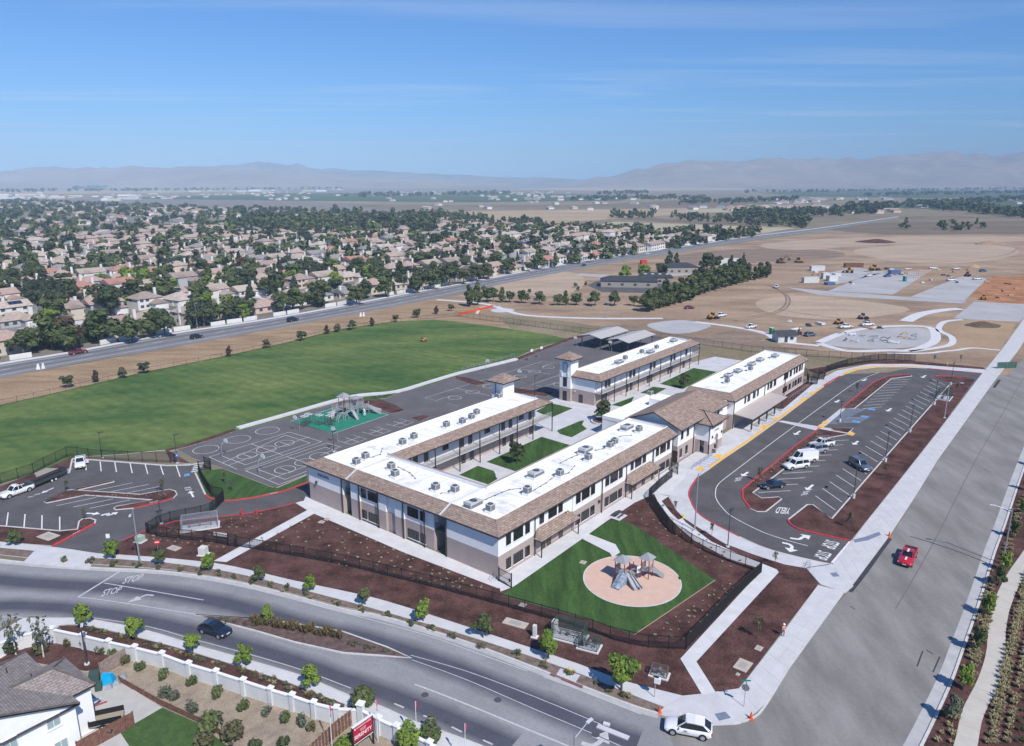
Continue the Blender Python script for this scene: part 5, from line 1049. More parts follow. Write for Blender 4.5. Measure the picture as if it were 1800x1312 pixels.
# cars on the arterial and site
for kind, col, c, h, lab in (('pickup', 'maroon', (138, 622), ((110, 626), (160, 618)), 'dark red pickup driving on the arterial road at far left'), ('suv', 'black', (346, 595), ((330, 598), (360, 592)), 'black suv on the arterial road beyond the sports field'), ('bigsuv', 'black', (515, 565), ((500, 568), (530, 562)), 'black suv further along the arterial road past the field'),
    ('sedan', 'black', (1026, 468), ((1040, 465), (1010, 471)), 'tiny black car on the arterial road near the farm entrance'), ('sedan', 'white', (1138, 448), ((1150, 446), (1120, 450)), 'tiny white car far along the arterial road')):
    car(kind, col, at(c[0], c[1], .11), hdg(*h), lab, name='moving_car' if kind != 'pickup' else 'pickup_truck', cat='car' if kind != 'pickup' else 'pickup truck')
site = [('pickup', 'white', (1267, 557), 35, 'white pickup beside the machine left of the round concrete pad'), ('sedan', 'maroon', (1212, 543), 15, 'dark red car alone on the bare ground left of the site'), ('pickup', 'white', (1320, 577), 40, 'white pickup with rear bed by the curving park path'), ('pickup', 'white', (1486, 577), 10, 'white flatbed pickup above the new playground pad'),
        ('pickup', 'white', (1524, 573), 12, 'white pickup right of the flatbed above the playground pad'), ('suv', 'slate', (1424, 591), 20, 'grey car beside the small park building'), ('pickup', 'white', (1365, 506), 60, 'lone white truck on the haul road toward the trees'), ('pickup', 'white', (1527, 486), 30, 'white truck on the left concrete street of the building site'),
        ('pickup', 'blue', (1560, 487), 30, 'blue pickup on the left concrete street of the site'), ('pickup', 'white', (1672, 494), 8, 'white truck parked on the right concrete pad, left one'), ('pickup', 'white', (1718, 492), 8, 'white truck parked on the right concrete pad, right one'), ('pickup', 'white', (1680, 474), 15, 'small white truck beyond the timber framing'),
        ('suv', 'blue', (1728, 478), 8, 'blue car behind the right concrete pad'), ('pickup', 'white', (1640, 473), 3, 'white truck beyond the orange framing')]
for kind, col, c, a, lab in site: car(kind, col, at(c[0], c[1], .08), radians(a), lab, name='site_truck' if kind == 'pickup' else 'parked_car')
# ------------------------------------------------------------------ site machines
yel_m = mat('machine_yellow', (.42, .22, .03), .5, .4, var=.15, scale=2); rust = mat('rusty_steel', (.16, .075, .04), .8, .3, var=.3, scale=2)
def excavator(label, loc, rz, s=1.0, m=None):
    m = m or yel_m; t = thing('excavator', label, 'excavator', loc, rz, sc=s)
    for q in (-1, 1): b = MB(); b.box(-1.8, q * 1.0 - .3, .05, 1.8, q * 1.0 + .3, .8); b.cyl((-1.8, q - .28, .42), (-1.8, q + .28, .42), .4); b.cyl((1.8, q - .28, .42), (1.8, q + .28, .42), .4); b.obj('track', plast, t)
    b = MB(); b.box(-1.9, -1.25, .95, 1.2, 1.25, 1.5); b.box(-1.9, -1.2, 1.5, -.5, 1.2, 2.1); b.obj('house', m, t)
    b = MB(); b.box(-.3, .3, 1.5, 1.1, 1.2, 2.9); b.obj('cab', carglass, t)
    b = MB(); b.bar((.8, -.3, 1.6), (3.0, -.3, 4.2), .4); b.bar((3.0, -.3, 4.2), (4.9, -.3, 2.4), .32); b.obj('boom', m, t)
    b = MB(); b.mesh([(4.6, -.8, 2.4), (5.3, -.8, 2.3), (5.0, -.8, 1.4), (4.2, -.8, 1.6), (4.6, .2, 2.4), (5.3, .2, 2.3), (5.0, .2, 1.4), (4.2, .2, 1.6)], [(0, 1, 2, 3), (7, 6, 5, 4), (0, 4, 5, 1), (1, 5, 6, 2), (2, 6, 7, 3)]); b.obj('bucket', dark_m, t); return t
def loader(label, loc, rz, s=1.0, m=None, name='wheel_loader', cat='loader'):
    m = m or yel_m; t = thing(name, label, cat, loc, rz, sc=s)
    b = MB(); b.box(-1.9, -.7, .7, .9, .7, 1.5); b.box(-1.9, -.6, 1.5, -.5, .6, 1.9); b.obj('chassis', m, t); b = MB(); b.box(-.5, -.6, 1.5, .6, .6, 2.7); b.obj('cab', carglass, t); b = MB(); b.box(-.6, -.7, 2.7, .7, .7, 2.85); b.obj('cab_roof', m, t)
    for x in (-1.3, .8):
        for q in (-1, 1): b = MB(); b.cyl((x, q * .95 - .25, .62), (x, q * .95 + .25, .62), .62, n=12); b.obj('wheel', rubber, t)
    for q in (-1, 1): b = MB(); b.bar((.6, q * .5, 1.5), (2.2, q * .5, .8), .18); b.obj('lift_arm', m, t)
    b = MB(); b.mesh([(2.1, -1.2, .2), (3.1, -1.2, .25), (2.1, -1.2, 1.2), (2.1, 1.2, .2), (3.1, 1.2, .25), (2.1, 1.2, 1.2)], [(0, 1, 2), (5, 4, 3), (0, 3, 4, 1), (0, 2, 5, 3)]); b.obj('bucket', dark_m, t); return t
loader('yellow loader parked left of the white pickup near the round pad', at(1252, 561, .06), radians(20)); excavator('brown excavator far left of the site store yard', at(1372, 463, .06), radians(10), 1.25, rust); excavator('second excavator left of the white site containers', at(1404, 462, .06), radians(170), 1.3)
loader('yellow loader between the container yard and concrete street', at(1492, 480, .06), radians(160), 1.3); loader('yellow grader at the far end of the left concrete street', at(1536, 476, .06), radians(10), 1.4); loader('small pink-brown telehandler on the graded ground above the playground', at(1516, 561, .06), radians(20), .9, mat('machine_faded', (.32, .2, .19), .6))
loader('yellow skid loader behind the flatbed above the playground pad', at(1473, 570, .06), radians(30), .8); loader('dark forklift on the right concrete pad', at(1700, 486, .1), radians(40), 1.0, rust); excavator('dark tracked machine left of the park building trucks', at(1405, 588, .06), radians(80), .55, dark_m)
loader('yellow loader digging in the orange soil', at(1728, 527, .1), radians(60), .9)
def box_thing(name, label, cat, c, d, rz, m, roof=None, z=.06):
    t = thing(name, label, cat, g(*c, z), rz); b = MB(); b.cbox((0, 0, d[2] / 2), d); b.obj('shell', m, t)
    b = MB(); b.cbox((0, 0, d[2] + .06), (d[0] + .1, d[1] + .1, .12)); b.obj('lid', roof or m, t)
    b = MB(); b.cbox((d[0] / 2 + .02, 0, d[2] * .45), (.05, d[1] * .7, d[2] * .85)); b.obj('door', roof or alu, t); return t
box_thing('toilet_cabin', 'green portable toilet beside the small park building', 'portable toilet', (1356, 588), (1.3, 1.3, 2.4), .4, mat('cabin_green', (.02, .20, .08), .6), conc_w)
box_thing('toilet_cabin', 'teal portable toilet on the dirt by the timber framing', 'portable toilet', (1590, 495), (1.6, 1.6, 3), .4, mat('cabin_teal', (.02, .25, .2), .6), conc_w)
cont_w = mat('container_white', (.55, .56, .56), .6, .3, var=.08, scale=1)
box_thing('site_container', 'white container nearest the front of the site store yard', 'shipping container', (1424, 497), (9, 3, 3), .12, cont_w); box_thing('site_container', 'white container behind, at the left rear of the yard', 'shipping container', (1436, 476), (9, 3, 3), .1, cont_w); box_thing('site_container', 'small white container right of the front one in the yard', 'shipping container', (1450, 490), (4, 3, 3.4), .12, cont_w)
box_thing('site_container', 'white lean-to box beside the blue tarp in the yard', 'shipping container', (1462, 494), (6, 3, 3), .3, cont_w); box_thing('tarp_stack', 'blue tarp-covered stack at the front of the yard', 'covered stack', (1458, 501), (5, 3, 1.4), .3, P_['blue'], P_['blue']); box_thing('tarp_stack', 'bright blue covered pallets beyond the left concrete street', 'covered stack', (1572, 482), (7, 3, 2.4), .2, P_['blue'], P_['blue'])
box_thing('debris_bin', 'rusty open debris bin behind the loaders', 'skip bin', (1500, 470), (12, 3, 2.6), .0, rust, rust); box_thing('pallet_stack', 'grey pallet stack right of the white containers', 'pallets', (1470, 487), (4, 3, 2), .3, cont_w)
# timber framing going up on the site: studs as real pieces
frame_m = mat('framing_lumber', (.42, .25, .15), .8, .2, var=.2, scale=1)
for c, L in (((1608, 487), 16), ((1640, 484), 16), ((1622, 480), 14)):
    t = thing('framed_house', 'orange timber house frame %s the site' % {1608: 'at the left of the framed row on', 1640: 'at the right of the framed row on', 1622: 'at the rear of the framed row on'}[c[0]], 'house frame', at(*c, .08), .1)
    for y in (-4, 4):
        b = MB(); b.box(-L / 2, y - .05, 0, L / 2, y + .05, .1); b.box(-L / 2, y - .05, 2.6, L / 2, y + .05, 2.75); b.obj('plate', frame_m, t)
        for i in range(12): b = MB(); b.cbox((-L / 2 + .1 + i * (L - .2) / 11, y, 1.35), (.1, .1, 2.5)); b.obj('stud', frame_m, t)
for i in range(8):
    b = MB(); b.cbox((0, 0, .35), (R.uniform(2, 5), .6, .6)); o = b.obj('lumber_stack', frame_m); o.location = at(1735 + (i * 37) % 60, 496 + i * 4, .1); o.rotation_euler = (0, 0, R.uniform(0, 3)); o['label'] = 'low stack of orange lumber on the dug orange soil at right'; o['category'] = 'lumber stack'; o['group'] = 'lumber stacks on the orange soil'
# dirt heaps
def heap(label, c, r, h, m, seed):
    b = MB(); n = 28; vs = [(0, 0, h)]; fs = []
    for k in range(1, 6):
        for i in range(n): a = 2 * pi * i / n; q = k / 5; w = 1 + .22 * noise.noise(Vector((cos(a) * 2, sin(a) * 2, seed + k * .3))); vs.append((r * q * w * cos(a) * 1.5, r * q * w * sin(a), h * (1 - q) ** .8 * (1 + .25 * noise.noise(Vector((cos(a) * 3, sin(a) * 3, seed)))) if k < 5 else -.05))
    for i in range(n): fs.append((0, 1 + i, 1 + (i + 1) % n))
    for k in range(4):
        for i in range(n): a_, c_ = 1 + k * n + i, 1 + k * n + (i + 1) % n; fs.append((a_, a_ + n, c_ + n, c_))
    b.mesh(vs, fs); o = b.obj('soil_heap', m); o.location = at(*c, .05); o['label'] = label; o['category'] = 'dirt pile'
heap('dark soil heap beside the concrete pad at the right of the site', (1728, 573), 4.5, 1.8, mat('dark_heap_soil', (.11, .08, .06), .95, .1, var=.2, scale=1), 1); heap('tan soil heap on the far graded land', (1738, 430), 9, 3.5, dirt, 2); heap('small dark heap on the far graded land', (1540, 426), 12, 3, mulch, 5); heap('small sand heap beyond the blue tarp', (1712, 470), 3, 2, sand_m, 7)
# loose building material about the site
for i in range(34):
    c = [(R.uniform(1400, 1500), R.uniform(474, 502)), (R.uniform(1500, 1600), R.uniform(472, 484)), (R.uniform(1600, 1740), R.uniform(474, 500)), (R.uniform(1380, 1560), R.uniform(566, 582))][i % 4]; b = MB(); k = i % 3
    if k == 0: b.cbox((0, 0, .5), (R.uniform(1.5, 4), R.uniform(1, 2), R.uniform(.6, 1.3)))
    elif k == 1:
        for j in range(4): b.cyl((-2.5, j * .45, .25), (2.5, j * .45, .25), .22, n=8)
    else: b.cbox((0, 0, .15), (2.4, 1.4, .2)); b.cbox((.2, 0, .5), (1.6, 1, .5))
    nm = ('crate_stack', 'pipe_stack', 'loaded_pallet')[k]; o = b.obj(nm, [cont_w, dark_m, frame_m][(i // 3) % 3], kind='stuff' if k == 1 else None); o.location = at(*c, .1); o.rotation_euler = (0, 0, R.uniform(0, 3)); w_ = '%s %s lying about the building site' % (['white', 'dark', 'timber'][(i // 3) % 3], nm.replace('_', ' ')); o['label'] = w_; o['category'] = 'building material'; o['group'] = w_ + 's'
# ================================================================== fences, walls, street furniture
def fence(label, pts, h=1.85, step=2.4, pick=.11, z=.12, name='iron_fence', m=None, pw=.03, rails=(.12, .93), pr=.085):
    m = m or iron; p = [Vector((q.x, q.y, 0)) for q in (g(*c, z) if not isinstance(c, Vector) else c for c in pts)]
    r = resample(p, step); t = thing(name, label, 'fence', (r[0].x, r[0].y, z)); o0 = Vector((r[0].x, r[0].y, 0))
    for q in r: b = MB(); q = q - o0; b.cbox((q.x, q.y, (h + .1) / 2), (pr, pr, h + .1)); b.obj('post', m, t)
    b = MB()
    for a, c in zip(r, r[1:]):
        for f in rails: b.bar(a - o0 + Vector((0, 0, h * f)), c - o0 + Vector((0, 0, h * f)), .055)
    b.obj('rail', m, t, kind='stuff')
    if pick:
        b = MB(); w = pw / 2
        for q in resample(p, pick):
            q = q - o0; b.mesh([(q.x - w, q.y - w, .06), (q.x + w, q.y - w, .06), (q.x + w, q.y + w, .06), (q.x - w, q.y + w, .06), (q.x - w, q.y - w, h), (q.x + w, q.y - w, h), (q.x + w, q.y + w, h), (q.x - w, q.y + w, h)], [(0, 1, 5, 4), (1, 2, 6, 5), (2, 3, 7, 6), (3, 0, 4, 7)])
        b.obj('pickets', m, t, kind='stuff')
    return t
chain = mat('chain_link_black', (.02, .02, .022), .6, .3)
fence('long black iron fence between the front mulch bed and the main road', [(417, 961), (500, 975), (600, 993), (710, 1020), (786, 1039), (837, 1053), (893, 1068), (975, 1091), (1051, 1115), (1082, 1127), (1140, 1139), (1205, 1142)])
fence('black iron fence beside the diagonal garden path at the play lawn corner', [(1205, 1142), (1240, 1107), (1290, 1053), (1338, 1007)])
fence('curved black iron fence between the play lawn and the ramp walk', [(1338, 1007), (1310, 998), (1285, 989), (1260, 979), (1239, 970), (1218, 959), (1202, 947), (1187, 941), (1174, 926), (1163, 910), (1150, 892), (1140, 876), (1160, 857), (1182, 839)])
fence('short black iron fence round the grey cage at the driveway', [(258, 938), (280, 944), (320, 949), (375, 954), (402, 960)], step=2.2)
fence('black iron fence along the driveway behind the grey cage', [(258, 938), (282, 923), (309, 915), (335, 911), (360, 905), (369, 903), (381, 893), (394, 880)])
fence('black iron fence round the corner lawn by the staff lot', [(393, 877), (372, 873), (357, 850), (349, 828), (371, 827)], h=2.1)
fence('black chain-link fence between the staff lot and sports field', [(-60, 872), (0, 852), (41, 839), (55, 835), (81, 821), (103, 811), (123, 801), (161, 807), (230, 811), (308, 814)], h=2.2, pick=.2, m=chain, name='chain_link_fence', step=3)
fence('dark chain-link fence along the far side of the sports field', [(0, 714), (100, 692), (250, 657), (400, 627), (500, 605), (600, 580), (680, 569), (760, 560), (810, 556)], h=1.6, pick=0, m=chain, name='chain_link_fence', step=4, pr=.05)
fence('brown chain-link fence between the field and the park path', [(800, 556), (870, 566), (950, 576), (1040, 588), (1140, 592), (1230, 606), (1320, 619), (1420, 627), (1520, 632), (1600, 636)], h=2.2, pick=.32, m=mat('chain_link_brown', (.06, .045, .04), .7), name='chain_link_fence', step=3.4, pw=.04)
fence('black iron fence behind the drop-off loop at the rear', [(1400, 657), (1428, 664), (1448, 668), (1452, 655), (1490, 643), (1530, 636), (1570, 633), (1608, 636)], h=2.2, step=3)
fence('black iron gate fence at the far corner of the right wing', [(1418, 667), (1421, 677), (1436, 676), (1440, 660)], h=2.4)
# gates
def gate(label, a, c, h=2.1, z=.14):
    p, q = g(*a, z), g(*c, z); d = q - p; t = thing('iron_gate', label, 'gate', p, atan2(d.y, d.x)); L = d.length
    for x in (0, L): b = MB(); b.cbox((x, 0, h / 2 + .1), (.12, .12, h + .2)); b.obj('post', iron, t)
    b = MB(); b.bar((.1, 0, .15), (L - .1, 0, .15), .06); b.bar((.1, 0, h), (L - .1, 0, h), .06); b.bar((.1, 0, h * .5), (L - .1, 0, h * .5), .05); 
    for i in range(int(L / .09)): b.bar((.14 + i * .09, 0, .15), (.14 + i * .09, 0, h), .02)
    b.obj('gate_leaf', iron, t, kind='stuff'); b = MB(); b.cbox((L * .85, 0, h * .5), (.3, .06, .5)); b.obj('lock_box', iron, t)
gate('black iron gate at the front corner of the school', (877, 1022), (899, 1034)); gate('black iron gate where the garden path meets the front fence', (402, 960), (416, 962)); gate('black iron gate at the office end of the ramp walk', (1175, 822), (1191, 834), 2.2); gate('black gate with tall leaf at the playground entrance', (360, 823), (371, 826), 2.3); gate('black drive gate standing open beside the corner lawn', (381, 893), (393, 881), 2.0)
# lamp posts
lamp_w = mat('lamp_lens', (.55, .56, .58), .3, .5)
def lot_lamp(label, c, h, rz=TH, base=.7):
    t = thing('lamp_post', label, 'lamp post', g(*c, .1), rz, 'black lot lamp posts'); b = MB(); b.cyl((0, 0, 0), (0, 0, base), .28, n=12); b.obj('base', conc_w, t)
    b = MB(); b.cyl((0, 0, base), (0, 0, h), .085, .06, n=8); b.obj('pole', dark_m, t); b = MB(); b.box(-.15, -.22, h - .02, .85, .22, h + .12); b.obj('lamp_head', dark_m, t)
    b = MB(); b.box(.1, -.16, h - .04, .8, .16, h - .02); b.obj('lens', lamp_w, t)
for c, h, lab in (((1279, 962), 6.2, 'black lamp post in the mulch strip beside the exit lane'), ((1500, 876), 6.2, 'nearest black lamp post in the long mulch bed of the lot'), ((1556, 812), 6.2, 'second black lamp post along the mulch bed of the lot'), ((1599, 760), 6.2, 'third black lamp post along the mulch bed of the lot'),
                  ((1642, 712), 6.2, 'fourth black lamp post beside the green cabinet cage'), ((1671, 677), 6.2, 'farthest black lamp post at the rear corner of the lot'), ((284, 922), 6.4, 'black lamp post inside the fence corner at the driveway'), ((180, 806), 5.5, 'black lamp post at the field edge of the staff lot'), ((312, 815), 6, 'black lamp post beside the blue sign at the staff lot'),
                  ((940, 700), 6, 'black lamp post by the playground between the two towers'), ((587, 795), 4.5, 'short black lamp post against the rear wing by the four-square courts'), ((1476, 742), 5, 'black lamp post on the small lot island')):
    lot_lamp(lab, c, h, base=.8 if c[0] > 1400 else .25)
def street_light(label, c, h, arm, m=alu, z=.1):
    t = thing('street_light', label, 'street light', g(*c, z) if not isinstance(c, Vector) else c); b = MB(); b.cyl((0, 0, 0), (0, 0, h), .12, .075, n=10); b.obj('pole', m, t); b = MB(); b.cyl((0, 0, 0), (0, 0, .15), .3, n=10); b.obj('base', conc_w, t)
    a = Vector((*arm, 0)); b = MB(); b.cyl((0, 0, h - .5), Vector((a.x, a.y, h)), .05, .04, n=6); b.obj('arm', m, t); b = MB(); d = a.normalized(); b.bar(Vector((a.x, a.y, h)), Vector((a.x, a.y, h)) + d * .75, .28, .12); b.obj('lamp_head', lamp_w, t)
street_light('tall grey street light beside the no entry sign', (246.5, 991), 8.8, (.6, -1.8)); street_light('tall grey street light in the mulch wedge by the exit lane', (1221, 933), 10, (1.2, 1.6)); street_light('tall grey street light in the mulch bed at the rear of the lot', (1660, 735), 9, (1.9, -.9)); street_light('grey street light on the planted verge of the side road', (1762, 992), 9, (-1.9, .9))
w = g(1010, 1290, 8.8); street_light('grey street light rising from the near pavement at the bottom', Vector((w.x, w.y, 0)), 8.8, (1.2, 1.3)); street_light('dark street light on the white boundary wall corner', (153, 1168), 4.6, (-.3, .6), dark_m)
for c, lab in (((1068, 560), 'thin pole far along the arterial road verge'), ((709, 519), 'tall thin pole beside the white wall of the arterial road'), ((347, 577), 'utility pole between the cypresses on the arterial road')): street_light(lab, c, 10, (.8, -1), alu)
# signs
def sign(label, c, h, face, rz, shape='round', size=.75, m=None, extra=None, name='road_sign', z=.13):
    t = thing(name, label, 'sign', g(*c, z), rz); b = MB(); b.cyl((0, 0, 0), (0, 0, h + size * .4), .035, n=6); b.obj('pole', alu, t); b = MB()
    if shape == 'box': b.box(.04, -size * .4, h - size * .5, .07, size * .4, h + size * .5)
    else: n = 20 if shape == 'round' else 8; b.cyl((.04, 0, h), (.07, 0, h), size / 2 / (1 if n == 20 else cos(pi / 8)), n=n)
    f = b.obj('sign_face', face, t)
    if extra: b = MB(); extra(b); b.obj('sign_mark', m, f)
    return t
redm = mat('sign_red', (.55, .02, .03), .5, .4); blum = mat('sign_blue', (.03, .16, .5), .5, .4); grns = mat('sign_green', (.0, .2, .14), .5, .4); greyb = mat('sign_back', (.25, .25, .26), .5, .4, metal=.4); wht = mat('sign_white', (.72, .72, .72), .5, .4)
sign('red round no entry sign with white bar in the mulch by the road', (279, 975), 2.1, redm, radians(-75), 'round', .8, wht, lambda b: b.box(.071, -.3, 2.03, .085, .3, 2.17))
t = sign('grey back of an octagonal stop sign under green street name blades at the corner', (1307.5, 1242.5), 2.35, greyb, radians(65), 'oct', .8)
for i, r_ in enumerate((radians(20), radians(-65))):
    b = MB(); b.box(-.5, -.015, 2.98 + i * .2, .5, .015, 3.16 + i * .2); o = b.obj('street_name_blade', grns, t); o.rotation_euler = (0, 0, r_)
sign('white rectangular sign behind the tree at the driveway mouth', (193, 965), 2.2, wht, radians(-80), 'box', .7); sign('blue accessible parking sign at the staff lot corner', (313, 816), 1.9, blum, radians(-90), 'box', .8, wht, lambda b: (b.box(.071, -.1, 1.75, .08, .12, 1.95), b.box(.071, -.04, 1.95, .08, .06, 2.1)))
t = thing('banner_sign', 'white banner on short posts inside the iron fence by the garden path', 'sign', g(388, 948, .13), radians(-14)); b = MB(); b.box(-1.25, 0, .5, 1.25, .04, 1.1); b.obj('banner', wht, t)
for x in (-1.1, 1.1): b = MB(); b.cbox((x, .06, .5), (.07, .07, 1.0)); b.obj('post', dark_m, t)
for c, lab in (((637, 557), 'white roadside sign board on the arterial verge nearer the middle'), ((72, 650), 'white angled sign panels on the arterial verge at far left')):
    t = thing('roadside_sign', lab, 'sign', g(*c, .1), .4 if c[0] < 200 else .2, sc=.62)
    for i, y in enumerate((-1.1, 1.1)):
        b = MB(); b.mesh([(y - .9, 0, .1), (y + .9, 0, .1), (y + .5, 0, 3), (y - .2, 0, 3), (y - .9, .06, .1), (y + .9, .06, .1), (y + .5, .06, 3), (y - .2, .06, 3)], [(0, 1, 2, 3), (7, 6, 5, 4), (0, 4, 5, 1), (1, 5, 6, 2), (2, 6, 7, 3), (3, 7, 4, 0)]); o = b.obj('panel', wht, t); o.rotation_euler = (0, 0, i * .6)
    b = MB(); b.cbox((0, .2, .6), (.1, .1, 1.2)); b.obj('post', dark_m, t)
# real estate sign and feather flags
w0, w1 = g(620, 1281, 3.5), g(654, 1257.5, 3.5); d = w1 - w0; L = d.length
t = thing('estate_sign', 'red SERENITY sign board with white lettering on black posts by the brown fence', 'sign', Vector((w0.x, w0.y, 0)), atan2(d.y, d.x))
HB = 1.75
b = MB(); b.box(0, 0, 1.75, L, .12, 3.5); bd = b.obj('board', mat('estate_sign_red', (.42, .012, .045), .5, .4), t)
b = MB(); b.box(-.06, -.05, 3.5, L + .06, .2, 3.58); b.obj('top_cap', wht, t); b = MB(); b.box(-.05, -.03, 1.5, L + .05, .15, 1.75, 0); b.obj('lower_band', iron, t); b = MB(); b.box(.05, -.04, 1.52, L - .02, -.03, 1.6); b.obj('white_stripe', wht, t)
for x in (-.06, L): b = MB(); b.box(x, -.02, 0, x + .1, .18, 3.52); b.obj('post', iron, t)
b = MB(); text3(b, 'SERENITY', Vector((.12, -.006, 2.03)), Vector((L - .22, 0, 0)), Vector((0, 0, .42)), 0, .02); text3(b, 'ANDERSON HOMES', Vector((.42, -.006, 3.12)), Vector((L - .6, 0, 0)), Vector((0, 0, .17)), 0, .02); text3(b, 'SANTANA', Vector((L * .36, -.006, 2.78)), Vector((L * .3, 0, 0)), Vector((0, 0, .13)), 0, .01); text3(b, 'RANCH', Vector((L * .39, -.006, 2.6)), Vector((L * .24, 0, 0)), Vector((0, 0, .13)), 0, .01); b.obj('sign_lettering', wht, bd); b = MB(); b.cyl((.25, -.004, 3.2), (.25, -.012, 3.2), .1, n=14); b.obj('logo_disc', wht, bd)
flag_m = mat('flag_red', (.5, .02, .09), .7); 
for (top, bot), lab in ((((578.5, 1241), (589, 1312)), 'feather flag left of the red estate sign'), (((660.5, 1231), (664, 1312)), 'feather flag just right of the red estate sign'), (((730, 1233), (731, 1302)), 'feather flag standing between two bushes at the wall'), (((817, 1272), (818, 1320)), 'feather flag farthest right at the bottom edge')):
    hf = 5.0; q = g(*top, hf); t = thing('feather_flag', 'red and black ' + lab, 'flag', Vector((q.x, q.y, 0)), R.uniform(0, 1), 'feather flags by the wall')
    b = MB(); b.cyl((0, 0, 0), (0, 0, hf), .045, .03, n=6); b.obj('pole', wht, t); b = MB(); n = 7
    for i in range(n): 
        z0, z1 = hf - i * .19, hf - (i + 1) * .19; a0, a1 = .13 + .05 * sin(i), .13 + .05 * sin(i + 1); b.face([(.03, 0, z0), (a0, .05 * cos(i), z0), (a1, .05 * cos(i + 1), z1), (.03, 0, z1)], 0 if i < 5 else 1)
    b.obj('cloth', [flag_m, iron], t)
# utility boxes, cages, hydrants, cones
def cabinet(label, c, d, rz, m, z=.12, name='utility_cabinet', base=True):
    t = thing(name, label, 'utility box', g(*c, z), rz); b = MB(); b.cbox((0, 0, d[2] / 2 + .08), d); b.obj('cabinet', m, t)
    if base: b = MB(); b.cbox((0, 0, .05), (d[0] + .4, d[1] + .4, .1)); b.obj('plinth', conc_w, t)
    b = MB(); b.cbox((0, -d[1] / 2 - .01, d[2] * .5 + .08), (d[0] * .8, .02, d[2] * .8)); b.obj('door', m, t); return t
pale = mat('cabinet_pale', (.60, .60, .57), .6, .3, var=.05, scale=2); pgreen = mat('cabinet_green', (.045, .085, .07), .6, .3, var=.1, scale=2)
cabinet('tall slim white cabinet in mulch left of the green cage', (940, 1120), (.45, .4, 1.6), -.4, pale); cabinet('white control cabinet attached beside the green cage', (975, 1113), (.6, .9, 1.7), -.4, pale); cabinet('squat white utility box in mulch right of the no entry sign', (247 + 111, 975), (1.1, 1.0, 1.2), -.2, pale); cabinet('pale green transformer box behind the street light', (247, 952), (1.1, 1.0, .9), -.3, mat('cabinet_pale_green', (.35, .45, .38), .6))
def cage(label, c, d, rz, m, z=.12, step=.16):
    t = thing('equipment_cage', label, 'cage', g(*c, z), rz); b = MB(); b.cbox((0, 0, .06), (d[0] + .5, d[1] + .5, .12)); b.obj('slab', conc_w, t); b = MB()
    X, Y, Z = d[0] / 2, d[1] / 2, d[2]
    for x in (-X, X):
        for y in (-Y, Y): b.bar((x, y, .1), (x, y, Z), .07)
    for z_ in (.15, Z):
        for a_, c_ in (((-X, -Y), (X, -Y)), ((X, -Y), (X, Y)), ((X, Y), (-X, Y)), ((-X, Y), (-X, -Y))): b.bar((*a_, z_), (*c_, z_), .06)
    b.obj('frame', m, t); b = MB()
    for s in (-1, 1):
        for i in range(int(2 * X / step)): x = -X + (i + .5) * step; b.bar((x, s * Y, .12), (x, s * Y, Z), .012)
        for i in range(int(2 * Y / step)): y = -Y + (i + .5) * step; b.bar((s * X, y, .12), (s * X, y, Z), .012)
    for i in range(int(2 * X / step)): x = -X + (i + .5) * step; b.bar((x, -Y, Z), (x, Y, Z), .012)
    for i in range(int(2 * Y / step)): y = -Y + (i + .5) * step; b.bar((-X, y, Z), (X, y, Z), .012)
    for i in range(int(Z / step)): z_ = .12 + (i + .5) * step; b.bar((-X, -Y, z_), (X, -Y, z_), .012); b.bar((-X, Y, z_), (X, Y, z_), .012); b.bar((-X, -Y, z_), (-X, Y, z_), .012); b.bar((X, -Y, z_), (X, Y, z_), .012)
    b.obj('wire_mesh', m, t, kind='stuff'); b = MB(); b.cyl((-X * .7, 0, .7), (X * .7, 0, .7), .12, n=10)
    for x in (-X * .6, X * .6): b.cyl((x, 0, .1), (x, 0, .75), .12, n=8)
    b.cyl((0, -.3, .75), (0, .3, .75), .18, n=10); b.obj('backflow_pipe', mat('backflow_pipe', (.25, .2, .2), .6), t); return t
cage('large dark green mesh cage on a white slab beside the long iron fence', (1001, 1120), (3.9, 2.1, 2.0), -.42, pgreen); cage('small dark green mesh cage right of the large one', (1036, 1138), (2.3, 1.5, 1.3), -.42, pgreen); cage('grey steel mesh cage inside the fence by the driveway', (352, 927), (5.5, 2.2, 2.1), .35, alu, step=.13); cage('brown mesh cage on a slab near the speed camera post', (1159, 1187), (1.8, 1.0, 1.1), -.42, mat('cage_brown', (.14, .11, .1), .6)); cage('dark green equipment cage in the rear mulch bed of the lot', (1659, 700), (5, 3, 2.2), TH, pgreen)
t = thing('metered_post', 'white cabinet on a thin pole at the pavement near the corner', 'utility post', g(1150.5, 1226, .13), -.4); b = MB(); b.cyl((0, 0, 0), (0, 0, 2.6), .045, n=6); b.obj('pole', alu, t); b = MB(); b.box(-.1, -.2, 1.9, .55, .25, 2.5); b.obj('cabinet', wht, t); b = MB(); b.box(-.25, -.1, 2.6, .35, .1, 2.66); b.obj('solar_panel', carglass, t)
def hydrant(label, c, m, h=.8, z=.13):
    t = thing('fire_hydrant', label, 'hydrant', g(*c, z)); b = MB(); b.cyl((0, 0, 0), (0, 0, h * .8), .12, n=10); b.cyl((0, 0, h * .8), (0, 0, h), .15, .05, n=10); b.cyl((0, 0, 0), (0, 0, .06), .2, n=10); b.obj('barrel', m, t); b = MB(); b.cyl((-.24, 0, h * .6), (.24, 0, h * .6), .065, n=8); b.obj('outlet', m, t)
hyd_y = mat('hydrant_yellow', (.65, .48, .12), .5, .4)
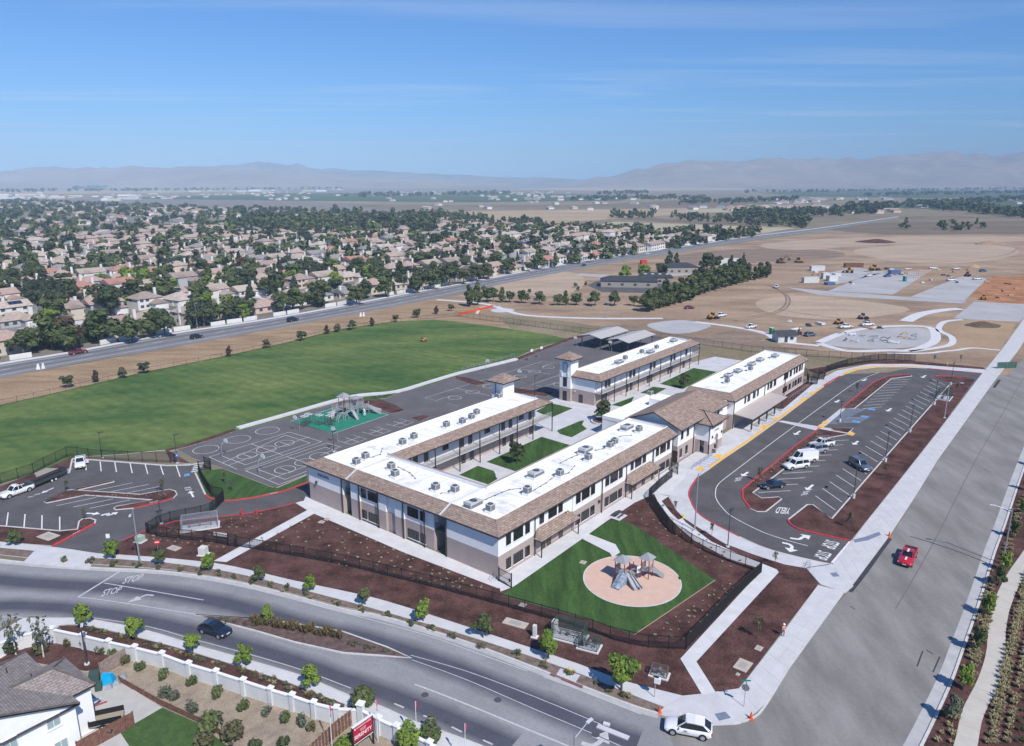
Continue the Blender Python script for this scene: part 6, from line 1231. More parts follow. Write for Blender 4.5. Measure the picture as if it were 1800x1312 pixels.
hydrant('yellow fire hydrant in the verge by the red kerb', (1001, 1183), hyd_y); hydrant('yellow fire hydrant at the notch in the drop-off pavement', (1201, 911), mat('hydrant_lemon', (.65, .58, .03), .5, .4)); hydrant('yellow hydrant behind the rear of the drop-off loop', (1665, 642), hyd_y); hydrant('left red standpipe by the driveway kerb', (425, 907), redm, 1.4); hydrant('right red standpipe by the driveway kerb', (451, 903), redm, .9)
slab('hydrant_pad', [(985, 1175), (1020, 1187), (1010, 1202), (975, 1190)], conc, .14); kerbline([(968, 1184), (990, 1193), (1012, 1202), (1024, 1207)], mat('worn_red_kerb', (.22, .10, .10), .8, .2, var=.2, scale=2), .3, .19)
cone_m = mat('cone_orange', (.75, .10, .02), .6, .3)
for c, lab in (((1320, 1264), 'orange traffic cone on the corner kerb'), ((1159, 1253), 'orange cone at the pavement edge ahead of the white car'), ((1563, 943), 'orange cone with flag at the end of the dark trench patch')):
    t = thing('traffic_cone', lab, 'traffic cone', g(*c, .1)); b = MB(); b.cyl((0, 0, .04), (0, 0, .9), .2, .04, n=10); b.obj('cone', cone_m, t); b = MB(); b.cbox((0, 0, .02), (.5, .5, .05)); b.obj('base', cone_m, t)
t = thing('picnic_bench', 'dark picnic bench on a small slab at the lawn corner', 'bench', g(1086, 908, .16), TH); b = MB(); b.cbox((0, 0, .02), (2.6, 2.2, .06)); b.obj('slab', conc_w, t); b = MB(); b.cbox((0, 0, .75), (1.8, .75, .06)); b.obj('table_top', dark_m, t)
for s in (-1, 1): b = MB(); b.cbox((0, s * .7, .45), (1.8, .28, .05)); b.obj('seat', dark_m, t); b = MB(); b.bar((s * .6, -.7, .05), (s * .6, .3, .75), .06); b.bar((s * .6, .7, .05), (s * .6, -.3, .75), .06); b.obj('leg', dark_m, t)
def rack(label, c, rz): 
    t = thing('bike_rack', label, 'bike rack', g(*c, .16), rz); 
    for i in range(3):
        b = MB(); q = [(i * .6, .35 * cos(pi * k / 6), .75 * sin(pi * k / 6) ** .6) for k in range(7)]
        for a, e in zip(q, q[1:]): b.bar(a, e, .05)
        b.obj('hoop', alu, t)
rack('small grey rack on the walk beside the front corner of the school', (862, 1021), .5); rack('small rack in the corner pavement by the exit lane', (1418, 1000), 1.0)
# ------------------------------------------------------------------ drop-off handrails and green construction screen
def handrail(label, a, c, z=.13):
    p, q = g(*a, z), g(*c, z); d = q - p; t = thing('handrail', label, 'railing', p, atan2(d.y, d.x)); n = max(2, int(d.length / 1.8)); 
    for h in (.5, .95): b = MB(); b.bar((0, 0, h), (d.length, 0, h), .05); b.obj('rail', alu, t)
    for i in range(n + 1): b = MB(); b.cbox((d.length * i / n, 0, .48), (.05, .05, .96)); b.obj('post', alu, t)
handrail('grey handrail above the first blue loading zone', (1217, 826), (1258, 797)); handrail('grey handrail beside the canopy loading zone', (1330, 748), (1362, 726)); handrail('grey handrail beyond the entrance canopy', (1385, 705), (1422, 680))
t = thing('green_screen', 'dark green windscreen panels on the pavement at the upper right', 'barrier', g(1752, 648, .12), 0); b = MB()
b.mesh([(0, 0, 0), (6.5, .8, 0), (6.5, .8, 1.9), (0, 0, 1.9), (0, .08, 0), (6.5, .88, 0), (6.5, .88, 1.9), (0, .08, 1.9)], [(0, 1, 2, 3), (7, 6, 5, 4), (3, 2, 6, 7), (1, 5, 6, 2), (0, 3, 7, 4)]); b.obj('screen', mat('screen_green', (.05, .11, .09), .8), t)
for x in (0, 3.2, 6.4): b = MB(); b.cbox((x, -.05 + x * .12, 1), (.07, .07, 2.05)); b.obj('post', alu, t)
# ------------------------------------------------------------------ basketball hoops
def make_hoop():
    t = thing('basketball_hoop', 'x', 'basketball hoop'); b = MB(); q = [(0, 0, 0), (0, 0, 2.3), (.15, 0, 2.9), (.55, 0, 3.25), (1.0, 0, 3.3)]
    for a, c in zip(q, q[1:]): b.cyl(a, c, .07, n=8)
    b.obj('pole', alu, t); b = MB(); pts = [(1.02, .75 * cos(a), 3.35 + .55 * max(-.65, sin(a))) for a in [2 * pi * i / 20 for i in range(20)]]; b.face(pts); b.face([(x + .05, y, z) for x, y, z in reversed(pts)])
    for p_, q_ in zip(pts, pts[1:] + pts[:1]): b.face([p_, q_, (q_[0] + .05, q_[1], q_[2]), (p_[0] + .05, p_[1], p_[2])])
    b.obj('backboard', mat('backboard_white', (.74, .75, .76), .4, .5), t); b = MB(); n = 12
    for i in range(n): a0, a1 = 2 * pi * i / n, 2 * pi * (i + 1) / n; b.bar((1.32 + .23 * cos(a0), .23 * sin(a0), 3.05), (1.32 + .23 * cos(a1), .23 * sin(a1), 3.05), .03)
    b.obj('rim', mat('rim_orange', (.6, .15, .03), .5), t); return t
hp = None
hoops = [((391, 805), TH - pi * 0, 'hoop at the left end of the upper near court'), ((456, 834), TH, 'hoop at the left end of the lower near court'), ((527, 757), TH + pi, 'hoop at the green surface corner on the upper near court'), ((594, 778), TH + pi, 'hoop beside the four-square court nearest the green surface'), ((930, 634), TH - pi / 2, 'left of two hoops at the end of the white field wall'), ((947, 629), TH - pi / 2, 'right of two hoops at the end of the white field wall'), ((917, 672), TH + pi, 'hoop behind the pyramid roof of the near tower'), ((1014, 610), TH + pi, 'hoop in front of the left shade shelter'), ((1075, 618), TH + pi, 'hoop in front of the right shade shelter'), ((853, 655), TH, 'hoop on the far court left of the near tower')]
for c, rz, lab in hoops:
    lab = 'basketball ' + lab
    if hp is None: hp = make_hoop(); hp.location = g(*c, .07); hp.rotation_euler = (0, 0, rz); hp['label'] = lab; hp['group'] = 'basketball hoops on the playground'
    else: dup(hp, g(*c, .07), rz, lab, 'basketball hoops on the playground')
# ------------------------------------------------------------------ shade shelters
for v0, v1, lab in ((66.8, 75.8, 'left grey metal shade shelter with shallow gable at the rear of the playground'), (56.2, 64.8, 'right grey metal shade shelter with shallow gable beside the far block')):
    t = thing('shade_shelter', lab, 'shelter', lw(134.6, (v0 + v1) / 2, .07), TH); w_ = (v1 - v0) / 2; L = 18.6; b = MB(); e, r_ = 4.0, 4.95
    top = [(0, -w_, e), (L, -w_, e), (L, 0, r_), (0, 0, r_), (L, w_, e), (0, w_, e)]; lo = [(x, y, z - .12) for x, y, z in top]
    b.mesh(top + lo, [(0, 1, 2, 3), (3, 2, 4, 5), (9, 8, 7, 6), (11, 10, 8, 9), (0, 6, 7, 1), (5, 4, 10, 11), (0, 3, 9, 6), (3, 5, 11, 9), (1, 7, 8, 2), (2, 8, 10, 4)])
    b.obj('metal_roof', mat('shelter_roof_grey', (.44, .42, .40), .5, .4, var=.04, scale=1), t)
    for x in (1, L / 2, L - 1):
        for y in (-w_ + .8, w_ - .8): b = MB(); b.cbox((x, y, e / 2), (.22, .22, e)); b.obj('post', dark_m, t)
        b = MB(); b.bar((x, -w_ + .3, e - .1), (x, 0, r_ - .25), .15); b.bar((x, w_ - .3, e - .1), (x, 0, r_ - .25), .15); b.obj('rafter', dark_m, t)
# ------------------------------------------------------------------ play structures
pole_r = mat('play_post_red', (.20, .025, .025), .5, .4); play_g = mat('play_plastic_grey', (.36, .37, .39), .5, .4, var=.06, scale=2); play_d = mat('play_plastic_dark', (.06, .07, .08), .6); roofg = mat('play_roof_grey', (.27, .28, .30), .6, .3); rockm = mat('climber_blue_rock', (.22, .27, .33), .7, .3, var=.4, scale=3); deckm = mat('play_deck', (.25, .24, .25), .6)
def posts_(t, q, h, m=pole_r): 
    for x, y in q: b = MB(); b.cyl((x, y, 0), (x, y, h), .065, n=8); b.obj('post', m, t)
def pyramid(t, x, y, r, z0, z1, m=roofg):
    b = MB(); q = [(x - r, y - r, z0), (x + r, y - r, z0), (x + r, y + r, z0), (x - r, y + r, z0)]
    for i in range(4): b.face([q[i], q[(i + 1) % 4], (x, y, z1)])
    b.face(list(reversed(q))); b.obj('roof', m, t)
def deck_(t, x0, y0, x1, y1, z): b = MB(); b.box(x0, y0, z - .1, x1, y1, z); b.obj('deck', deckm, t)
def slide(t, a, c, w=.55, m=play_g):
    a, c = Vector(a), Vector(c); d = c - a; d.z = 0; n = Vector((-d.y, d.x, 0)).normalized(); pts = []
    for i in range(11): f = i / 10; s = f * f * (3 - 2 * f); q = a.lerp(c, f); q.z = a.z + (c.z - a.z) * (.35 * f + .65 * s); pts.append(q)
    b = MB()
    for p, q in zip(pts, pts[1:]):
        u = Vector((0, 0, .32)); i_, o_ = n * w * .5, n * (w * .5 + .09)
        b.face([p - i_, q - i_, q + i_, p + i_]); b.face([p + i_, q + i_, q + i_ + u, p + i_ + u]); b.face([p + i_ + u, q + i_ + u, q + o_ + u, p + o_ + u]); b.face([p + o_ + u, q + o_ + u, q + o_ - u * .4, p + o_ - u * .4])
        b.face([p - i_ + u, q - i_ + u, q - i_, p - i_]); b.face([p - o_ + u, q - o_ + u, q - i_ + u, p - i_ + u]); b.face([p - o_ - u * .4, q - o_ - u * .4, q - o_ + u, p - o_ + u]); b.face([p + o_ - u * .4, q + o_ - u * .4, q - o_ - u * .4, p - o_ - u * .4])
    b.obj('slide', m, t)
def panel(t, a, c, z0, z1, m=play_g, bars=0):
    a, c = Vector((*a, 0)), Vector((*c, 0)); d = c - a; M = Matrix.Translation(a) @ Matrix.Rotation(atan2(d.y, d.x), 4, 'Z'); b = MB()
    if bars:
        for i in range(bars + 1): b.box(d.length * i / bars - .03, -.03, z0, d.length * i / bars + .03, .03, z1, 0, M)
        b.box(0, -.03, z1 - .06, d.length, .03, z1, 0, M)
    else: b.box(.03, -.03, z0, d.length - .03, .03, z1, 0, M)
    return b.obj('panel', m, t)
PS = thing('play_structure', 'toddler play structure with two grey peaked roofs, red posts and slides on the tan circle', 'play structure', lw(11.4, -14.4, .155), TH)   # local = grid - (11.4,-14.4)
A = (-1.2, -.2, .2, 1.3); deck_(PS, A[0], A[1], A[2], A[3], 1.2); posts_(PS, [(A[0], A[1]), (A[2], A[1]), (A[2], A[3]), (A[0], A[3])], 3.0); pyramid(PS, -.5, .55, 1.05, 3.0, 3.85)
B2 = (1.7, -2.5, 2.9, -1.3); deck_(PS, B2[0], B2[1], B2[2], B2[3], 1.2); posts_(PS, [(B2[0], B2[1]), (B2[2], B2[1]), (B2[2], B2[3]), (B2[0], B2[3])], 3.0); pyramid(PS, 2.3, -1.9, .95, 3.0, 3.85)
deck_(PS, .2, -1.0, 1.7, -.0, .95); posts_(PS, [(.75, -1.05), (1.45, -1.3), (.9, .05), (1.6, -.1)], 2.0)
slide(PS, (-.5, -.25, 1.2), (-2.0, -2.6, .12), .6); slide(PS, (-.5, -.25 - .75, .9), (-2.0 + .6, -2.6 - .4, .12), .35); slide(PS, (2.9, -2.2, 1.2), (3.6, -4.0, .12), .5)
o = panel(PS, (.75, -1.1), (1.45, -1.38), .9, 1.9, wht); 
b = MB()
for x, z in ((.95, 1.42), (1.25, 1.5), (1.22, 1.2)):
    n = 12
    for i in range(n): a0, a1 = 2 * pi * i / n, 2 * pi * (i + 1) / n; b.bar((x + .13 * cos(a0), -1.18 - (x - .75) * .4 - .05, z + .13 * sin(a0)), (x + .13 * cos(a1), -1.18 - (x - .75) * .4 - .05, z + .13 * sin(a1)), .05)
b.obj('panel_rings', mat('ring_navy', (.03, .08, .14), .5), o)
panel(PS, (A[0], A[3]), (A[2], A[3]), 1.2, 2.2, play_g); panel(PS, (A[0], A[1]), (A[0], A[3]), 1.2, 2.1, play_g, 5); panel(PS, (B2[0], B2[1]), (B2[2], B2[1]), 1.2, 2.1, play_g, 5); panel(PS, (B2[0], B2[3]), (B2[2], B2[3]), 1.2, 2.1, play_g, 5); panel(PS, (.75, -1.1), (1.45, -1.38), .2, .8, play_d)
b = MB(); vs, fs = [], []
for i in range(9):
    for j in range(5): f = i / 8; x = -1.3 - 2.2 * f + .12 * noise.noise(Vector((i, j, 2))); vs.append((x, -.1 + .35 * (j - 2) * (1 - .15 * f) + .1 * noise.noise(Vector((i, j, 5))), 1.3 * (1 - f) ** 1.1 + .12 + .22 * (1 - abs(j - 2) / 2) + .12 * noise.noise(Vector((i * .9, j * .9, 1)))))
fs = [(i * 5 + j, i * 5 + j + 1, i * 5 + j + 6, i * 5 + j + 5) for i in range(8) for j in range(4)]
k = len(vs); vs += [(x, y, .02) for x, y, z in vs[:]]; rim_ = [0, 1, 2, 3, 4] + [i * 5 + 4 for i in range(1, 9)] + [43, 42, 41, 40] + [i * 5 for i in range(7, 0, -1)]
fs += [(rim_[i], rim_[i] + k, rim_[(i + 1) % len(rim_)] + k, rim_[(i + 1) % len(rim_)]) for i in range(len(rim_))]
b.mesh(vs, fs); b.obj('rock_climber', rockm, PS)
b = MB(); 
for i in range(6): b.bar((.2 + i * .25, -.5, 1.0 - i * .16 + .0), (.2 + i * .25, .1, 1.0 - i * .16), .06)
b.obj('ladder', pole_r, PS)
# big kids' structure on the green surface
gc = (gA + gR + gB + (gA + gR - gB)) / 4
PB = thing('play_structure', 'large grey play structure with tower roof, slides and climbing frames on the green surface', 'play structure', Vector((gc.x, gc.y, .105)), TH)
for x, y, h, pr_ in ((3.2, 2.2, 4.2, 1), (3.2, -.6, 3.3, 0), (.6, 1.6, 3.4, 0), (6.0, .8, 3.4, 0), (5.8, -1.8, 3.2, 0)):
    deck_(PB, x - .9, y - .9, x + .9, y + .9, 1.7); posts_(PB, [(x - .9, y - .9), (x + .9, y - .9), (x + .9, y + .9), (x - .9, y + .9)], h, play_g if not pr_ else pole_r)
    for a, c in (((x - .9, y - .9), (x + .9, y - .9)), ((x - .9, y + .9), (x + .9, y + .9))): panel(PB, a, c, 1.7, 2.7, play_g, 6)
pyramid(PB, 3.2, 2.2, 1.4, 4.2, 5.3); pyramid(PB, 5.0, .2, 1.3, 3.9, 4.3)
for a, c in (((2.4, -1.6, 1.7), (1.6, -4.6, .15)), ((6.8, -2.2, 1.7), (8.2, -5.2, .15)), ((6.9, -1.4, 1.7), (10.2, -3.2, .15)), ((-.4, 1.6, 1.7), (-2.2, .2, .15))): slide(PB, a, c, .6)
for x0 in (-.8, 1.2): 
    b = MB(); q = [Vector((x0 + 1.6 * cos(pi * i / 10), -2.0, 1.9 * sin(pi * i / 10))) for i in range(11)]
    for s in (-.35, .35):
        for a, c in zip(q, q[1:]): b.bar(a + Vector((0, s, 0)), c + Vector((0, s, 0)), .12)
    for a in q[1:-1]: b.bar(a + Vector((0, -.35, 0)), a + Vector((0, .35, 0)), .06)
    b.obj('arch_climber', play_g, PB)
for x0, y0 in ((-9, 1.5), (-6.2, -.5), (-5.0, -2.6), (-7.4, 2.2), (-3.4, -1.2)):
    posts_(PB, [(x0 - .8, y0 - .6), (x0 + .8, y0 - .6), (x0 + .8, y0 + .6), (x0 - .8, y0 + .6)], 2.5, mat('play_post_brown', (.12, .075, .07), .6)); b = MB()
    for s in (-.6, .6): b.bar((x0 - .8, y0 + s, 2.4), (x0 + .8, y0 + s, 2.4), .12)
    for i in range(6): b.bar((x0 - .7 + i * .28, y0 - .6, 2.4), (x0 - .7 + i * .28, y0 + .6, 2.4), .06)
    b.obj('overhead_bars', mat('play_white', (.6, .61, .62), .5), PB)
    b = MB(); b.cyl((x0, y0, .45), (x0, y0, .6), .35, n=10); b.cyl((x0 + .4, y0 - .3, 0), (x0 + .4, y0 - .3, .9), .1, n=8); b.obj('stepping_pod', play_d, PB)
b = MB()
for i in range(5): b.cyl((4.6, -3.6 - .2 * (i % 2), .3 + i * .32), (4.6, -3.2 - .2 * (i % 2), .3 + i * .32), .2, n=10)
b.obj('disc_climber', wht, PB, kind='stuff')
# goal-like fence on the field wall, mower
t = thing('handrail', 'long grey rail along the far half of the white field wall', 'railing', g(812, 653, .1), 0); p0 = g(812, 653, .1); r = [q - p0 for q in gp([(812, 653), (860, 641), (905, 628)], .1)]
b = MB()
for a, c in zip(r, r[1:]): b.bar(a + Vector((0, 0, 1.2)), c + Vector((0, 0, 1.2)), .06); b.bar(a + Vector((0, 0, .7)), c + Vector((0, 0, .7)), .05)
b.obj('rail', alu, t, kind='stuff')
for q in resample(r, 2.5): b = MB(); b.cbox((q.x, q.y, .6), (.06, .06, 1.2)); b.obj('post', alu, t)
t = thing('ride_on_mower', 'orange ride-on mower working in the middle of the sports field', 'mower', g(744, 600, .1), .3, sc=1.15); b = MB(); b.box(-.9, -.5, .3, .9, .5, .75); b.box(.2, -.4, .75, .9, .4, 1.05); b.obj('chassis', mat('mower_orange', (.5, .2, .04), .5), t); b = MB(); b.box(-.6, -.3, .75, 0, .3, .9); b.box(-.65, -.3, .9, -.5, .3, 1.4); b.obj('seat', plast, t)
for x in (-.6, .65):
    for s in (-1, 1): b = MB(); b.cyl((x, s * .5 - .1, .3), (x, s * .5 + .1, .3), .3, n=10); b.obj('wheel', rubber, t)
b = MB(); b.box(-.4, -.9, .12, .5, .9, .28); b.obj('cutting_deck', dark_m, t)
# the little park building on the site
t = thing('park_building', 'small white park building with dark gable roof beside the green toilet', 'building', g(1378, 600, .06), .12); b = MB(); b.box(-3.4, -2.4, 0, 3.4, 2.4, 2.6); b.mesh([(3.4, -2.4, 2.61), (3.4, 2.4, 2.61), (3.4, 0, 3.9), (-3.4, -2.4, 2.61), (-3.4, 2.4, 2.61), (-3.4, 0, 3.9)], [(0, 1, 2), (5, 4, 3)]); b.obj('wall', cont_w, t)
b = MB(); b.mesh([(-3.9, -2.9, 2.45), (3.9, -2.9, 2.45), (3.9, 0, 4.05), (-3.9, 0, 4.05), (3.9, 2.9, 2.45), (-3.9, 2.9, 2.45)], [(0, 1, 2, 3), (3, 2, 4, 5)]); b.obj('roof', dark_m, t); door(t, -1, -2.4, 0, 0, 1, 2.1, dark_m); window(t, 1, -2.4, 1.0, 0, 1.2, 1.0)
# site playground under construction: hoops of tube and boulders
for i in range(14):
    c = (1480 + (i * 53) % 140, 588 + (i * 29) % 17); b = MB(); q = [Vector((1.6 * cos(a), 1.6 * sin(a) * .5, .3 + .5 * abs(sin(a * 1.5)))) for a in [pi * k / 8 * (1 + i % 2) for k in range(9)]]
    for a, e in zip(q, q[1:]): b.bar(a, e, .22)
    o = b.obj('play_component', [dark_m, play_g, yel_m, wht][i % 4]); o.location = at(*c, .1); o.rotation_euler = (0, 0, i * 1.3); o['label'] = '%s unfinished play component lying on the new playground pad' % ['dark', 'grey', 'yellow', 'white'][i % 4]; o['category'] = 'play equipment'; o['group'] = '%s play components on the new pad' % ['dark', 'grey', 'yellow', 'white'][i % 4]
barr = mat('barrier_orange_net', (.6, .09, .03), .7)
fence('orange barrier netting at the start of the park path', [(806, 555), (830, 549), (866, 540)], h=1.0, step=4, pick=.25, z=.06, name='barrier_net', m=barr, pw=.22)
# ------------------------------------------------------------------ person at the corner
def person(label, loc, rz, shirt, legs, skin, hat=None, vest=None):
    t = thing('person', label, 'person', loc, rz)
    V_ = [(0, 0, .95), (0, 0, 1.15), (0, 0, 1.38), (0, 0, 1.5), (.02, 0, 1.66), (0, .2, 1.40), (.05, .27, 1.12), (.2, .22, .95), (0, -.2, 1.40), (-.02, -.27, 1.12), (.1, -.28, .88), (0, .1, .92), (.06, .12, .5), (0, .13, .08), (.14, .14, .04), (0, -.1, .92), (-.05, -.12, .5), (-.12, -.13, .08), (.02, -.14, .04)]
    E_ = [(0, 1), (1, 2), (2, 3), (3, 4), (2, 5), (5, 6), (6, 7), (2, 8), (8, 9), (9, 10), (0, 11), (11, 12), (12, 13), (13, 14), (0, 15), (15, 16), (16, 17), (17, 18)]
    rad = [.15, .145, .16, .065, .105, .06, .05, .035, .06, .05, .035, .10, .07, .05, .045, .10, .07, .05, .045]
    me = bpy.data.meshes.new('body'); me.from_pydata(V_, E_, []); o = put('body', me, t); sk = o.modifiers.new('skin', 'SKIN')
    for i, v in enumerate(me.skin_vertices[0].data): v.radius = (rad[i], rad[i]); v.use_root = i == 0
    su = o.modifiers.new('smooth', 'SUBSURF'); su.levels = su.render_levels = 1
    dg = bpy.context.evaluated_depsgraph_get(); dg.update(); m2 = bpy.data.meshes.new_from_object(o.evaluated_get(dg)); o.modifiers.clear(); o.data = m2
    for q in (skin, shirt, legs): m2.materials.append(q)
    for p in m2.polygons: z = p.center.z; p.material_index = 2 if z < .98 and abs(p.center.y) < .22 else (0 if z > 1.47 or (abs(p.center.y) > .2 and z < 1.2) else 1); p.use_smooth = True
    if vest: b = MB(); b.cyl((0, 0, .98), (0, 0, 1.2), .185, .18, n=12, cap=False); b.cyl((0, 0, 1.2), (0, 0, 1.47), .18, .13, n=12, cap=False); b.obj('safety_vest', vest, t)
    if hat: b = MB(); b.cyl((.02, 0, 1.70), (.02, 0, 1.76), .135, .125, n=12); b.cyl((.02, 0, 1.76), (.02, 0, 1.83), .125, .05, n=12); b.cyl((.04, 0, 1.69), (.04, 0, 1.705), .17, n=12); b.obj('hard_hat', hat, t)
    return t
skin_m = mat('skin', (.35, .2, .14), .6); 
person('worker in orange vest and white hard hat on the corner pavement', g(1376, 1118.5, .15), radians(-60), mat('shirt_pale', (.5, .46, .3), .8), mat('jeans_grey', (.12, .13, .16), .8), skin_m, wht, mat('vest_orange', (.75, .2, .12), .7))
# ------------------------------------------------------------------ foreground home and its yard
HX = Vector((-42.62, 61.83, 0)); HR = radians(52.5)
FH = thing('house', 'white two-storey stucco house with grey-brown tiled roof at the bottom left', 'house', HX, HR)
hroof = tilemat('house_roof_tile', (.25, .215, .20), (.30, .265, .25), HR, .3, .6); hwhite = mat('house_stucco_white', (.78, .79, .80), .9, .2, var=.02, scale=1)
b = MB(); gb = [(-14.6, 0), (-.35, 0), (-.35, 5.2), (-7.3, 8.1), (-14.6, 5.2)]; b.mesh([(x, .35, z) for x, z in gb] + [(x, .6, z) for x, z in gb], [(0, 1, 2, 3, 4), (9, 8, 7, 6, 5)]); b.box(-14.6, .6, 0, -.35, 12.8, 5.2); b.obj('wall', hwhite, FH)
b = MB(); b.box(-.34, 2.0, 0, 1.8, 8.4, 5.2); b.obj('wall', hwhite, FH)
b = MB(); A, B_, C_, D, r0, r1 = (-14.9, -.05, 5.35), (0, -.05, 5.35), (0, 13.2, 5.35), (-14.9, 13.2, 5.35), (-7.3, -.05, 8.4), (-7.3, 7.0, 8.4); d = Vector((0, 0, -.24))
b.face([B_, C_, r1, r0]); b.face([D, A, r0, r1]); b.face([C_, D, r1])
for p, q in ((B_, C_), (C_, D), (D, A), (r0, B_), (A, r0)): b.face([Vector(p) + d, Vector(q) + d, q, p], 1); b.face([q, p, Vector(p) + d, Vector(q) + d], 1)
b.face([Vector(p) + d for p in (D, C_, B_, A)], 1); r = roofobj(b, FH, 'roof', hroof); c = MB(); up = Vector((0, 0, .04))
for p, q in ((r0, r1), (r1, C_), (r1, D), (r0, B_)): c.bar(Vector(p) + up, Vector(q) + up, .2, .09)
c.obj('ridge_tile', hroof, r)
b = MB(); A, B_, C_, D, r0, r1 = (-.6, 1.6, 5.36), (2.2, 1.6, 5.36), (2.2, 8.8, 5.36), (-.6, 8.8, 5.36), (-4.6, 5.2, 7.0), (-.2, 5.2, 7.0)
b.face([(-1.2, 1.6, 5.36), B_, r1, r0]); b.face([C_, (-1.2, 8.8, 5.36), r0, r1]); b.face([B_, C_, r1])
for p, q in ((A, B_), (B_, C_), (C_, D)): b.face([Vector(p) + d, Vector(q) + d, q, p], 1)
b.face([Vector(p) + d for p in (D, C_, B_, A)], 1); r = roofobj(b, FH, 'roof', hroof); c = MB()
for p, q in ((r0, r1), (r1, B_), (r1, C_)): c.bar(Vector(p) + up, Vector(q) + up, .2, .09)
c.obj('ridge_tile', hroof, r)
teal = mat('window_blind_teal', (.28, .36, .37), .2, .5)
for x, z in ((-3.0, 3.85), (-6.7, 3.8), (-2.7, .85), (-9.5, 3.8)):
    wn = window(FH, x, .35, z, 0, 1.25, 1.35, 1); wn.children[0].data = wn.children[0].data.copy(); wn.children[0].data.materials[0] = teal; wn.data = wn.data.copy(); wn.data.materials[0] = wht
window(FH, 1.8, 4.2, 3.2, pi / 2, .8, 1.2, 0)
for x, y in ((-3.2, 8.5), (-2.0, 5.6)): b = MB(); b.cyl((x, y, 6.2), (x, y, 7.3), .06, n=8); b.obj('roof_vent', dark_m, FH)
slab('yard_soil', [(-300, 1240), (0, 1145), (60, 1125), (91, 1112), (188, 1137), (285, 1160), (378, 1193), (475, 1224), (551, 1250), (591, 1260), (665, 1285), (755, 1322), (700, 1420), (0, 1500), (-300, 1500)], mat('sandy_slope', (.29, .24, .185), .95, .1, var=.18, scale=.6, fine=.25, fscale=7), .05)
slab('yard_mulch', [(-100, 1190), (0, 1140), (60, 1118), (92, 1110), (188, 1136), (215, 1147), (180, 1178), (150, 1180), (60, 1165), (0, 1190)], mulch, .09)
patio = mat('patio_concrete', (.43, .42, .40), .9, .2, var=.06, scale=.8)
slab('patio', [(130, 1202), (168, 1188), (195, 1186), (210, 1197), (285, 1244), (236, 1271), (152, 1330), (60, 1400), (100, 1260)], patio, .1)
slab('back_lawn', [(285, 1244), (350, 1272), (400, 1312), (460, 1400), (240, 1400), (212, 1287)], mat('back_lawn_turf', (.055, .10, .03), .9, .1, var=.2, scale=1, fine=.25, fscale=8), .11)
slab('lower_patio', [(150, 1318), (212, 1289), (246, 1340), (260, 1420), (120, 1420)], patio, .12)
# white boundary wall, panel by panel between capped piers
wx = [(91, 1104), (145, 1115), (190, 1126), (236, 1136), (284, 1147.5), (331, 1165), (379, 1178.7), (427, 1194), (475, 1209.6), (513, 1220.5), (551, 1233.5), (591, 1243), (634, 1245), (665, 1261), (697, 1275), (755, 1304), (800, 1330)]
BW = thing('boundary_wall', 'long white masonry wall with capped piers behind the near pavement', 'wall', Vector((0, 0, 0))); wallm = mat('boundary_wall_white', (.62, .63, .64), .9, .2, var=.04, scale=.8, bump=.1, bscale=20); capm = mat('wall_cap_white', (.74, .74, .74), .85, .2, var=.03, scale=1)
P16 = [g(*p, 2.1) for p in wx]; P16 = [Vector((p.x, p.y, 0)) for p in P16]; P16.insert(0, P16[0] + Vector((-3.2, -1.2, 0))); P16.insert(0, P16[0] + Vector((-4, -4.5, 0)))
for i, p in enumerate(P16):
    b = MB(); a_ = atan2(*(P16[min(i + 1, len(P16) - 1)] - P16[max(i - 1, 0)]).yx); big = 1.25 if i == 14 else 1; b.cbox((p.x, p.y, 1.05 * big), (.5 * big, .5 * big, 2.1 * big), a_); b.obj('pier', wallm, BW)
    b = MB(); b.cbox((p.x, p.y, 2.1 * big + .06), (.66 * big, .66 * big, .12), a_); b.cbox((p.x, p.y, 2.1 * big + .16), (.5 * big, .5 * big, .1), a_); b.obj('pier_cap', capm, BW)
for p, q in zip(P16, P16[1:]):
    d = (q - p).normalized(); b = MB(); b.strip([p + d * .252, q - d * .252], .2, 0, 1.78); b.obj('wall_panel', wallm, BW); b = MB(); b.strip([p + d * .254, q - d * .254], .34, 1.782, 1.93); b.obj('coping', capm, BW)
# near pavement in front of the wall
NS1 = [(40, 1087), (100, 1087), (158, 1089), (258, 1109), (344, 1135), (448, 1164), (537, 1191), (614, 1223), (672, 1243), (724, 1267), (775, 1285), (830, 1305), (900, 1333)]
NS2 = [(20, 1120), (104, 1099), (150, 1099), (224, 1116), (300, 1135), (390, 1162), (480, 1190), (560, 1220), (610, 1240), (660, 1262), (700, 1285), (760, 1312), (820, 1345)]
paving('pavement', gp(NS1, .14, 3), gp(NS2, .14, 3), 1.6, .14, 1, slabs[3]); b = MB(); b.strip(gp(NS1, .15, 4), .22, 0, .16); struct('kerb', b, kerb_c)
slab('corner_pavement', [(100, 1086), (40, 1087), (0, 1110), (-60, 1150), (-20, 1170), (60, 1122), (95, 1108), (104, 1099)], conc, .12)
slab('parkway_strip', [(104, 1100), (150, 1100), (224, 1117), (300, 1136), (390, 1163), (480, 1191), (560, 1221), (600, 1236), (591, 1254), (551, 1244), (475, 1218), (378, 1189), (284, 1158), (188, 1134), (110, 1113)], mulch, .13)
slab('parkway_strip', [(600, 1237), (660, 1263), (700, 1286), (760, 1313), (740, 1322), (690, 1296), (640, 1268), (591, 1255)], conc, .12)
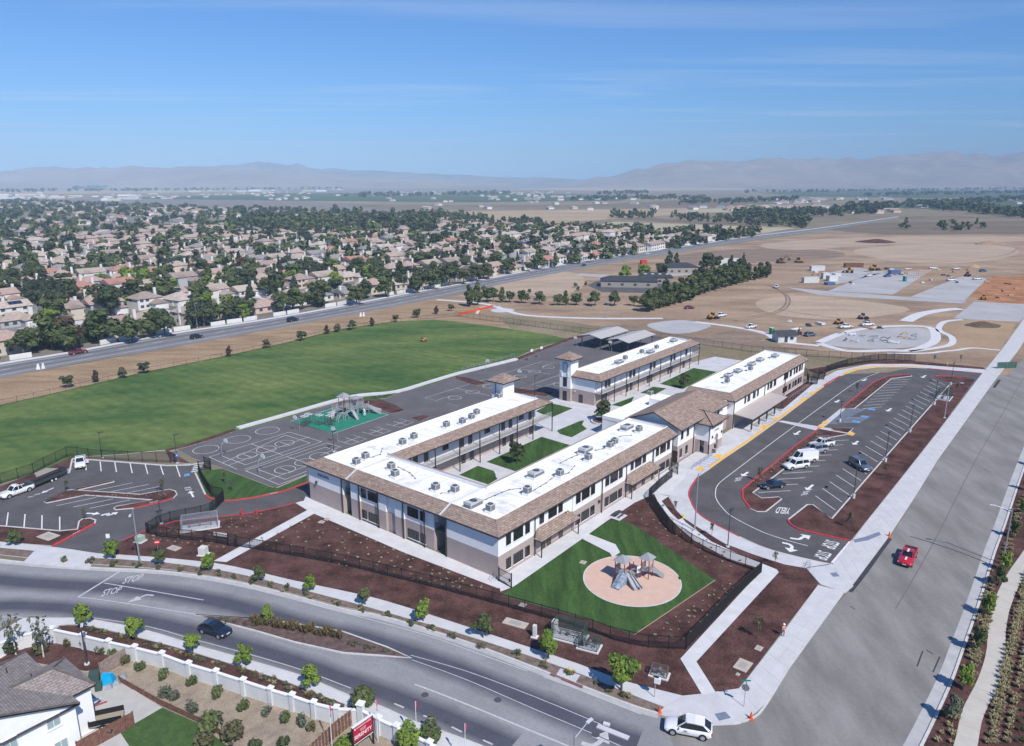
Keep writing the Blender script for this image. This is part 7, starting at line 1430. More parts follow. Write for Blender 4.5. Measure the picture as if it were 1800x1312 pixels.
# timber fences: boards as one run each (boards are only a few pixels wide), posts and rails apart
def board_fence(label, pts, h, z=.1, m=wood_r, m2=wood_g):
    p = [Vector((q.x, q.y, 0)) for q in (g(*c, z) for c in pts)]; t = thing('timber_fence', label, 'fence', (p[0].x, p[0].y, z)); o0 = p[0].copy(); L = [q - o0 for q in p]
    for q in resample(L, 2.3): b = MB(); b.cbox((q.x, q.y, h / 2 + .03), (.11, .11, h + .1)); b.obj('post', m, t)
    r = resample(L, .155); n = 0
    for a, c in zip(r, r[1:]):
        d = c - a
        if d.length < .05: continue
        k = MB(); e = d.normalized(); hh = h + R.uniform(-.02, .02); k.strip([a + e * .006, a + e * (d.length - .006)], .03, .04, hh); k.obj('fence_board', [m, m2][n % 3 == 1 and m2 is not m], t); n += 1
    for f in (.25, .9): b = MB(); b.strip(L, .06, h * f - .05, h * f + .05); b.obj('rail', m, t)
board_fence('low red-brown fence between the patio, lawn and sandy slope', [(210, 1199), (285, 1241), (350, 1271), (400, 1300)], .75, m2=wood_r); board_fence('tall red-brown fence at the near side of the patio', [(138, 1330), (152, 1322), (236, 1276)], 1.7, m2=wood_r)
board_fence('weathered fence panel joining the bins to the white wall', [(178, 1190), (195, 1178), (222, 1163)], 1.8, m=wood_g); board_fence('brown timber fence behind the red estate sign', [(540, 1345), (590, 1297), (634, 1262)], 1.9)
# things in the yard
t = trailer('black open utility trailer parked on the patio', g(189, 1273, .11), radians(200), 3.1, 1.7, .6, iron, mat('plywood_deck', (.32, .28, .21), .9)); 
t = thing('boat_on_trailer', 'small white and red boat on a trailer beside the house wall', 'boat', g(150, 1250, .11), radians(35), sc=.7); b = MB(); hull = [(-2, .0, .6), (-2, .7, 1.1), (1, .75, 1.15), (2.4, 0, 1.3), (1, -.75, 1.15), (-2, -.7, 1.1), (1.6, 0, .65)]; b.mesh(hull, [(1, 5, 4, 3, 2), (0, 1, 2, 6), (0, 6, 4, 5), (6, 2, 3), (6, 3, 4), (0, 5, 1)]); b.obj('hull', wht, t); b = MB(); b.box(-1.8, -.5, 1.15, .8, .5, 1.25); b.obj('cover', mat('boat_cover_pink', (.5, .25, .25), .8), t); b = MB(); b.bar((-2, 0, .4), (3, 0, .4), .1); b.obj('trailer_frame', redm, t)
for s in (-1, 1): b = MB(); b.cyl((-.5, s * .8 - .08, .3), (-.5, s * .8 + .08, .3), .3, n=10); b.obj('wheel', rubber, t)
cabinet('dark green plastic shed bin beside the house corner', (168, 1203), (1.0, 1.0, 1.5), .4, pgreen, .1, 'storage_bin', False); cabinet('smaller dark green bin in front of the shed bin', (174, 1213), (.7, .7, .8), .4, pgreen, .1, 'storage_bin', False)
t = thing('covered_barbecue', 'blue tarp-covered pile with grey bags by the low fence', 'covered stack', g(190, 1200, .11), .3); b = MB(); b.mesh([(-.8, -.5, 0), (.7, -.6, 0), (.8, .6, 0), (-.7, .6, 0), (-.5, -.3, 1.1), (.4, -.3, 1.0), (.5, .4, .9), (-.5, .3, 1.2)], [(4, 5, 6, 7), (0, 1, 5, 4), (1, 2, 6, 5), (2, 3, 7, 6), (3, 0, 4, 7)]); b.obj('tarp', mat('tarp_cyan', (.0, .33, .62), .6), t)
for x, y in ((1.0, -.6), (.3, -1.1), (1.5, .3)): b = MB(); b.mesh([(x - .4, y - .35, 0), (x + .4, y - .3, 0), (x + .4, y + .35, 0), (x - .35, y + .35, 0), (x - .2, y - .2, .5), (x + .2, y - .15, .55), (x + .2, y + .2, .5), (x - .2, y + .2, .45)], [(4, 5, 6, 7), (0, 1, 5, 4), (1, 2, 6, 5), (2, 3, 7, 6), (3, 0, 4, 7)]); b.obj('bag', mat('bag_grey', (.28, .3, .35), .8), t)
t = thing('kettle_barbecue', 'round black kettle barbecue on the lower patio', 'barbecue', g(195, 1296, .13)); b = MB(); b.cyl((0, 0, .6), (0, 0, .85), .2, .32, n=12); b.cyl((0, 0, .85), (0, 0, 1.08), .32, .12, n=12); b.obj('kettle', iron, t)
for a in range(3): b = MB(); b.bar((.2 * cos(a * 2.1), .2 * sin(a * 2.1), .65), (.35 * cos(a * 2.1), .35 * sin(a * 2.1), 0), .03); b.obj('leg', alu, t)
# ================================================================== planting
leaf_lime = leafmat('leaf_lime', (.075, .125, .018), (.185, .255, .040)); leaf_mid = leafmat('leaf_mid', (.040, .060, .020), (.115, .140, .048)); leaf_dark = leafmat('leaf_dark', (.028, .042, .018), (.085, .105, .042)); leaf_olive = leafmat('leaf_olive', (.055, .055, .024), (.135, .125, .06)); leaf_red = leafmat('leaf_russet', (.05, .03, .018), (.10, .065, .035)); leaf_grey = leafmat('leaf_grey_green', (.055, .07, .045), (.14, .155, .10)); leaf_pale = leafmat('leaf_pale_tuft', (.22, .21, .12), (.42, .42, .27)); leaf_straw = leafmat('leaf_straw', (.20, .17, .08), (.40, .35, .20)); leaf_flax = leafmat('leaf_flax', (.045, .045, .018), (.21, .145, .055)); leaf_ever = leafmat('leaf_evergreen', (.022, .037, .020), (.062, .080, .040))
def leafcloud(seed, blobs, n, leaf, up=.35):
    """leaf clumps: n leaf quads spread over blobs (x, y, z, rx, rz)"""
    r = random.Random(seed); b = MB(); tot = sum(q[3] ** 2 * q[4] for q in blobs) ** .999
    for (x, y, z, rx, rz) in blobs:
        k = max(4, int(n * rx * rx * rz / tot))
        for _ in range(k):
            a, cz = r.uniform(0, 2 * pi), r.uniform(-1, 1); q = sqrt(1 - cz * cz); rr = r.uniform(.45, 1.08) ** .5
            nrm = Vector((cos(a) * q, sin(a) * q, cz)); p = Vector((x, y, z)) + Vector((nrm.x * rx, nrm.y * rx, nrm.z * rz)) * rr
            nrm = (nrm + Vector((r.uniform(-1, 1), r.uniform(-1, 1), r.uniform(-1, 1) + up)) * .8).normalized(); t = nrm.orthogonal().normalized(); t = (Matrix.Rotation(r.uniform(0, 6.3), 3, nrm) @ t); s = nrm.cross(t); l = leaf * r.uniform(.6, 1.35)
            b.face([p - t * l - s * l * .2, p - s * l * .55, p + t * l, p + s * l * .55])
    return b
def blobs_(seed, kind, h, r):
    q = random.Random(seed); o = []
    if kind == 'round':
        for i in range(13): a = q.uniform(0, 6.3); d = r * q.uniform(.2, .85); zz_ = q.uniform(.40, .90); o.append((d * cos(a) * (1.25 - zz_ * .6), d * sin(a) * (1.25 - zz_ * .6), h * zz_, r * q.uniform(.22, .46), r * q.uniform(.2, .4)))
        o.append((r * q.uniform(-.2, .2), 0, h * .66, r * .5, h * .22))
    elif kind == 'tall':
        for i in range(12): f = i / 11; a = q.uniform(0, 6.3); w = r * (1 - abs(f - .35) * 1.0); o.append((w * .45 * cos(a), w * .45 * sin(a), h * (.22 + .74 * f), max(.3 * r, w * .6), h * .11))
    elif kind == 'cone':
        for i in range(11): f = i / 10; a = q.uniform(0, 6.3); w = r * (1.02 - f); o.append((w * .3 * cos(a), w * .3 * sin(a), h * (.14 + .84 * f), max(.12 * r, w * .8), h * .085))
    elif kind == 'column':
        for i in range(8): f = i / 7; o.append((0, 0, h * (.1 + .84 * f), r * (.9 - .55 * f ** 2.2), h * .10))
    elif kind == 'low':
        for i in range(7): a = q.uniform(0, 6.3); d = r * q.uniform(.2, .6); o.append((d * cos(a), d * sin(a), h * q.uniform(.35, .6), r * q.uniform(.35, .5), h * q.uniform(.3, .42)))
    return o
TRE = {}
def tree_meshes(kind, m, var, n=420, leaf=.16):
    k = (kind, m.name, var, n)
    if k in TRE: return TRE[k]
    h, r = {'round': (1, .46), 'tall': (1, .27), 'cone': (1, .27), 'column': (1, .13), 'low': (1, .6)}[kind]
    c = leafcloud(hash((kind, var)) % 9999 + var, blobs_(var * 7 + len(kind), kind, h, r), n, leaf).data('crown', m)
    b = MB(); top = .55 if kind != 'low' else .3; b.cyl((0, 0, 0), (.01, .01, top), .035 if kind != 'low' else .03, .016, n=6)
    if kind in ('round', 'tall'):
        for i in range(4): a = var + i * 1.7; b.cyl((0, 0, .3 + .07 * i), (.2 * cos(a), .2 * sin(a), .55 + .09 * i), .014, .006, n=5)
    TRE[k] = (c, b.data('trunk', bark)); return TRE[k]
R2 = random.Random(21)
def tree(label, loc, h, kind='round', m=None, var=0, n=420, leaf=.16, wide=1.0, group=None, name='street_tree', cat='tree'):
    c, tk = tree_meshes(kind, m or leaf_mid, var, n, leaf); t = thing(name, label, cat, loc, R2.uniform(0, 6.28), group, sc=(h * wide, h * wide, h))
    put('crown', c, t); put('trunk', tk, t); return t
far_trees = [((26, 958), 2.6, 'small round street tree at the left edge of the far pavement'), ((199, 981), 3.0, 'round street tree left of the tall street light at the driveway'), ((282, 994), 2.6, 'small street tree just right of the street light'), ((368, 1004), 2.6, 'street tree beside the foot of the garden path'), ((454, 1021), 2.3, 'slim street tree first right of the garden path'), ((544, 1039), 2.5, 'slim street tree second right of the garden path'),
             ((642, 1063), 2.4, 'small street tree in front of the middle of the school front'), ((744, 1092), 2.8, 'street tree below the iron gate corner of the school'), ((849, 1121), 3.0, 'street tree left of the long tan vault lid'), ((964, 1158), 3.3, 'street tree in front of the green mesh cage'), ((1092, 1214), 4.6, 'largest bright green street tree near the street corner')]
for i, (c, h, lab) in enumerate(far_trees): tree('bright green ' + lab, g(*c, .12), h, 'round', [leaf_mid, leaf_lime][i % 2] if i < 10 else leaf_lime, i % 4, 1100, .075, .92)
near_trees = [((143, 1102), 3.1, 'lime tree at the left end of the near plant strip'), ((241, 1122), 3.0, 'lime tree second along the near plant strip'), ((339, 1147), 2.6, 'lime tree third along the strip below the moving car'), ((433, 1169), 2.6, 'lime tree fourth along the near plant strip'), ((545, 1209), 2.9, 'lime tree fifth along the near plant strip'), ((470, 1094), 2.2, 'small lime tree among the flax on the median')]
for i, (c, h, lab) in enumerate(near_trees): tree('young yellow-green ' + lab, g(*c, .13), h, 'round', leaf_lime, i % 4, 1100, .075, .9)
for i, (c, h, lab) in enumerate((((633, 1246), 2.6, 'spreading green bush outside the wall by the big pier'), ((757, 1300), 2.2, 'green bush outside the wall between two flags'), ((718, 1316), 2.6, 'lime bush inside the wall by the middle flag'), ((612, 1318), 2.0, 'yellow-green bush below the red sign'))): tree(lab, g(*c, .12), h, 'low', leaf_lime if i > 1 else leaf_mid, i, 1000, .085, 1.1, name='bush', cat='bush')
# right verge trees (their trunks are thin and their shadows long)
for i, (c, h) in enumerate((((1669, 1270), 3.2), ((1687, 1214), 3.2), ((1711, 1146), 3.4), ((1731, 1084), 3.2), ((1748, 1030), 3.2), ((1758, 1004), 3.0), ((1776, 946), 3.2), ((1791, 905), 3.0), ((1800, 862), 3.0), ((1812, 820), 3.0))): 
    tree('young green tree on the right verge, %s from the bottom edge' % ['first, pale blossoming,', 'second', 'third', 'fourth', 'fifth', 'sixth', 'seventh', 'eighth', 'ninth', 'tenth'][i], g(c[0] + 6, c[1], .14), h, 'round', leaf_grey if i == 0 else [leaf_mid, leaf_lime][i % 2], i % 4, 1100, .075, .62, 'young trees on the right verge')
# courtyard and lot saplings
for c, h, kind, m, lab in (((1058, 742), 5.2, 'round', leaf_dark, 'dark airy tree in the round courtyard planter'), ((910, 815), 4.6, 'round', leaf_dark, 'dark tree in the near courtyard beside the curved bench'), ((1203, 683), 4.2, 'round', leaf_dark, 'dark tree on the far courtyard lawn behind the office')): tree(lab, g(*c, .15), h, kind, m, 1, 420, .12, .8, name='courtyard_tree')
b = MB(); q = g(1058, 742, .1); b.cyl((q.x, q.y, 0), (q.x, q.y, .5), 2.6, n=24); struct('round_planter', b, [conc_w]); b = MB(); b.cyl((q.x, q.y, .5), (q.x, q.y, .52), 2.2, n=24); struct('planter_soil', b, mulch)
for c, h, lab in (((149, 915), 2.6, 'thin sapling on the small island at the staff lot exit'), ((117, 864), 2.8, 'thin sapling at the left tip of the staff lot island'), ((286, 866), 3.0, 'sapling at the right end of the staff lot island'), ((1334, 846), 3.2, 'reddish sapling on the long island near the parked cars'), ((1506, 690), 3.0, 'dark sapling on the upper lot island'), ((1491, 928), 3.2, 'tall thin sapling in the mulch by the lot exit'), ((1556, 838), 3.0, 'thin sapling in the long mulch bed beside the slate suv'), ((1681, 690), 3.2, 'green sapling at the rear of the long mulch bed'),
                  ((1187, 899), 2.2, 'grey-green sapling in the mulch wedge by the hydrant'), ((1251, 941), 2.4, 'staked grey sapling between the two exit lane lamps'), ((1362, 993), 2.4, 'grey staked sapling near the end of the exit lane'), ((1331, 1122), 3.4, 'almost bare sapling in the triangular mulch bed'), ((395, 850), 3.0, 'pale thin sapling on the corner lawn'), ((408, 864), 2.6, 'second pale sapling on the corner lawn'), ((1642, 636), 2.5, 'sapling behind the rear iron fence'), ((1688, 636), 2.5, 'second sapling right of the yellow rear hydrant')):
    c_, tk = tree_meshes('round', leaf_olive if h > 2.9 else leaf_grey, 2, 90, .09); t = thing('sapling', lab, 'tree', g(*c, .14), R2.uniform(0, 6), sc=(h * .45, h * .45, h)); put('crown', c_, t); put('trunk', tk, t)
# ground cover: tufts, low plants, flax; copies share one mesh
def tuft_mesh(name, m, seed, n, h, spread, w=.05):
    r = random.Random(seed); b = MB()
    for i in range(n):
        a = r.uniform(0, 6.3); l = h * r.uniform(.65, 1.1); d = spread * r.uniform(.25, 1); c, s = cos(a), sin(a); x0, y0 = c * d * .15, s * d * .15
        p1 = Vector((c * d * .55, s * d * .55, l * .8)); p2 = Vector((c * d, s * d, l * r.uniform(.6, 1.0))); k = Vector((-s, c, 0)) * w
        b.face([(x0 - k.x, y0 - k.y, 0), (x0 + k.x, y0 + k.y, 0), p1 + k * .8, p1 - k * .8]); b.face([p1 - k * .8, p1 + k * .8, p2])
    return b.data(name, m)
def scatter(name, cat, label, group, meshes, pts, smin, smax, z=.13, jit=0):
    for i, p in enumerate(pts):
        q = p if isinstance(p, Vector) else g(*p, z)
        thing(name, label, cat, (q.x + R2.uniform(-jit, jit), q.y + R2.uniform(-jit, jit), z), R2.uniform(0, 6.3), group, meshes[i % len(meshes)], R2.uniform(smin, smax))
grass_t = [tuft_mesh('grass_tuft', leaf_straw, i, 46, .62, .56, .06) for i in range(3)]; pale_t = [tuft_mesh('pale_plant', leaf_pale, 10 + i, 26, .28, .34, .06) for i in range(3)]; flax_t = [tuft_mesh('flax', leaf_flax, 20 + i, 40, 1.15, .75, .07) for i in range(3)]; shr = [leafcloud(40 + i, blobs_(i, 'low', .8, .5), 150, .12).data('shrub', [leaf_olive, leaf_mid, leaf_grey][i]) for i in range(3)]
def grid_between(a0, a1, b0, b1, nu, nv, skip=0.0, jit=.15):
    o = []
    A0, A1, B0, B1 = (g(*p, .14) for p in (a0, a1, b0, b1))
    for i in range(nu):
        for j in range(nv):
            if R2.random() < skip: continue
            p = A0.lerp(A1, (i + .5 + R2.uniform(-jit, jit)) / nu).lerp(B0.lerp(B1, (i + .5 + R2.uniform(-jit, jit)) / nu), (j + .5 + R2.uniform(-jit, jit)) / nv if nv > 1 else .5); o.append(p)
    return o
PL = 'pale_plant'
scatter(PL, 'small plant', 'small pale-leaved plant in the brown mulch between school front and iron fence', 'pale plants in the front mulch bed', pale_t, grid_between((553, 907), (868, 1036), (420, 958), (800, 1036), 18, 6, .12, .35), .5, 1.1)
scatter(PL, 'small plant', 'small pale-leaved plant in the mulch round the play lawn edge', 'pale plants round the play lawn', pale_t, grid_between((1098, 905), (1270, 1005), (1140, 882), (1330, 1000), 12, 4, .2, .3) + grid_between((1265, 1030), (1135, 1118), (1325, 1015), (1200, 1130), 10, 4, .2, .3), .5, .95)
scatter(PL, 'small plant', 'small pale plant in the mulch by the driveway and grey cage', 'pale plants by the driveway', pale_t, grid_between((262, 945), (400, 962), (270, 936), (500, 893), 12, 5, .3, .35) + grid_between((250, 950), (400, 968), (256, 944), (400, 960), 12, 1), .5, .9)
scatter(PL, 'small plant', 'small pale plant in the long lot island beside the red kerb', 'pale plants in the lot islands', pale_t, grid_between((1440, 756), (1320, 850), (1448, 764), (1330, 852), 22, 2, .08, .2) + grid_between((1482, 715), (1558, 662), (1496, 718), (1568, 665), 18, 2, .05, .2), .5, .85)
scatter(PL, 'small plant', 'small pale plant in the Z-shaped staff lot island', 'pale plants in the staff lot island', pale_t, grid_between((100, 872), (290, 868), (120, 874), (300, 872), 16, 2, .1, .3), .4, .7)
scatter(PL, 'small plant', 'small pale plant at the edge of the playground mulch', 'pale plants along the field edge', pale_t, grid_between((300, 792), (415, 756), (312, 798), (418, 760), 14, 1) + grid_between((460, 742), (690, 690), (462, 745), (690, 694), 18, 1), .5, .8)
scatter('grass_tuft', 'grass tuft', 'straw-green ornamental grass tuft in rows beyond the meandering walk', 'grass tufts right of the walk', grass_t, grid_between((1730, 1312), (1800, 1010), (1750, 1312), (1815, 1010), 40, 2, .03, .12) + grid_between((1765, 1312), (1825, 1020), (1772, 1312), (1830, 1020), 34, 1, .03, .1), .85, 1.25)
scatter('grass_tuft', 'grass tuft', 'straw-green grass tuft between the side road kerb and the walk', 'grass tufts on the right verge', grass_t, grid_between((1686, 1200), (1742, 1000), (1712, 1200), (1752, 1060), 24, 4, .12, .3) + grid_between((1640, 1312), (1668, 1240), (1676, 1312), (1692, 1250), 5, 3, .3) + grid_between((1757, 990), (1795, 870), (1772, 990), (1806, 870), 16, 3, .15), .65, 1.1)
scatter('shrub', 'shrub', 'low dark shrub in rows at the far right planting', 'dark shrubs at the far right', [shr[1]], grid_between((1780, 1312), (1830, 1060), (1805, 1312), (1850, 1060), 18, 3, .1, .15), .45, .8)
scatter('flax', 'flax plant', 'bronze spiky flax plant massed on the road median', 'flax plants on the median', flax_t, grid_between((440, 1090), (600, 1118), (446, 1100), (606, 1126), 14, 2, .05, .35), .7, 1.3)
scatter('shrub', 'shrub', 'small ragged shrub on the brown median', 'small shrubs on the median', [shr[0], shr[2]], grid_between((350, 1083), (450, 1092), (420, 1098), (470, 1104), 8, 2, .3, .4) + grid_between((610, 1122), (700, 1150), (612, 1138), (700, 1152), 10, 2, .2, .4), .35, .7)
vs_ = []
for i in range(26):
    f = i / 25; k = f * (len(SL) - 4); a = int(k) + 2; a = min(a, len(SL) - 2); p = Vector(SL[a]).lerp(Vector(SL[a + 1]), k - int(k)); vs_ += [(p.x + R2.uniform(-6, 6), p.y + R2.uniform(4, 14)) for _ in range(4)]
scatter('shrub', 'shrub', 'low ragged shrub in the dry verge between far pavement and kerb', 'verge shrubs along the far pavement', [shr[0], shr[2], grass_t[0], shr[1]], vs_, .45, .95, .12)
vs_ = []
for a, c in zip(NS2[2:9], NS2[3:10]):
    for i in range(12): f = R2.random(); vs_.append((a[0] + (c[0] - a[0]) * f + R2.uniform(-3, 1), a[1] + (c[1] - a[1]) * f + R2.uniform(5, 13)))
scatter('shrub', 'shrub', 'olive groundcover shrub in the strip along the white wall', 'groundcover shrubs by the white wall', [shr[0], grass_t[1], shr[2]], vs_, .45, .9, .14)
big = [leafcloud(60 + i, blobs_(9 + i, 'low', 1.4, .8), 300, .15).data('bush', m) for i, m in enumerate((leaf_mid, leaf_olive, leaf_grey, leaf_dark))]
bl_ = [((245, 1178), 0, 'round green shrub on the sandy slope nearest the bins'), ((290, 1192), 0, 'round green shrub second along the sandy slope'), ((339, 1205), 0, 'green shrub third along the sandy slope'), ((385, 1224), 0, 'wide green shrub in the middle of the slope'), ((430, 1249), 0, 'green shrub right of the middle of the slope'), ((470, 1258), 2, 'grey prickly shrub on the slope'), ((500, 1270), 0, 'narrow green shrub on the slope'), ((290, 1225), 2, 'grey ragged shrub by the low fence'), ((306, 1230), 2, 'brown-grey shrub by the low fence'), ((340, 1252), 2, 'sprawling grey shrub by the low fence'), ((220, 1167), 1, 'dry olive shrub by the weathered fence'), ((530, 1276), 2, 'thin grey shrub below the white wall'), ((548, 1285), 1, 'dry shrub left of the red sign'), ((500, 1312), 3, 'dark shrub at the bottom middle of the slope'), ((375, 1290), 0, 'large green plumed bush at the lawn corner'), ((410, 1305), 1, 'large olive plumed bush at the bottom edge'), ((360, 1318), 1, 'yellowish bush at the bottom of the lawn'), ((450, 1318), 3, 'dark bush at the bottom of the slope'),
       ((122, 1135), 1, 'olive shrub in the corner bed left of the wall lamp'), ((150, 1137), 0, 'green shrub in the corner bed by the wall lamp'), ((178, 1150), 1, 'olive shrub in the corner bed right of the lamp'), ((198, 1156), 0, 'green shrub beside the weathered fence panel'), ((20, 1148), 3, 'dense dark bush at the left edge of the corner bed'), ((72, 1148), 1, 'dense olive bush behind the house ridge')]
for i, (c, k, lab) in enumerate(bl_): thing('bush', lab, 'bush', g(*c, .1), R2.uniform(0, 6), None, big[k], (2.1 if 'plumed' in lab else 1.7 if 'dense' in lab or 'yellowish' in lab else 1.0) * R2.uniform(.85, 1.1))
birch = mat('birch_bark', (.55, .53, .49), .9, .1, var=.2, scale=3)
for c, lab in (((28, 1151), 'leafless white-barked birch left of the house'), ((77, 1155), 'leafless white-barked birch right of the first one')):
    t = thing('birch_tree', lab, 'tree', g(*c, .1)); b = MB(); b.cyl((0, 0, 0), (.1, 0, 5.2), .09, .03, n=6); b.obj('trunk', birch, t); b = MB()
    for i in range(26): a = i * 2.4; z = 2 + i * .12; l = 1.5 - i * .03; b.cyl((.05, 0, z), (.05 + l * cos(a) * .7, l * sin(a) * .7, z + l * .6), .022, .006, n=4, cap=False)
    b.obj('branches', mat('twig_grey', (.3, .27, .25), .9), t, kind='stuff'); put('crown', tree_meshes('round', leaf_grey, 3, 90, .09)[0], t, (0, 0, 1.5), sc=(2.6, 2.6, 4))
# ================================================================== suburb beyond the arterial road, farm, far valley
R3 = random.Random(5)
ORD = ['first', 'second', 'third', 'fourth', 'fifth', 'sixth', 'seventh', 'eighth', 'ninth', 'tenth', 'eleventh', 'twelfth', 'thirteenth', 'fourteenth', 'fifteenth', 'sixteenth', 'seventeenth', 'eighteenth', 'nineteenth', 'twentieth'] + ['twenty-' + q for q in ('first', 'second', 'third', 'fourth', 'fifth', 'sixth', 'seventh', 'eighth', 'ninth')] + ['thirtieth'] + ['thirty-' + q for q in ('first', 'second', 'third', 'fourth', 'fifth', 'sixth', 'seventh', 'eighth', 'ninth')]
ROOF = [('terracotta', (.36, .19, .15)), ('rosy', (.37, .27, .235)), ('tan', (.36, .295, .25)), ('grey', (.24, .232, .23)), ('brown', (.30, .235, .205)), ('buff', (.42, .355, .31))]
WALL = [('cream', (.54, .48, .40)), ('white', (.64, .63, .60)), ('grey', (.38, .39, .40)), ('pinkish', (.56, .44, .38))]
rm = [mat('house_roof_' + n.replace(' ', '_').replace('-', '_'), c, .9, .15, var=.13, scale=.8, fine=.12, fscale=2.5) for n, c in ROOF]; wmz = [mat('house_wall_' + n, c, .9, .15, var=.04, scale=.5) for n, c in WALL]
hwin = mat('house_window', (.05, .06, .075), .15, .5); garm = mat('garage_door_white', (.66, .65, .62), .7); solar = mat('solar_panel', (.014, .022, .055), .15, .6)
def gable(b, x0, y0, x1, y1, z, rise, axis, hipf, m=0):      # roof over a rectangle with overhang
    o = .5; x0, y0, x1, y1 = x0 - o, y0 - o, x1 + o, y1 + o; A, B_, C_, D = (x0, y0, z), (x1, y0, z), (x1, y1, z), (x0, y1, z)
    if axis == 'x': my = (y0 + y1) / 2; k = hipf * (y1 - y0) / 2; r0, r1 = (x0 + k, my, z + rise), (x1 - k, my, z + rise); b.face([A, B_, r1, r0], m); b.face([C_, D, r0, r1], m); b.face([B_, C_, r1], m); b.face([D, A, r0], m)
    else: mx = (x0 + x1) / 2; k = hipf * (x1 - x0) / 2; r0, r1 = (mx, y0 + k, z + rise), (mx, y1 - k, z + rise); b.face([B_, C_, r1, r0], m); b.face([D, A, r0, r1], m); b.face([A, B_, r0], m); b.face([C_, D, r1], m)
    b.face([D, C_, B_, A], m)
HV = {}
def house_var(v):
    if v in HV: return HV[v]
    q = random.Random(v * 13 + 1); w, d = q.uniform(11.5, 14), q.uniform(9, 10.5); two = v % 3 != 0; h = 5.0 if two else 2.8; W_, Rf = MB(), MB(); hip = 1 if v % 2 else 0
    W_.box(-w / 2, -d / 2, 0, w / 2, d / 2, h); gable(Rf, -w / 2, -d / 2, w / 2, d / 2, h - .1, 2.3 + .3 * (v % 2), 'x', hip)
    s = 1 if v % 4 < 2 else -1; gw = 6.0; gx = s * (w / 2 - gw / 2 - .3); W_.box(gx - gw / 2, -d / 2 - 4.6, 0, gx + gw / 2, -d / 2 + .5, 2.9); gable(Rf, gx - gw / 2, -d / 2 - 4.6, gx + gw / 2, -d / 2 + 2.5, 2.8, 1.7, 'y', 0 if v % 3 else .8)
    if two and v % 2 == 0: bx = -s * w * .22; W_.box(bx - 2.6, -d / 2 - 1.6, 0, bx + 2.6, -d / 2, h); gable(Rf, bx - 2.6, -d / 2 - 1.6, bx + 2.6, 0, h - .12, 1.6, 'y', 0)
    win = MB(); win.box(-.75, -.08, 0, .75, .03, 1.2); gd = MB(); gd.box(-2.4, -.07, 0, 2.4, .03, 2.2); ch = MB(); ch.box(-.55, -.4, 0, .55, .4, h + 3.6); sp = MB()
    for i in range(3): sp.box(-2.6 + i * 1.75, -1.2, 0, -.95 + i * 1.75, 1.2, .08)
    ws = [(x, -d / 2, z, 0) for x in (-s * w * .12, -s * w * .34) for z in ((1, 3.6) if two else (1,))] + [(x, d / 2, z, pi) for x in (-w * .3, 0, w * .3) for z in ((1, 3.6) if two else (1,))] + [(w / 2, 0, 1, pi / 2), (w / 2, -2.5, 3.6 if two else 1, pi / 2), (-w / 2, 1, 3.6 if two else 1, -pi / 2)]
    HV[v] = dict(wall=W_.data('wall', wmz[0]), roof=Rf.data('roof', rm[0]), win=win.data('window', hwin), gd=gd.data('garage_door', garm), ch=ch.data('chimney', wmz[1]), sp=sp.data('solar_panel', solar), ws=ws, g=(gx, -d / 2 - 4.62), d=d, w=w, h=h, two=two); return HV[v]
HVM = {}
def recol(me, m):
    k = (me.name, m.name)
    if k not in HVM: c = me.copy(); c.materials[0] = m; HVM[k] = c
    return HVM[k]
def house(label, loc, rz, v, ri, wi, detail, group=None, sol=False):
    H_ = house_var(v); t = thing('house', label, 'house', loc, rz, group); put('wall', recol(H_['wall'], wmz[wi]), t); rf = put('roof', recol(H_['roof'], rm[ri]), t)
    put('chimney', H_['ch'], rf, (H_['w'] / 2 - .2, 1.2, 0))
    if detail:
        for x, y, z, a in H_['ws']: put('window', H_['win'], t, (x, y, z), rz=a)
        put('garage_door', H_['gd'], t, (*H_['g'], 0))
    if sol: o = put('solar_panel', H_['sp'], rf, (-H_['w'] * .12, H_['d'] * .22 * (-1 if v % 2 else 1) - (.0), H_['h'] + 1.35)); sl = 2.5 / (H_['d'] / 2 + .5); o.rotation_euler = (atan(sl) * (1 if v % 2 else -1), 0, 0)
    return t
# street frame: s along the arterial, t away from it
AO = g(0, 641); AE = g(1320, 416); SD = (AE - AO); SL_ = SD.length; SD.normalize(); SN = Vector((-SD.y, SD.x, 0))
def st(s, t): return AO + SD * s + SN * (t + 10 * sin(s / 130.0 + t / 90) * min(1, t / 60))
SUBP = [g(*p) for p in ((-900, 800), (0, 641), (300, 590), (580, 543), (810, 501), (1074, 452), (1240, 427), (1330, 411), (1180, 411), (1000, 404), (860, 400), (740, 372), (560, 352), (300, 345), (0, 343), (-600, 345))]
def inside(p, poly):
    c = False; n = len(poly)
    for i in range(n):
        a, b_ = poly[i], poly[(i + 1) % n]
        if (a.y > p.y) != (b_.y > p.y) and p.x < (b_.x - a.x) * (p.y - a.y) / (b_.y - a.y) + a.x: c = not c
    return c
def proj(p):
    dep = p.y * cos(PITCH) - (p.z - H) * sin(PITCH); up = p.y * sin(PITCH) + (p.z - H) * cos(PITCH)
    return (CX + F * p.x / dep, CY - F * up / dep) if dep > 1 else (9e9, 9e9)
streets = MB(); drv = MB(); nrow = 0; hs = []
row_t = []
t0 = 17
while t0 < 560: row_t += [(t0, 0, t0 + 21), (t0 + 42, pi, t0 + 21)]; t0 += 62
for ri_, (t, flip, ts) in enumerate(row_t):
    s = -420 + R3.uniform(0, 10); 
    while s < SL_ + 40:
        p = st(s, t + R3.uniform(-2, 2)); q = st(s + 4, t); a = atan2(*(q - st(s, t)).yx) + R3.uniform(-.06, .06); x, y = proj(p)
        gap = 0
        if inside(p, SUBP) and -110 < x < 1900 and not gap: hs.append((p, a + (pi if not flip else 0), ri_, s, ts, x))
        s += R3.uniform(15.2, 18.5)
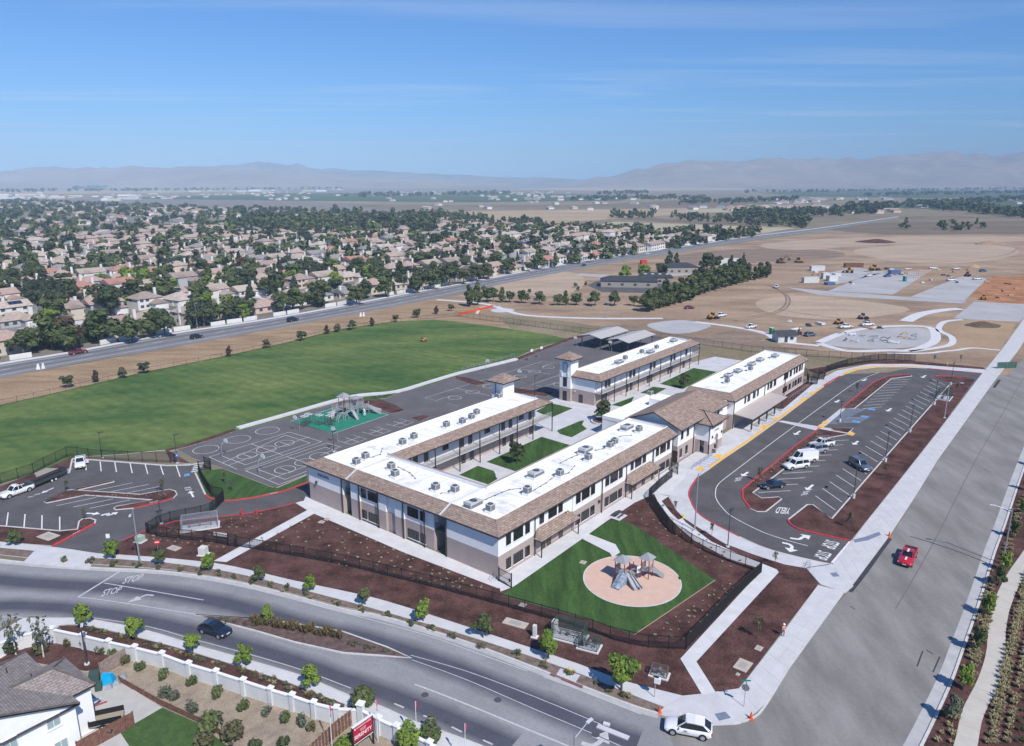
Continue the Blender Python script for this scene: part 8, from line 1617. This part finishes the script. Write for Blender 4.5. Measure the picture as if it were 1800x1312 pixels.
for ri_ in range(0, len(row_t), 2):
    ts = row_t[ri_][2]; pl_ = [st(s, ts) for s in range(-420, int(SL_) + 60, 15)]; pl_ = [p for p in pl_ if inside(p, SUBP)]
    if len(pl_) > 2: streets.strip(pl_, 10.5, .06)
for s in range(-400, int(SL_), 210): streets.strip([st(s + 8 * sin(t / 50), t) for t in range(42, 560, 14) if inside(st(s, t), SUBP)] or [st(s, 40), st(s, 41)], 8, .065)
struct('suburb_street', streets, mat('suburb_street_asphalt', (.19, .19, .195), .9, .15, var=.1, scale=.05))
# lots of one row are numbered from the left of the picture
cnt = {}; byrow = {}
for h_ in sorted(hs, key=lambda k: (k[2], k[3])): byrow.setdefault(h_[2], []).append(h_)
hs2 = sorted(hs, key=lambda k: (k[0] - Vector((0, 0, 0))).length); ind = set(id(k) for k in hs2[:295]); rest = []
for r_, lst in byrow.items():
    n = 0
    for h_ in lst:
        p, a, ri_, s, ts, x = h_; v = R3.randrange(10); rc = R3.choices(range(6), [2, 5, 6, 3, 4, 3])[0]; wc = R3.choices(range(4), [5, 4, 1, 2])[0]; sol = R3.random() < .24
        if id(h_) in ind:
            if ri_ < 7 and x > -5 and n < 39:
                lab = '%s-roofed %s house%s, %s from left in the %s row off the arterial' % (ROOF[rc][0], WALL[wc][0], ' with solar' if sol else '', ORD[n], ORD[ri_]); grp = None; n += 1
                house(lab, p, a, v, rc, wc, ri_ < 4, 'houses beyond the arterial road', sol)
            else:
                zone = 'left' if x < 450 else 'middle' if x < 850 else 'right'; house('small %s-roofed house in the far %s part of the suburb' % (ROOF[rc][0], zone), p, a, v, rc, wc, False, '%s-roofed houses in the far %s suburb' % (ROOF[rc][0], zone), False)
            cx, cy = p.x + cos(a - pi / 2) * 12, p.y + sin(a - pi / 2) * 12
            drv.strip([Vector((p.x + cos(a - pi / 2) * 9, p.y + sin(a - pi / 2) * 9, 0)), Vector((p.x + cos(a - pi / 2) * 20, p.y + sin(a - pi / 2) * 20, 0))], 5.5, .07)
        else: rest.append((p, a, v, rc, wc))
struct('driveway', drv, conc)
# farther houses as one mass
def far_house(b, p, a, w, d, h, rise, rc, wc):
    M = Matrix.Translation(p) @ Matrix.Rotation(a, 4, 'Z'); k = MB(); k.box(-w / 2, -d / 2, 0, w / 2, d / 2, h, 6 + wc); gable(k, -w / 2, -d / 2, w / 2, d / 2, h, rise, 'x', .6, rc); n = len(b.v)
    for q in k.v: b.v.append(tuple(M @ Vector(q)))
    for f, m in zip(k.f, k.m): b.f.append(tuple(i + n for i in f)); b.m.append(m)
FHB = MB()
for p, a, v, rc, wc in rest: far_house(FHB, p, a, 14, 11, 3.4 + 2 * (v % 2), 2.4, rc, wc)
tree_pts = []
for _ in range(1500):
    s, t = R3.uniform(-900, SL_ + 100), R3.uniform(600, 2600); p = AO + SD * s + SN * t
    if not inside(p, SUBP): continue
    if noise.noise(Vector((p.x / 260, p.y / 260, 3))) < -.12: continue
    far_house(FHB, p, atan2(SD.y, SD.x) + R3.choice((0, pi / 2)) + R3.uniform(-.2, .2), R3.uniform(12, 18), 11, R3.uniform(3, 5.5), 2.3, R3.choices(range(6), [2, 4, 5, 4, 4, 4])[0], R3.choices(range(4), [4, 6, 2, 2])[0])
for _ in range(900):                                         # scattered settlements across the plain
    x, y = R3.choice(((R3.uniform(-1800, 300), R3.uniform(2200, 4200)), (R3.uniform(-200, 1900), R3.uniform(1500, 2600)), (R3.uniform(400, 1800), R3.uniform(1250, 1700)))); p = Vector((x, y, 0))
    if noise.noise(Vector((x / 330, y / 330, 9))) < .02: continue
    far_house(FHB, p, R3.uniform(0, 3), R3.uniform(13, 24), 12, R3.uniform(3, 5), 2.2, R3.choices(range(6), [1, 2, 4, 5, 3, 4])[0], R3.choices(range(4), [3, 7, 2, 1])[0])
o = FHB.obj('distant_houses', rm + wmz, kind='stuff'); o['label'] = 'mass of distant houses across the far suburb and plain'; o['category'] = 'distant houses'
# big pale sheds on the horizon
shed_m = [mat('shed_white', (.68, .68, .68), .7), mat('shed_grey', (.5, .5, .52), .7), mat('shed_tan', (.52, .45, .38), .8)]
for i in range(70):
    f = R3.random(); zone = i % 5
    px = [(R3.uniform(-40, 110), R3.uniform(340, 352)), (R3.uniform(860, 1100), R3.uniform(325.5, 328.5)), (R3.uniform(1060, 1240), R3.uniform(327, 330)), (R3.uniform(280, 620), R3.uniform(333, 338)), (R3.uniform(0, 240), R3.uniform(341, 354))][zone]
    p = g(*px); k = 1.6 if zone in (1, 2) else .8; b = MB(); w, d, h_ = R3.uniform(30, 90) * k, R3.uniform(20, 40) * k, R3.uniform(6, 10) * k * .9; b.box(-w / 2, -d / 2, 0, w / 2, d / 2, h_); b.mesh([(-w / 2, -d / 2, h_), (w / 2, -d / 2, h_), (w / 2, 0, h_ + 2), (-w / 2, 0, h_ + 2), (w / 2, d / 2, h_), (-w / 2, d / 2, h_)], [(0, 1, 2, 3), (3, 2, 4, 5)])
    o = b.obj('distant_shed', shed_m[i % 3]); o.location = p; o.rotation_euler = (0, 0, R3.uniform(-.2, .2)); zn = ['far left town', 'hazy middle horizon', 'hazy plain right of the middle', 'far left plain', 'town edge at far left'][zone]; cl = ['white', 'grey', 'tan'][i % 3]; o['label'] = 'long %s shed in the %s' % (cl, zn); o['category'] = 'building'; o['group'] = '%s sheds in the %s' % (cl, zn)
# ------------------------------------------------------------------ trees of the suburb
KM = {('round', 0): leaf_dark, ('round', 1): leaf_mid, ('tall', 0): leaf_dark, ('cone', 0): leaf_ever, ('column', 0): leaf_ever, ('round', 2): leaf_ever, ('round', 3): leaf_red, ('round', 4): leaf_lime, ('tall', 1): leaf_mid}
hand = [  # base pixel, height m, kind, tone, words
    ((42, 624), 8, 'round', 1, 'broad green tree at far left inside the arterial wall'), ((118, 618), 8.5, 'round', 1, 'broad green tree right of the first cypress group on the arterial'), ((90, 577), 8, 'round', 4, 'bright green tree on the cul-de-sac at the left'), ((233, 603), 9, 'round', 1, 'tall grey-green tree by the solar-roofed white house on the arterial'), ((290, 592), 10, 'round', 0, 'large dark tree against the arterial wall left of the cypress pair'), ((262, 594), 7, 'round', 1, 'green tree between two larger ones on the arterial wall'), ((186, 545), 9, 'round', 3, 'russet-brown tree among palms in the left suburb'), ((160, 540), 9, 'round', 0, 'dark round tree left of the russet tree'), ((215, 545), 7, 'round', 4, 'yellow-green tree right of the russet tree'),
    ((387, 567), 8, 'round', 1, 'round green tree at the arterial wall before the middle'), ((438, 557), 8, 'round', 1, 'oval green tree second before the middle of the arterial wall'), ((486, 520), 13, 'round', 0, 'huge dark oak standing above the roofs left of the middle'), ((498, 549), 9, 'round', 1, 'left of three joined green trees on the arterial wall'), ((515, 546), 10, 'round', 1, 'middle of three joined green trees on the arterial wall'), ((532, 543), 8, 'round', 1, 'right of three joined green trees on the arterial wall'), ((563, 540), 8, 'round', 0, 'dark tree at the wall right of the three joined trees'), ((365, 540), 7, 'round', 4, 'lime tree in a front garden left of the middle'), ((334, 578), 8, 'column', 0, 'left cypress of the pair beside the utility pole'), ((344, 576), 8.5, 'column', 0, 'right cypress of the pair beside the utility pole'),
    ((627, 536), 9, 'round', 1, 'green tree by the red-roofed house on the arterial'), ((668, 505), 13, 'round', 0, 'very large dark tree rising behind the arterial trees'), ((678, 522), 10, 'round', 1, 'bushy green tree in front of the very large dark one'), ((704, 508), 14, 'tall', 0, 'tallest dark brownish tree of the middle group'), ((732, 516), 13, 'tall', 0, 'second tall dark tree of the middle group'), ((757, 509), 10, 'round', 1, 'paler green tree right of the tall dark group'), ((790, 503), 12, 'round', 0, 'dark rounded tree where the white wall begins'), ((815, 500), 9, 'round', 1, 'green tree behind the white wall panels'), ((838, 495), 10, 'round', 0, 'dark tree right of the white wall panels'), ((858, 490), 9, 'round', 0, 'dark tree beyond the white wall panels'),
    ((825, 539), 9.5, 'tall', 1, 'left tree of the clump at the start of the park path'), ((840, 537), 10, 'tall', 1, 'middle tree of the clump at the start of the park path'), ((856, 531), 7, 'round', 1, 'first tree of the row across the bare ground'), ((867, 531), 6.5, 'round', 1, 'second tree of the row across the bare ground'), ((883, 532), 7, 'tall', 1, 'third tree of the row across the bare ground'), ((896, 532), 5.5, 'round', 1, 'fourth tree of the row across the bare ground'), ((917, 533), 6, 'round', 1, 'round tree fifth in the row across the bare ground'), ((948, 535), 6, 'round', 1, 'round tree sixth in the row across the bare ground'), ((979, 537), 5, 'round', 1, 'small tree seventh in the row across the bare ground'), ((994, 537), 6.5, 'tall', 1, 'slim tree eighth in the row across the bare ground'), ((1013, 537), 5.5, 'round', 1, 'ninth tree in the row across the bare ground'), ((1046, 538), 6.5, 'round', 1, 'tenth tree in the row across the bare ground'), ((1080, 538), 6.5, 'round', 1, 'eleventh tree in the row before the grove'), ((1114, 538), 5, 'round', 1, 'twelfth tree in the row before the grove'), ((1131, 540), 5, 'round', 1, 'last tree of the row touching the grove'),
    ((1100, 492), 8, 'round', 4, 'light green tree left behind the farm house'), ((1133, 489), 8, 'round', 4, 'light green tree behind the farm house roof'), ((1164, 488), 9, 'round', 0, 'dark green tree between the two farm buildings'), ((1176, 473), 11, 'tall', 0, 'tall dark tree behind the second farm building'), ((1188, 470), 9, 'tall', 0, 'second tall dark tree behind the farm buildings'), ((1242, 478), 12, 'round', 0, 'wide dark tree right of the farm yard'), ((1256, 476), 10, 'round', 0, 'second dark tree right of the farm yard'), ((1284, 475), 9, 'tall', 0, 'tree at the rear right of the grove'), ((1306, 472), 10, 'cone', 0, 'dark conifer at the rear end of the grove')]
for i, (c, h, k, tn, lab) in enumerate(hand): tree(lab, g(*c, .05), h, k, KM[(k, tn)], i % 4, 900, .078, 1.15 if k == 'round' else 1, None, 'tree')
for i in range(6): tree('slim cypress in the left cypress row on the arterial, %s from the left' % ORD[i], g(61 + i * 7.5, 617 - i * 1.4, .05), R3.uniform(5.5, 7), 'column', leaf_ever, i % 4, 900, .078, .8, 'cypresses in the left row', 'cypress')
for i in range(8): tree('slim cypress in the second cypress row by the white house, %s from the left' % ORD[i], g(133 + i * 5, 606 - i * .9, .05), R3.uniform(5.5, 7), 'column', leaf_ever, i % 4, 900, .078, .8, 'cypresses in the second row', 'cypress')
for i in range(9): tree('tall dark poplar in the dense row at left, %s from the left' % ORD[i], g(52 + i * 7.4, 533 + (i % 2) * 2, .05), R3.uniform(10, 12), 'tall', leaf_ever, i % 4, 900, .078, .95, 'dense row of dark poplars at left', 'tree')
gi = 0
for (a, c, n, hh) in (((1136, 548), (1212, 528), 9, 8.5), ((1150, 540), (1225, 519), 9, 9.5), ((1210, 524), (1292, 500), 10, 10), ((1222, 514), (1300, 490), 10, 10.5), ((1295, 500), (1348, 488), 6, 9)):
    for i in range(n): f = i / (n - 1); tree('poplar-like tree in the dense green grove, %s line from the front' % ['first', 'second', 'third', 'fourth', 'fifth'][gi], g(a[0] + (c[0] - a[0]) * f + R3.uniform(-2, 2), a[1] + (c[1] - a[1]) * f, .05), hh * R3.uniform(.8, 1.15), 'tall', [leaf_mid, leaf_dark][i % 3 == 2], i % 4, 900, .078, 1.35, 'trees of the dense grove, %s line' % ['first', 'second', 'third', 'fourth', 'fifth'][gi], 'tree')
    gi += 1
for i, c in enumerate(((170, 672), (217, 665), (253, 657), (403, 627), (468, 612), (532, 599), (575, 588), (594, 584), (620, 580), (654, 574), (695, 566), (733, 559), (767, 552), (794, 547), (120, 682))): tree('%s along the dry strip beside the sports field, %s from the left' % (['dark small conifer', 'olive round bush', 'dark round bush'][i % 3], ORD[sorted((170, 217, 253, 403, 468, 532, 575, 594, 620, 654, 695, 733, 767, 794, 120)).index(c[0])]), g(*c, .06), [3.4, 3.0, 3.6][i % 3], ['tall', 'round', 'round'][i % 3], [leaf_red, leaf_olive, leaf_dark][i % 3], i % 4, 900, .078, 1.2, 'young trees along the field strip', 'small_tree')
for c, lab in (((930, 517), 'left tiny conifer on the bare ground before the farm drive'), ((1030, 504), 'round bush beside the farm drive'), ((1012, 506), 'tiny bush left of the farm drive'), ((1016, 512), 'small bush below the farm drive')): tree(lab, g(*c, .05), 2.6, 'round', leaf_mid, 1, 900, .078, 1, None, 'small_tree')
# trees between the houses: the nearest ones each an object, the rest one mass
pts = []
for h_ in hs:
    p, a, ri_, s, ts, x = h_
    for k in range(3 if ri_ < 4 else 3):
        if R3.random() < .62: u, v = R3.uniform(-11, 11), R3.choice((R3.uniform(9, 13), R3.uniform(-13, -9), R3.uniform(8, 14))); pts.append(Vector((p.x + cos(a) * u - sin(a) * v, p.y + sin(a) * u + cos(a) * v, 0)))
for s in range(0, int(SL_), 9):
    if s > 640 and R3.random() < .8 or R3.random() < .2: pts.append(AO + SD * (s + R3.uniform(-3, 3)) + SN * R3.uniform(5.5, 9))
pts = [p for p in pts if -60 < proj(p)[0] < 1860]; pts.sort(key=lambda p: p.length)
def tone():
    return R3.choices([('round', 0), ('round', 1), ('tall', 0), ('cone', 0), ('round', 2), ('round', 3), ('round', 4), ('tall', 1), ('column', 0)], [6, 6, 3, 2, 3, 1, 1.5, 2, .8])[0]
WORD = {('round', 0): 'dark rounded', ('round', 1): 'mid-green rounded', ('tall', 0): 'dark upright', ('cone', 0): 'dark conical', ('round', 2): 'deep green rounded', ('round', 3): 'russet rounded', ('round', 4): 'light green rounded', ('tall', 1): 'mid-green upright', ('column', 0): 'slim cypress'}
for p in pts[:150]:
    k = tone(); x, y = proj(p); zx = 'far left' if x < 220 else 'left' if x < 450 else 'middle' if x < 700 else 'right middle' if x < 950 else 'right'; zy = 'nearest the arterial' if (p - AO).dot(SN) < 40 else 'second street back' if (p - AO).dot(SN) < 95 else 'further back'
    tree('%s tree between houses, %s part of the suburb, %s' % (WORD[k], zx, zy), p, R3.uniform(5.5, 10.5) * (1.15 if k[0] != 'column' else .9), k[0], KM[k], R3.randrange(4), 900, .078, 1.2 if k[0] == 'round' else 1, '%s trees, %s suburb, %s' % (WORD[k], zx, zy), 'suburb_tree')
FT = {k: MB() for k in (0, 1, 2)}
proto = [leafcloud(200 + i, blobs_(i, ['round', 'tall', 'round', 'cone'][i % 4], 1, [.5, .34, .55, .32][i % 4]), 46, .20) for i in range(8)]; proto2 = [leafcloud(300 + i, blobs_(i, ['round', 'round', 'tall'][i % 3], 1, .55), 24, .27) for i in range(6)]
def mass_tree(p, h, lod=0):
    b = FT[R3.choices((0, 1, 2), (5, 4, 1.5))[0]]; pr = R3.choice(proto2 if lod else proto); a = R3.uniform(0, 6.3); c, s = cos(a), sin(a); n = len(b.v); w = h * R3.uniform(.9, 1.3)
    b.v += [(p.x + (q[0] * c - q[1] * s) * w, p.y + (q[0] * s + q[1] * c) * w, q[2] * h) for q in pr.v]; b.f += [tuple(i + n for i in f) for f in pr.f]; b.m += [0] * len(pr.f)
for p in pts[150:]: mass_tree(p, R3.uniform(5.5, 11))
for _ in range(4200):                                        # far suburb
    s, t = R3.uniform(-1000, SL_ + 150), R3.uniform(520, 2700); p = AO + SD * s + SN * t
    if inside(p, SUBP): mass_tree(p, R3.uniform(5, 11), 1)
for _ in range(420):                                         # the dark tree belt behind the left suburb
    px = (R3.uniform(400, 770), R3.gauss(398, 9)); p = g(*px)
    if inside(p, SUBP): mass_tree(p, R3.uniform(8, 15))
belt = [((800, 388), (960, 398), 60, 9), ((760, 383), (850, 392), 40, 10), ((890, 404), (1330, 414), 130, 8), ((1074, 383), (1150, 381), 40, 10), ((1180, 383), (1340, 396), 60, 8), ((1290, 384), (1540, 374), 170, 12), ((1340, 392), (1420, 396), 60, 10), ((1480, 372), (1800, 352), 170, 13), ((1640, 366), (1850, 384), 140, 13), ((1000, 352), (1240, 350), 90, 12), ((1050, 342), (1140, 340), 50, 14), ((1180, 360), (1400, 352), 90, 11), ((1300, 340), (1800, 333), 110, 14), ((600, 347), (900, 341), 80, 14), ((130, 333), (210, 329), 60, 22), ((0, 338), (600, 333), 150, 16), ((700, 330), (1000, 327), 80, 18), ((1580, 402), (1600, 401), 4, 8), ((1650, 402), (1662, 401), 5, 9), ((1672, 404), (1730, 403), 14, 7), ((1520, 345), (1800, 340), 80, 14)]
for a, c, n, h in belt:
    for i in range(n): f = R3.random(); y = a[1] + (c[1] - a[1]) * f; mass_tree(g(a[0] + (c[0] - a[0]) * f, y + R3.gauss(0, (y - 318) * .035)), h * R3.uniform(.6, 1.25), 1 if y < 375 else 0)
for k, m in ((0, leaf_dark), (1, leaf_mid), (2, leaf_ever)):
    o = FT[k].obj('distant_trees', m, kind='stuff'); o['label'] = '%s distant trees massed across the suburb and plain' % ['dark', 'mid-green', 'evergreen'][k]; o['category'] = 'distant trees'
# white wall panels and low shrubs along the arterial
wp = thing('garden_wall', 'broken white garden wall along the far side of the arterial road', 'wall', (0, 0, 0)); i = 0
for s in range(4, int(SL_) - 30, 7):
    if R3.random() < .62: p, q = AO + SD * s, AO + SD * (s + 6.2); off = [min(an, key=lambda k: (k - v).length) for v in (p, q)]; 
    else: continue
    a, c = off[0] + SN * 3.6 + SD * 0, off[1] + SN * 3.6
    a = p + SN * ((off[0] - p).dot(SN) + 3.6); c = q + SN * ((off[1] - q).dot(SN) + 3.6)
    b = MB(); b.strip([a, c], .2, 0, 1.7); b.obj('wall_panel', wmz[1], wp)
# cars on the suburb streets
cn_ = 0
for h_ in hs2[:120]:
    p, a, ri_, s, ts, x = h_
    if R3.random() < .55 and -5 < x < 1200 and cn_ < 46:
        d = R3.uniform(15.5, 18.5); q = Vector((p.x + cos(a - pi / 2) * d + cos(a) * R3.uniform(2, 5) * R3.choice((-1, 1)), p.y + sin(a - pi / 2) * d, .08)); col = R3.choice(list(P_)); 
        zx = 'far left' if x < 220 else 'left' if x < 450 else 'middle' if x < 700 else 'right'
        car(R3.choice(('sedan', 'suv', 'hatch')), col, q, a + pi / 2, '%s car parked on a driveway in the %s of the suburb' % (col, zx), cat='car', group='%s cars in the %s suburb' % (col, zx)); cn_ += 1
# farm between the arterial and the site
slab('farm_yard', [(1032, 502), (1046, 495), (1076, 490), (1160, 497), (1225, 500), (1215, 512), (1150, 516), (1060, 514)], asph_new, .1); slab('farm_drive', [(1010, 484), (1020, 481), (1110, 486), (1240, 476), (1245, 480), (1110, 492)], pad_m, .09)
droof = mat('farm_roof_slate', (.045, .048, .056), .8, .2, var=.1, scale=.5)
for nm, lab, c, w, d, h, rz in (('farm_house', 'long low farm house with slate roof in the dark yard', (1105, 503), 30, 12, 3.4, -.13), ('farm_house', 'farm outbuilding with slate roof and skylights', (1152, 497), 18, 10, 3.6, -.1), ('farm_house', 'farm house with slate hip roof behind the yard', (1194, 479), 20, 14, 4, .1)):
    t = thing(nm, lab, 'house', g(*c, .1), rz); b = MB(); b.box(-w / 2, -d / 2, 0, w / 2, d / 2, h); b.obj('wall', mat('farm_wall', (.30, .27, .24), .9), t); b = MB(); gable(b, -w / 2, -d / 2, w / 2, d / 2, h, 2.2, 'x', .8); r_ = b.obj('roof', droof, t)
    for i in range(4): put('window', house_var(0)['win'], t, (-w * .35 + i * w * .23, -d / 2, 1))
    if 'skylights' in lab:
        for i in range(4): b = MB(); b.cbox((-6 + i * 4, -2.4, h + 1.55), (1.6, 1.2, .3)); b.obj('skylight', wht, r_)
box_thing('red_tent', 'small red canopy beside the farm trees', 'tent', (1131, 461 + 3), (4, 3, 2.4), .2, mat('tent_red', (.5, .04, .03), .7)); box_thing('white_shed', 'white shed roof seen behind the grove', 'shed', (1282, 466), (16, 8, 4), .1, cont_w)
# ------------------------------------------------------------------ haze over the valley
hm = bpy.data.materials.new('haze'); hm.use_nodes = True; t = hm.node_tree; t.nodes.clear()
ho = nn(t, 'ShaderNodeOutputMaterial'); pv = nn(t, 'ShaderNodeVolumePrincipled', Density=HAZE, Anisotropy=-.35); pv.inputs['Color'].default_value = (.56, .77, 1.0, 1)
t.links.new(pv.outputs[0], ho.inputs['Volume'])
b = MB(); b.box(-24500, -700, -8, 24500, 14600, HAZE_TOP); hz = b.obj('haze', hm); hz['kind'] = 'stuff'; hz['label'] = 'thin bluish haze over the valley'
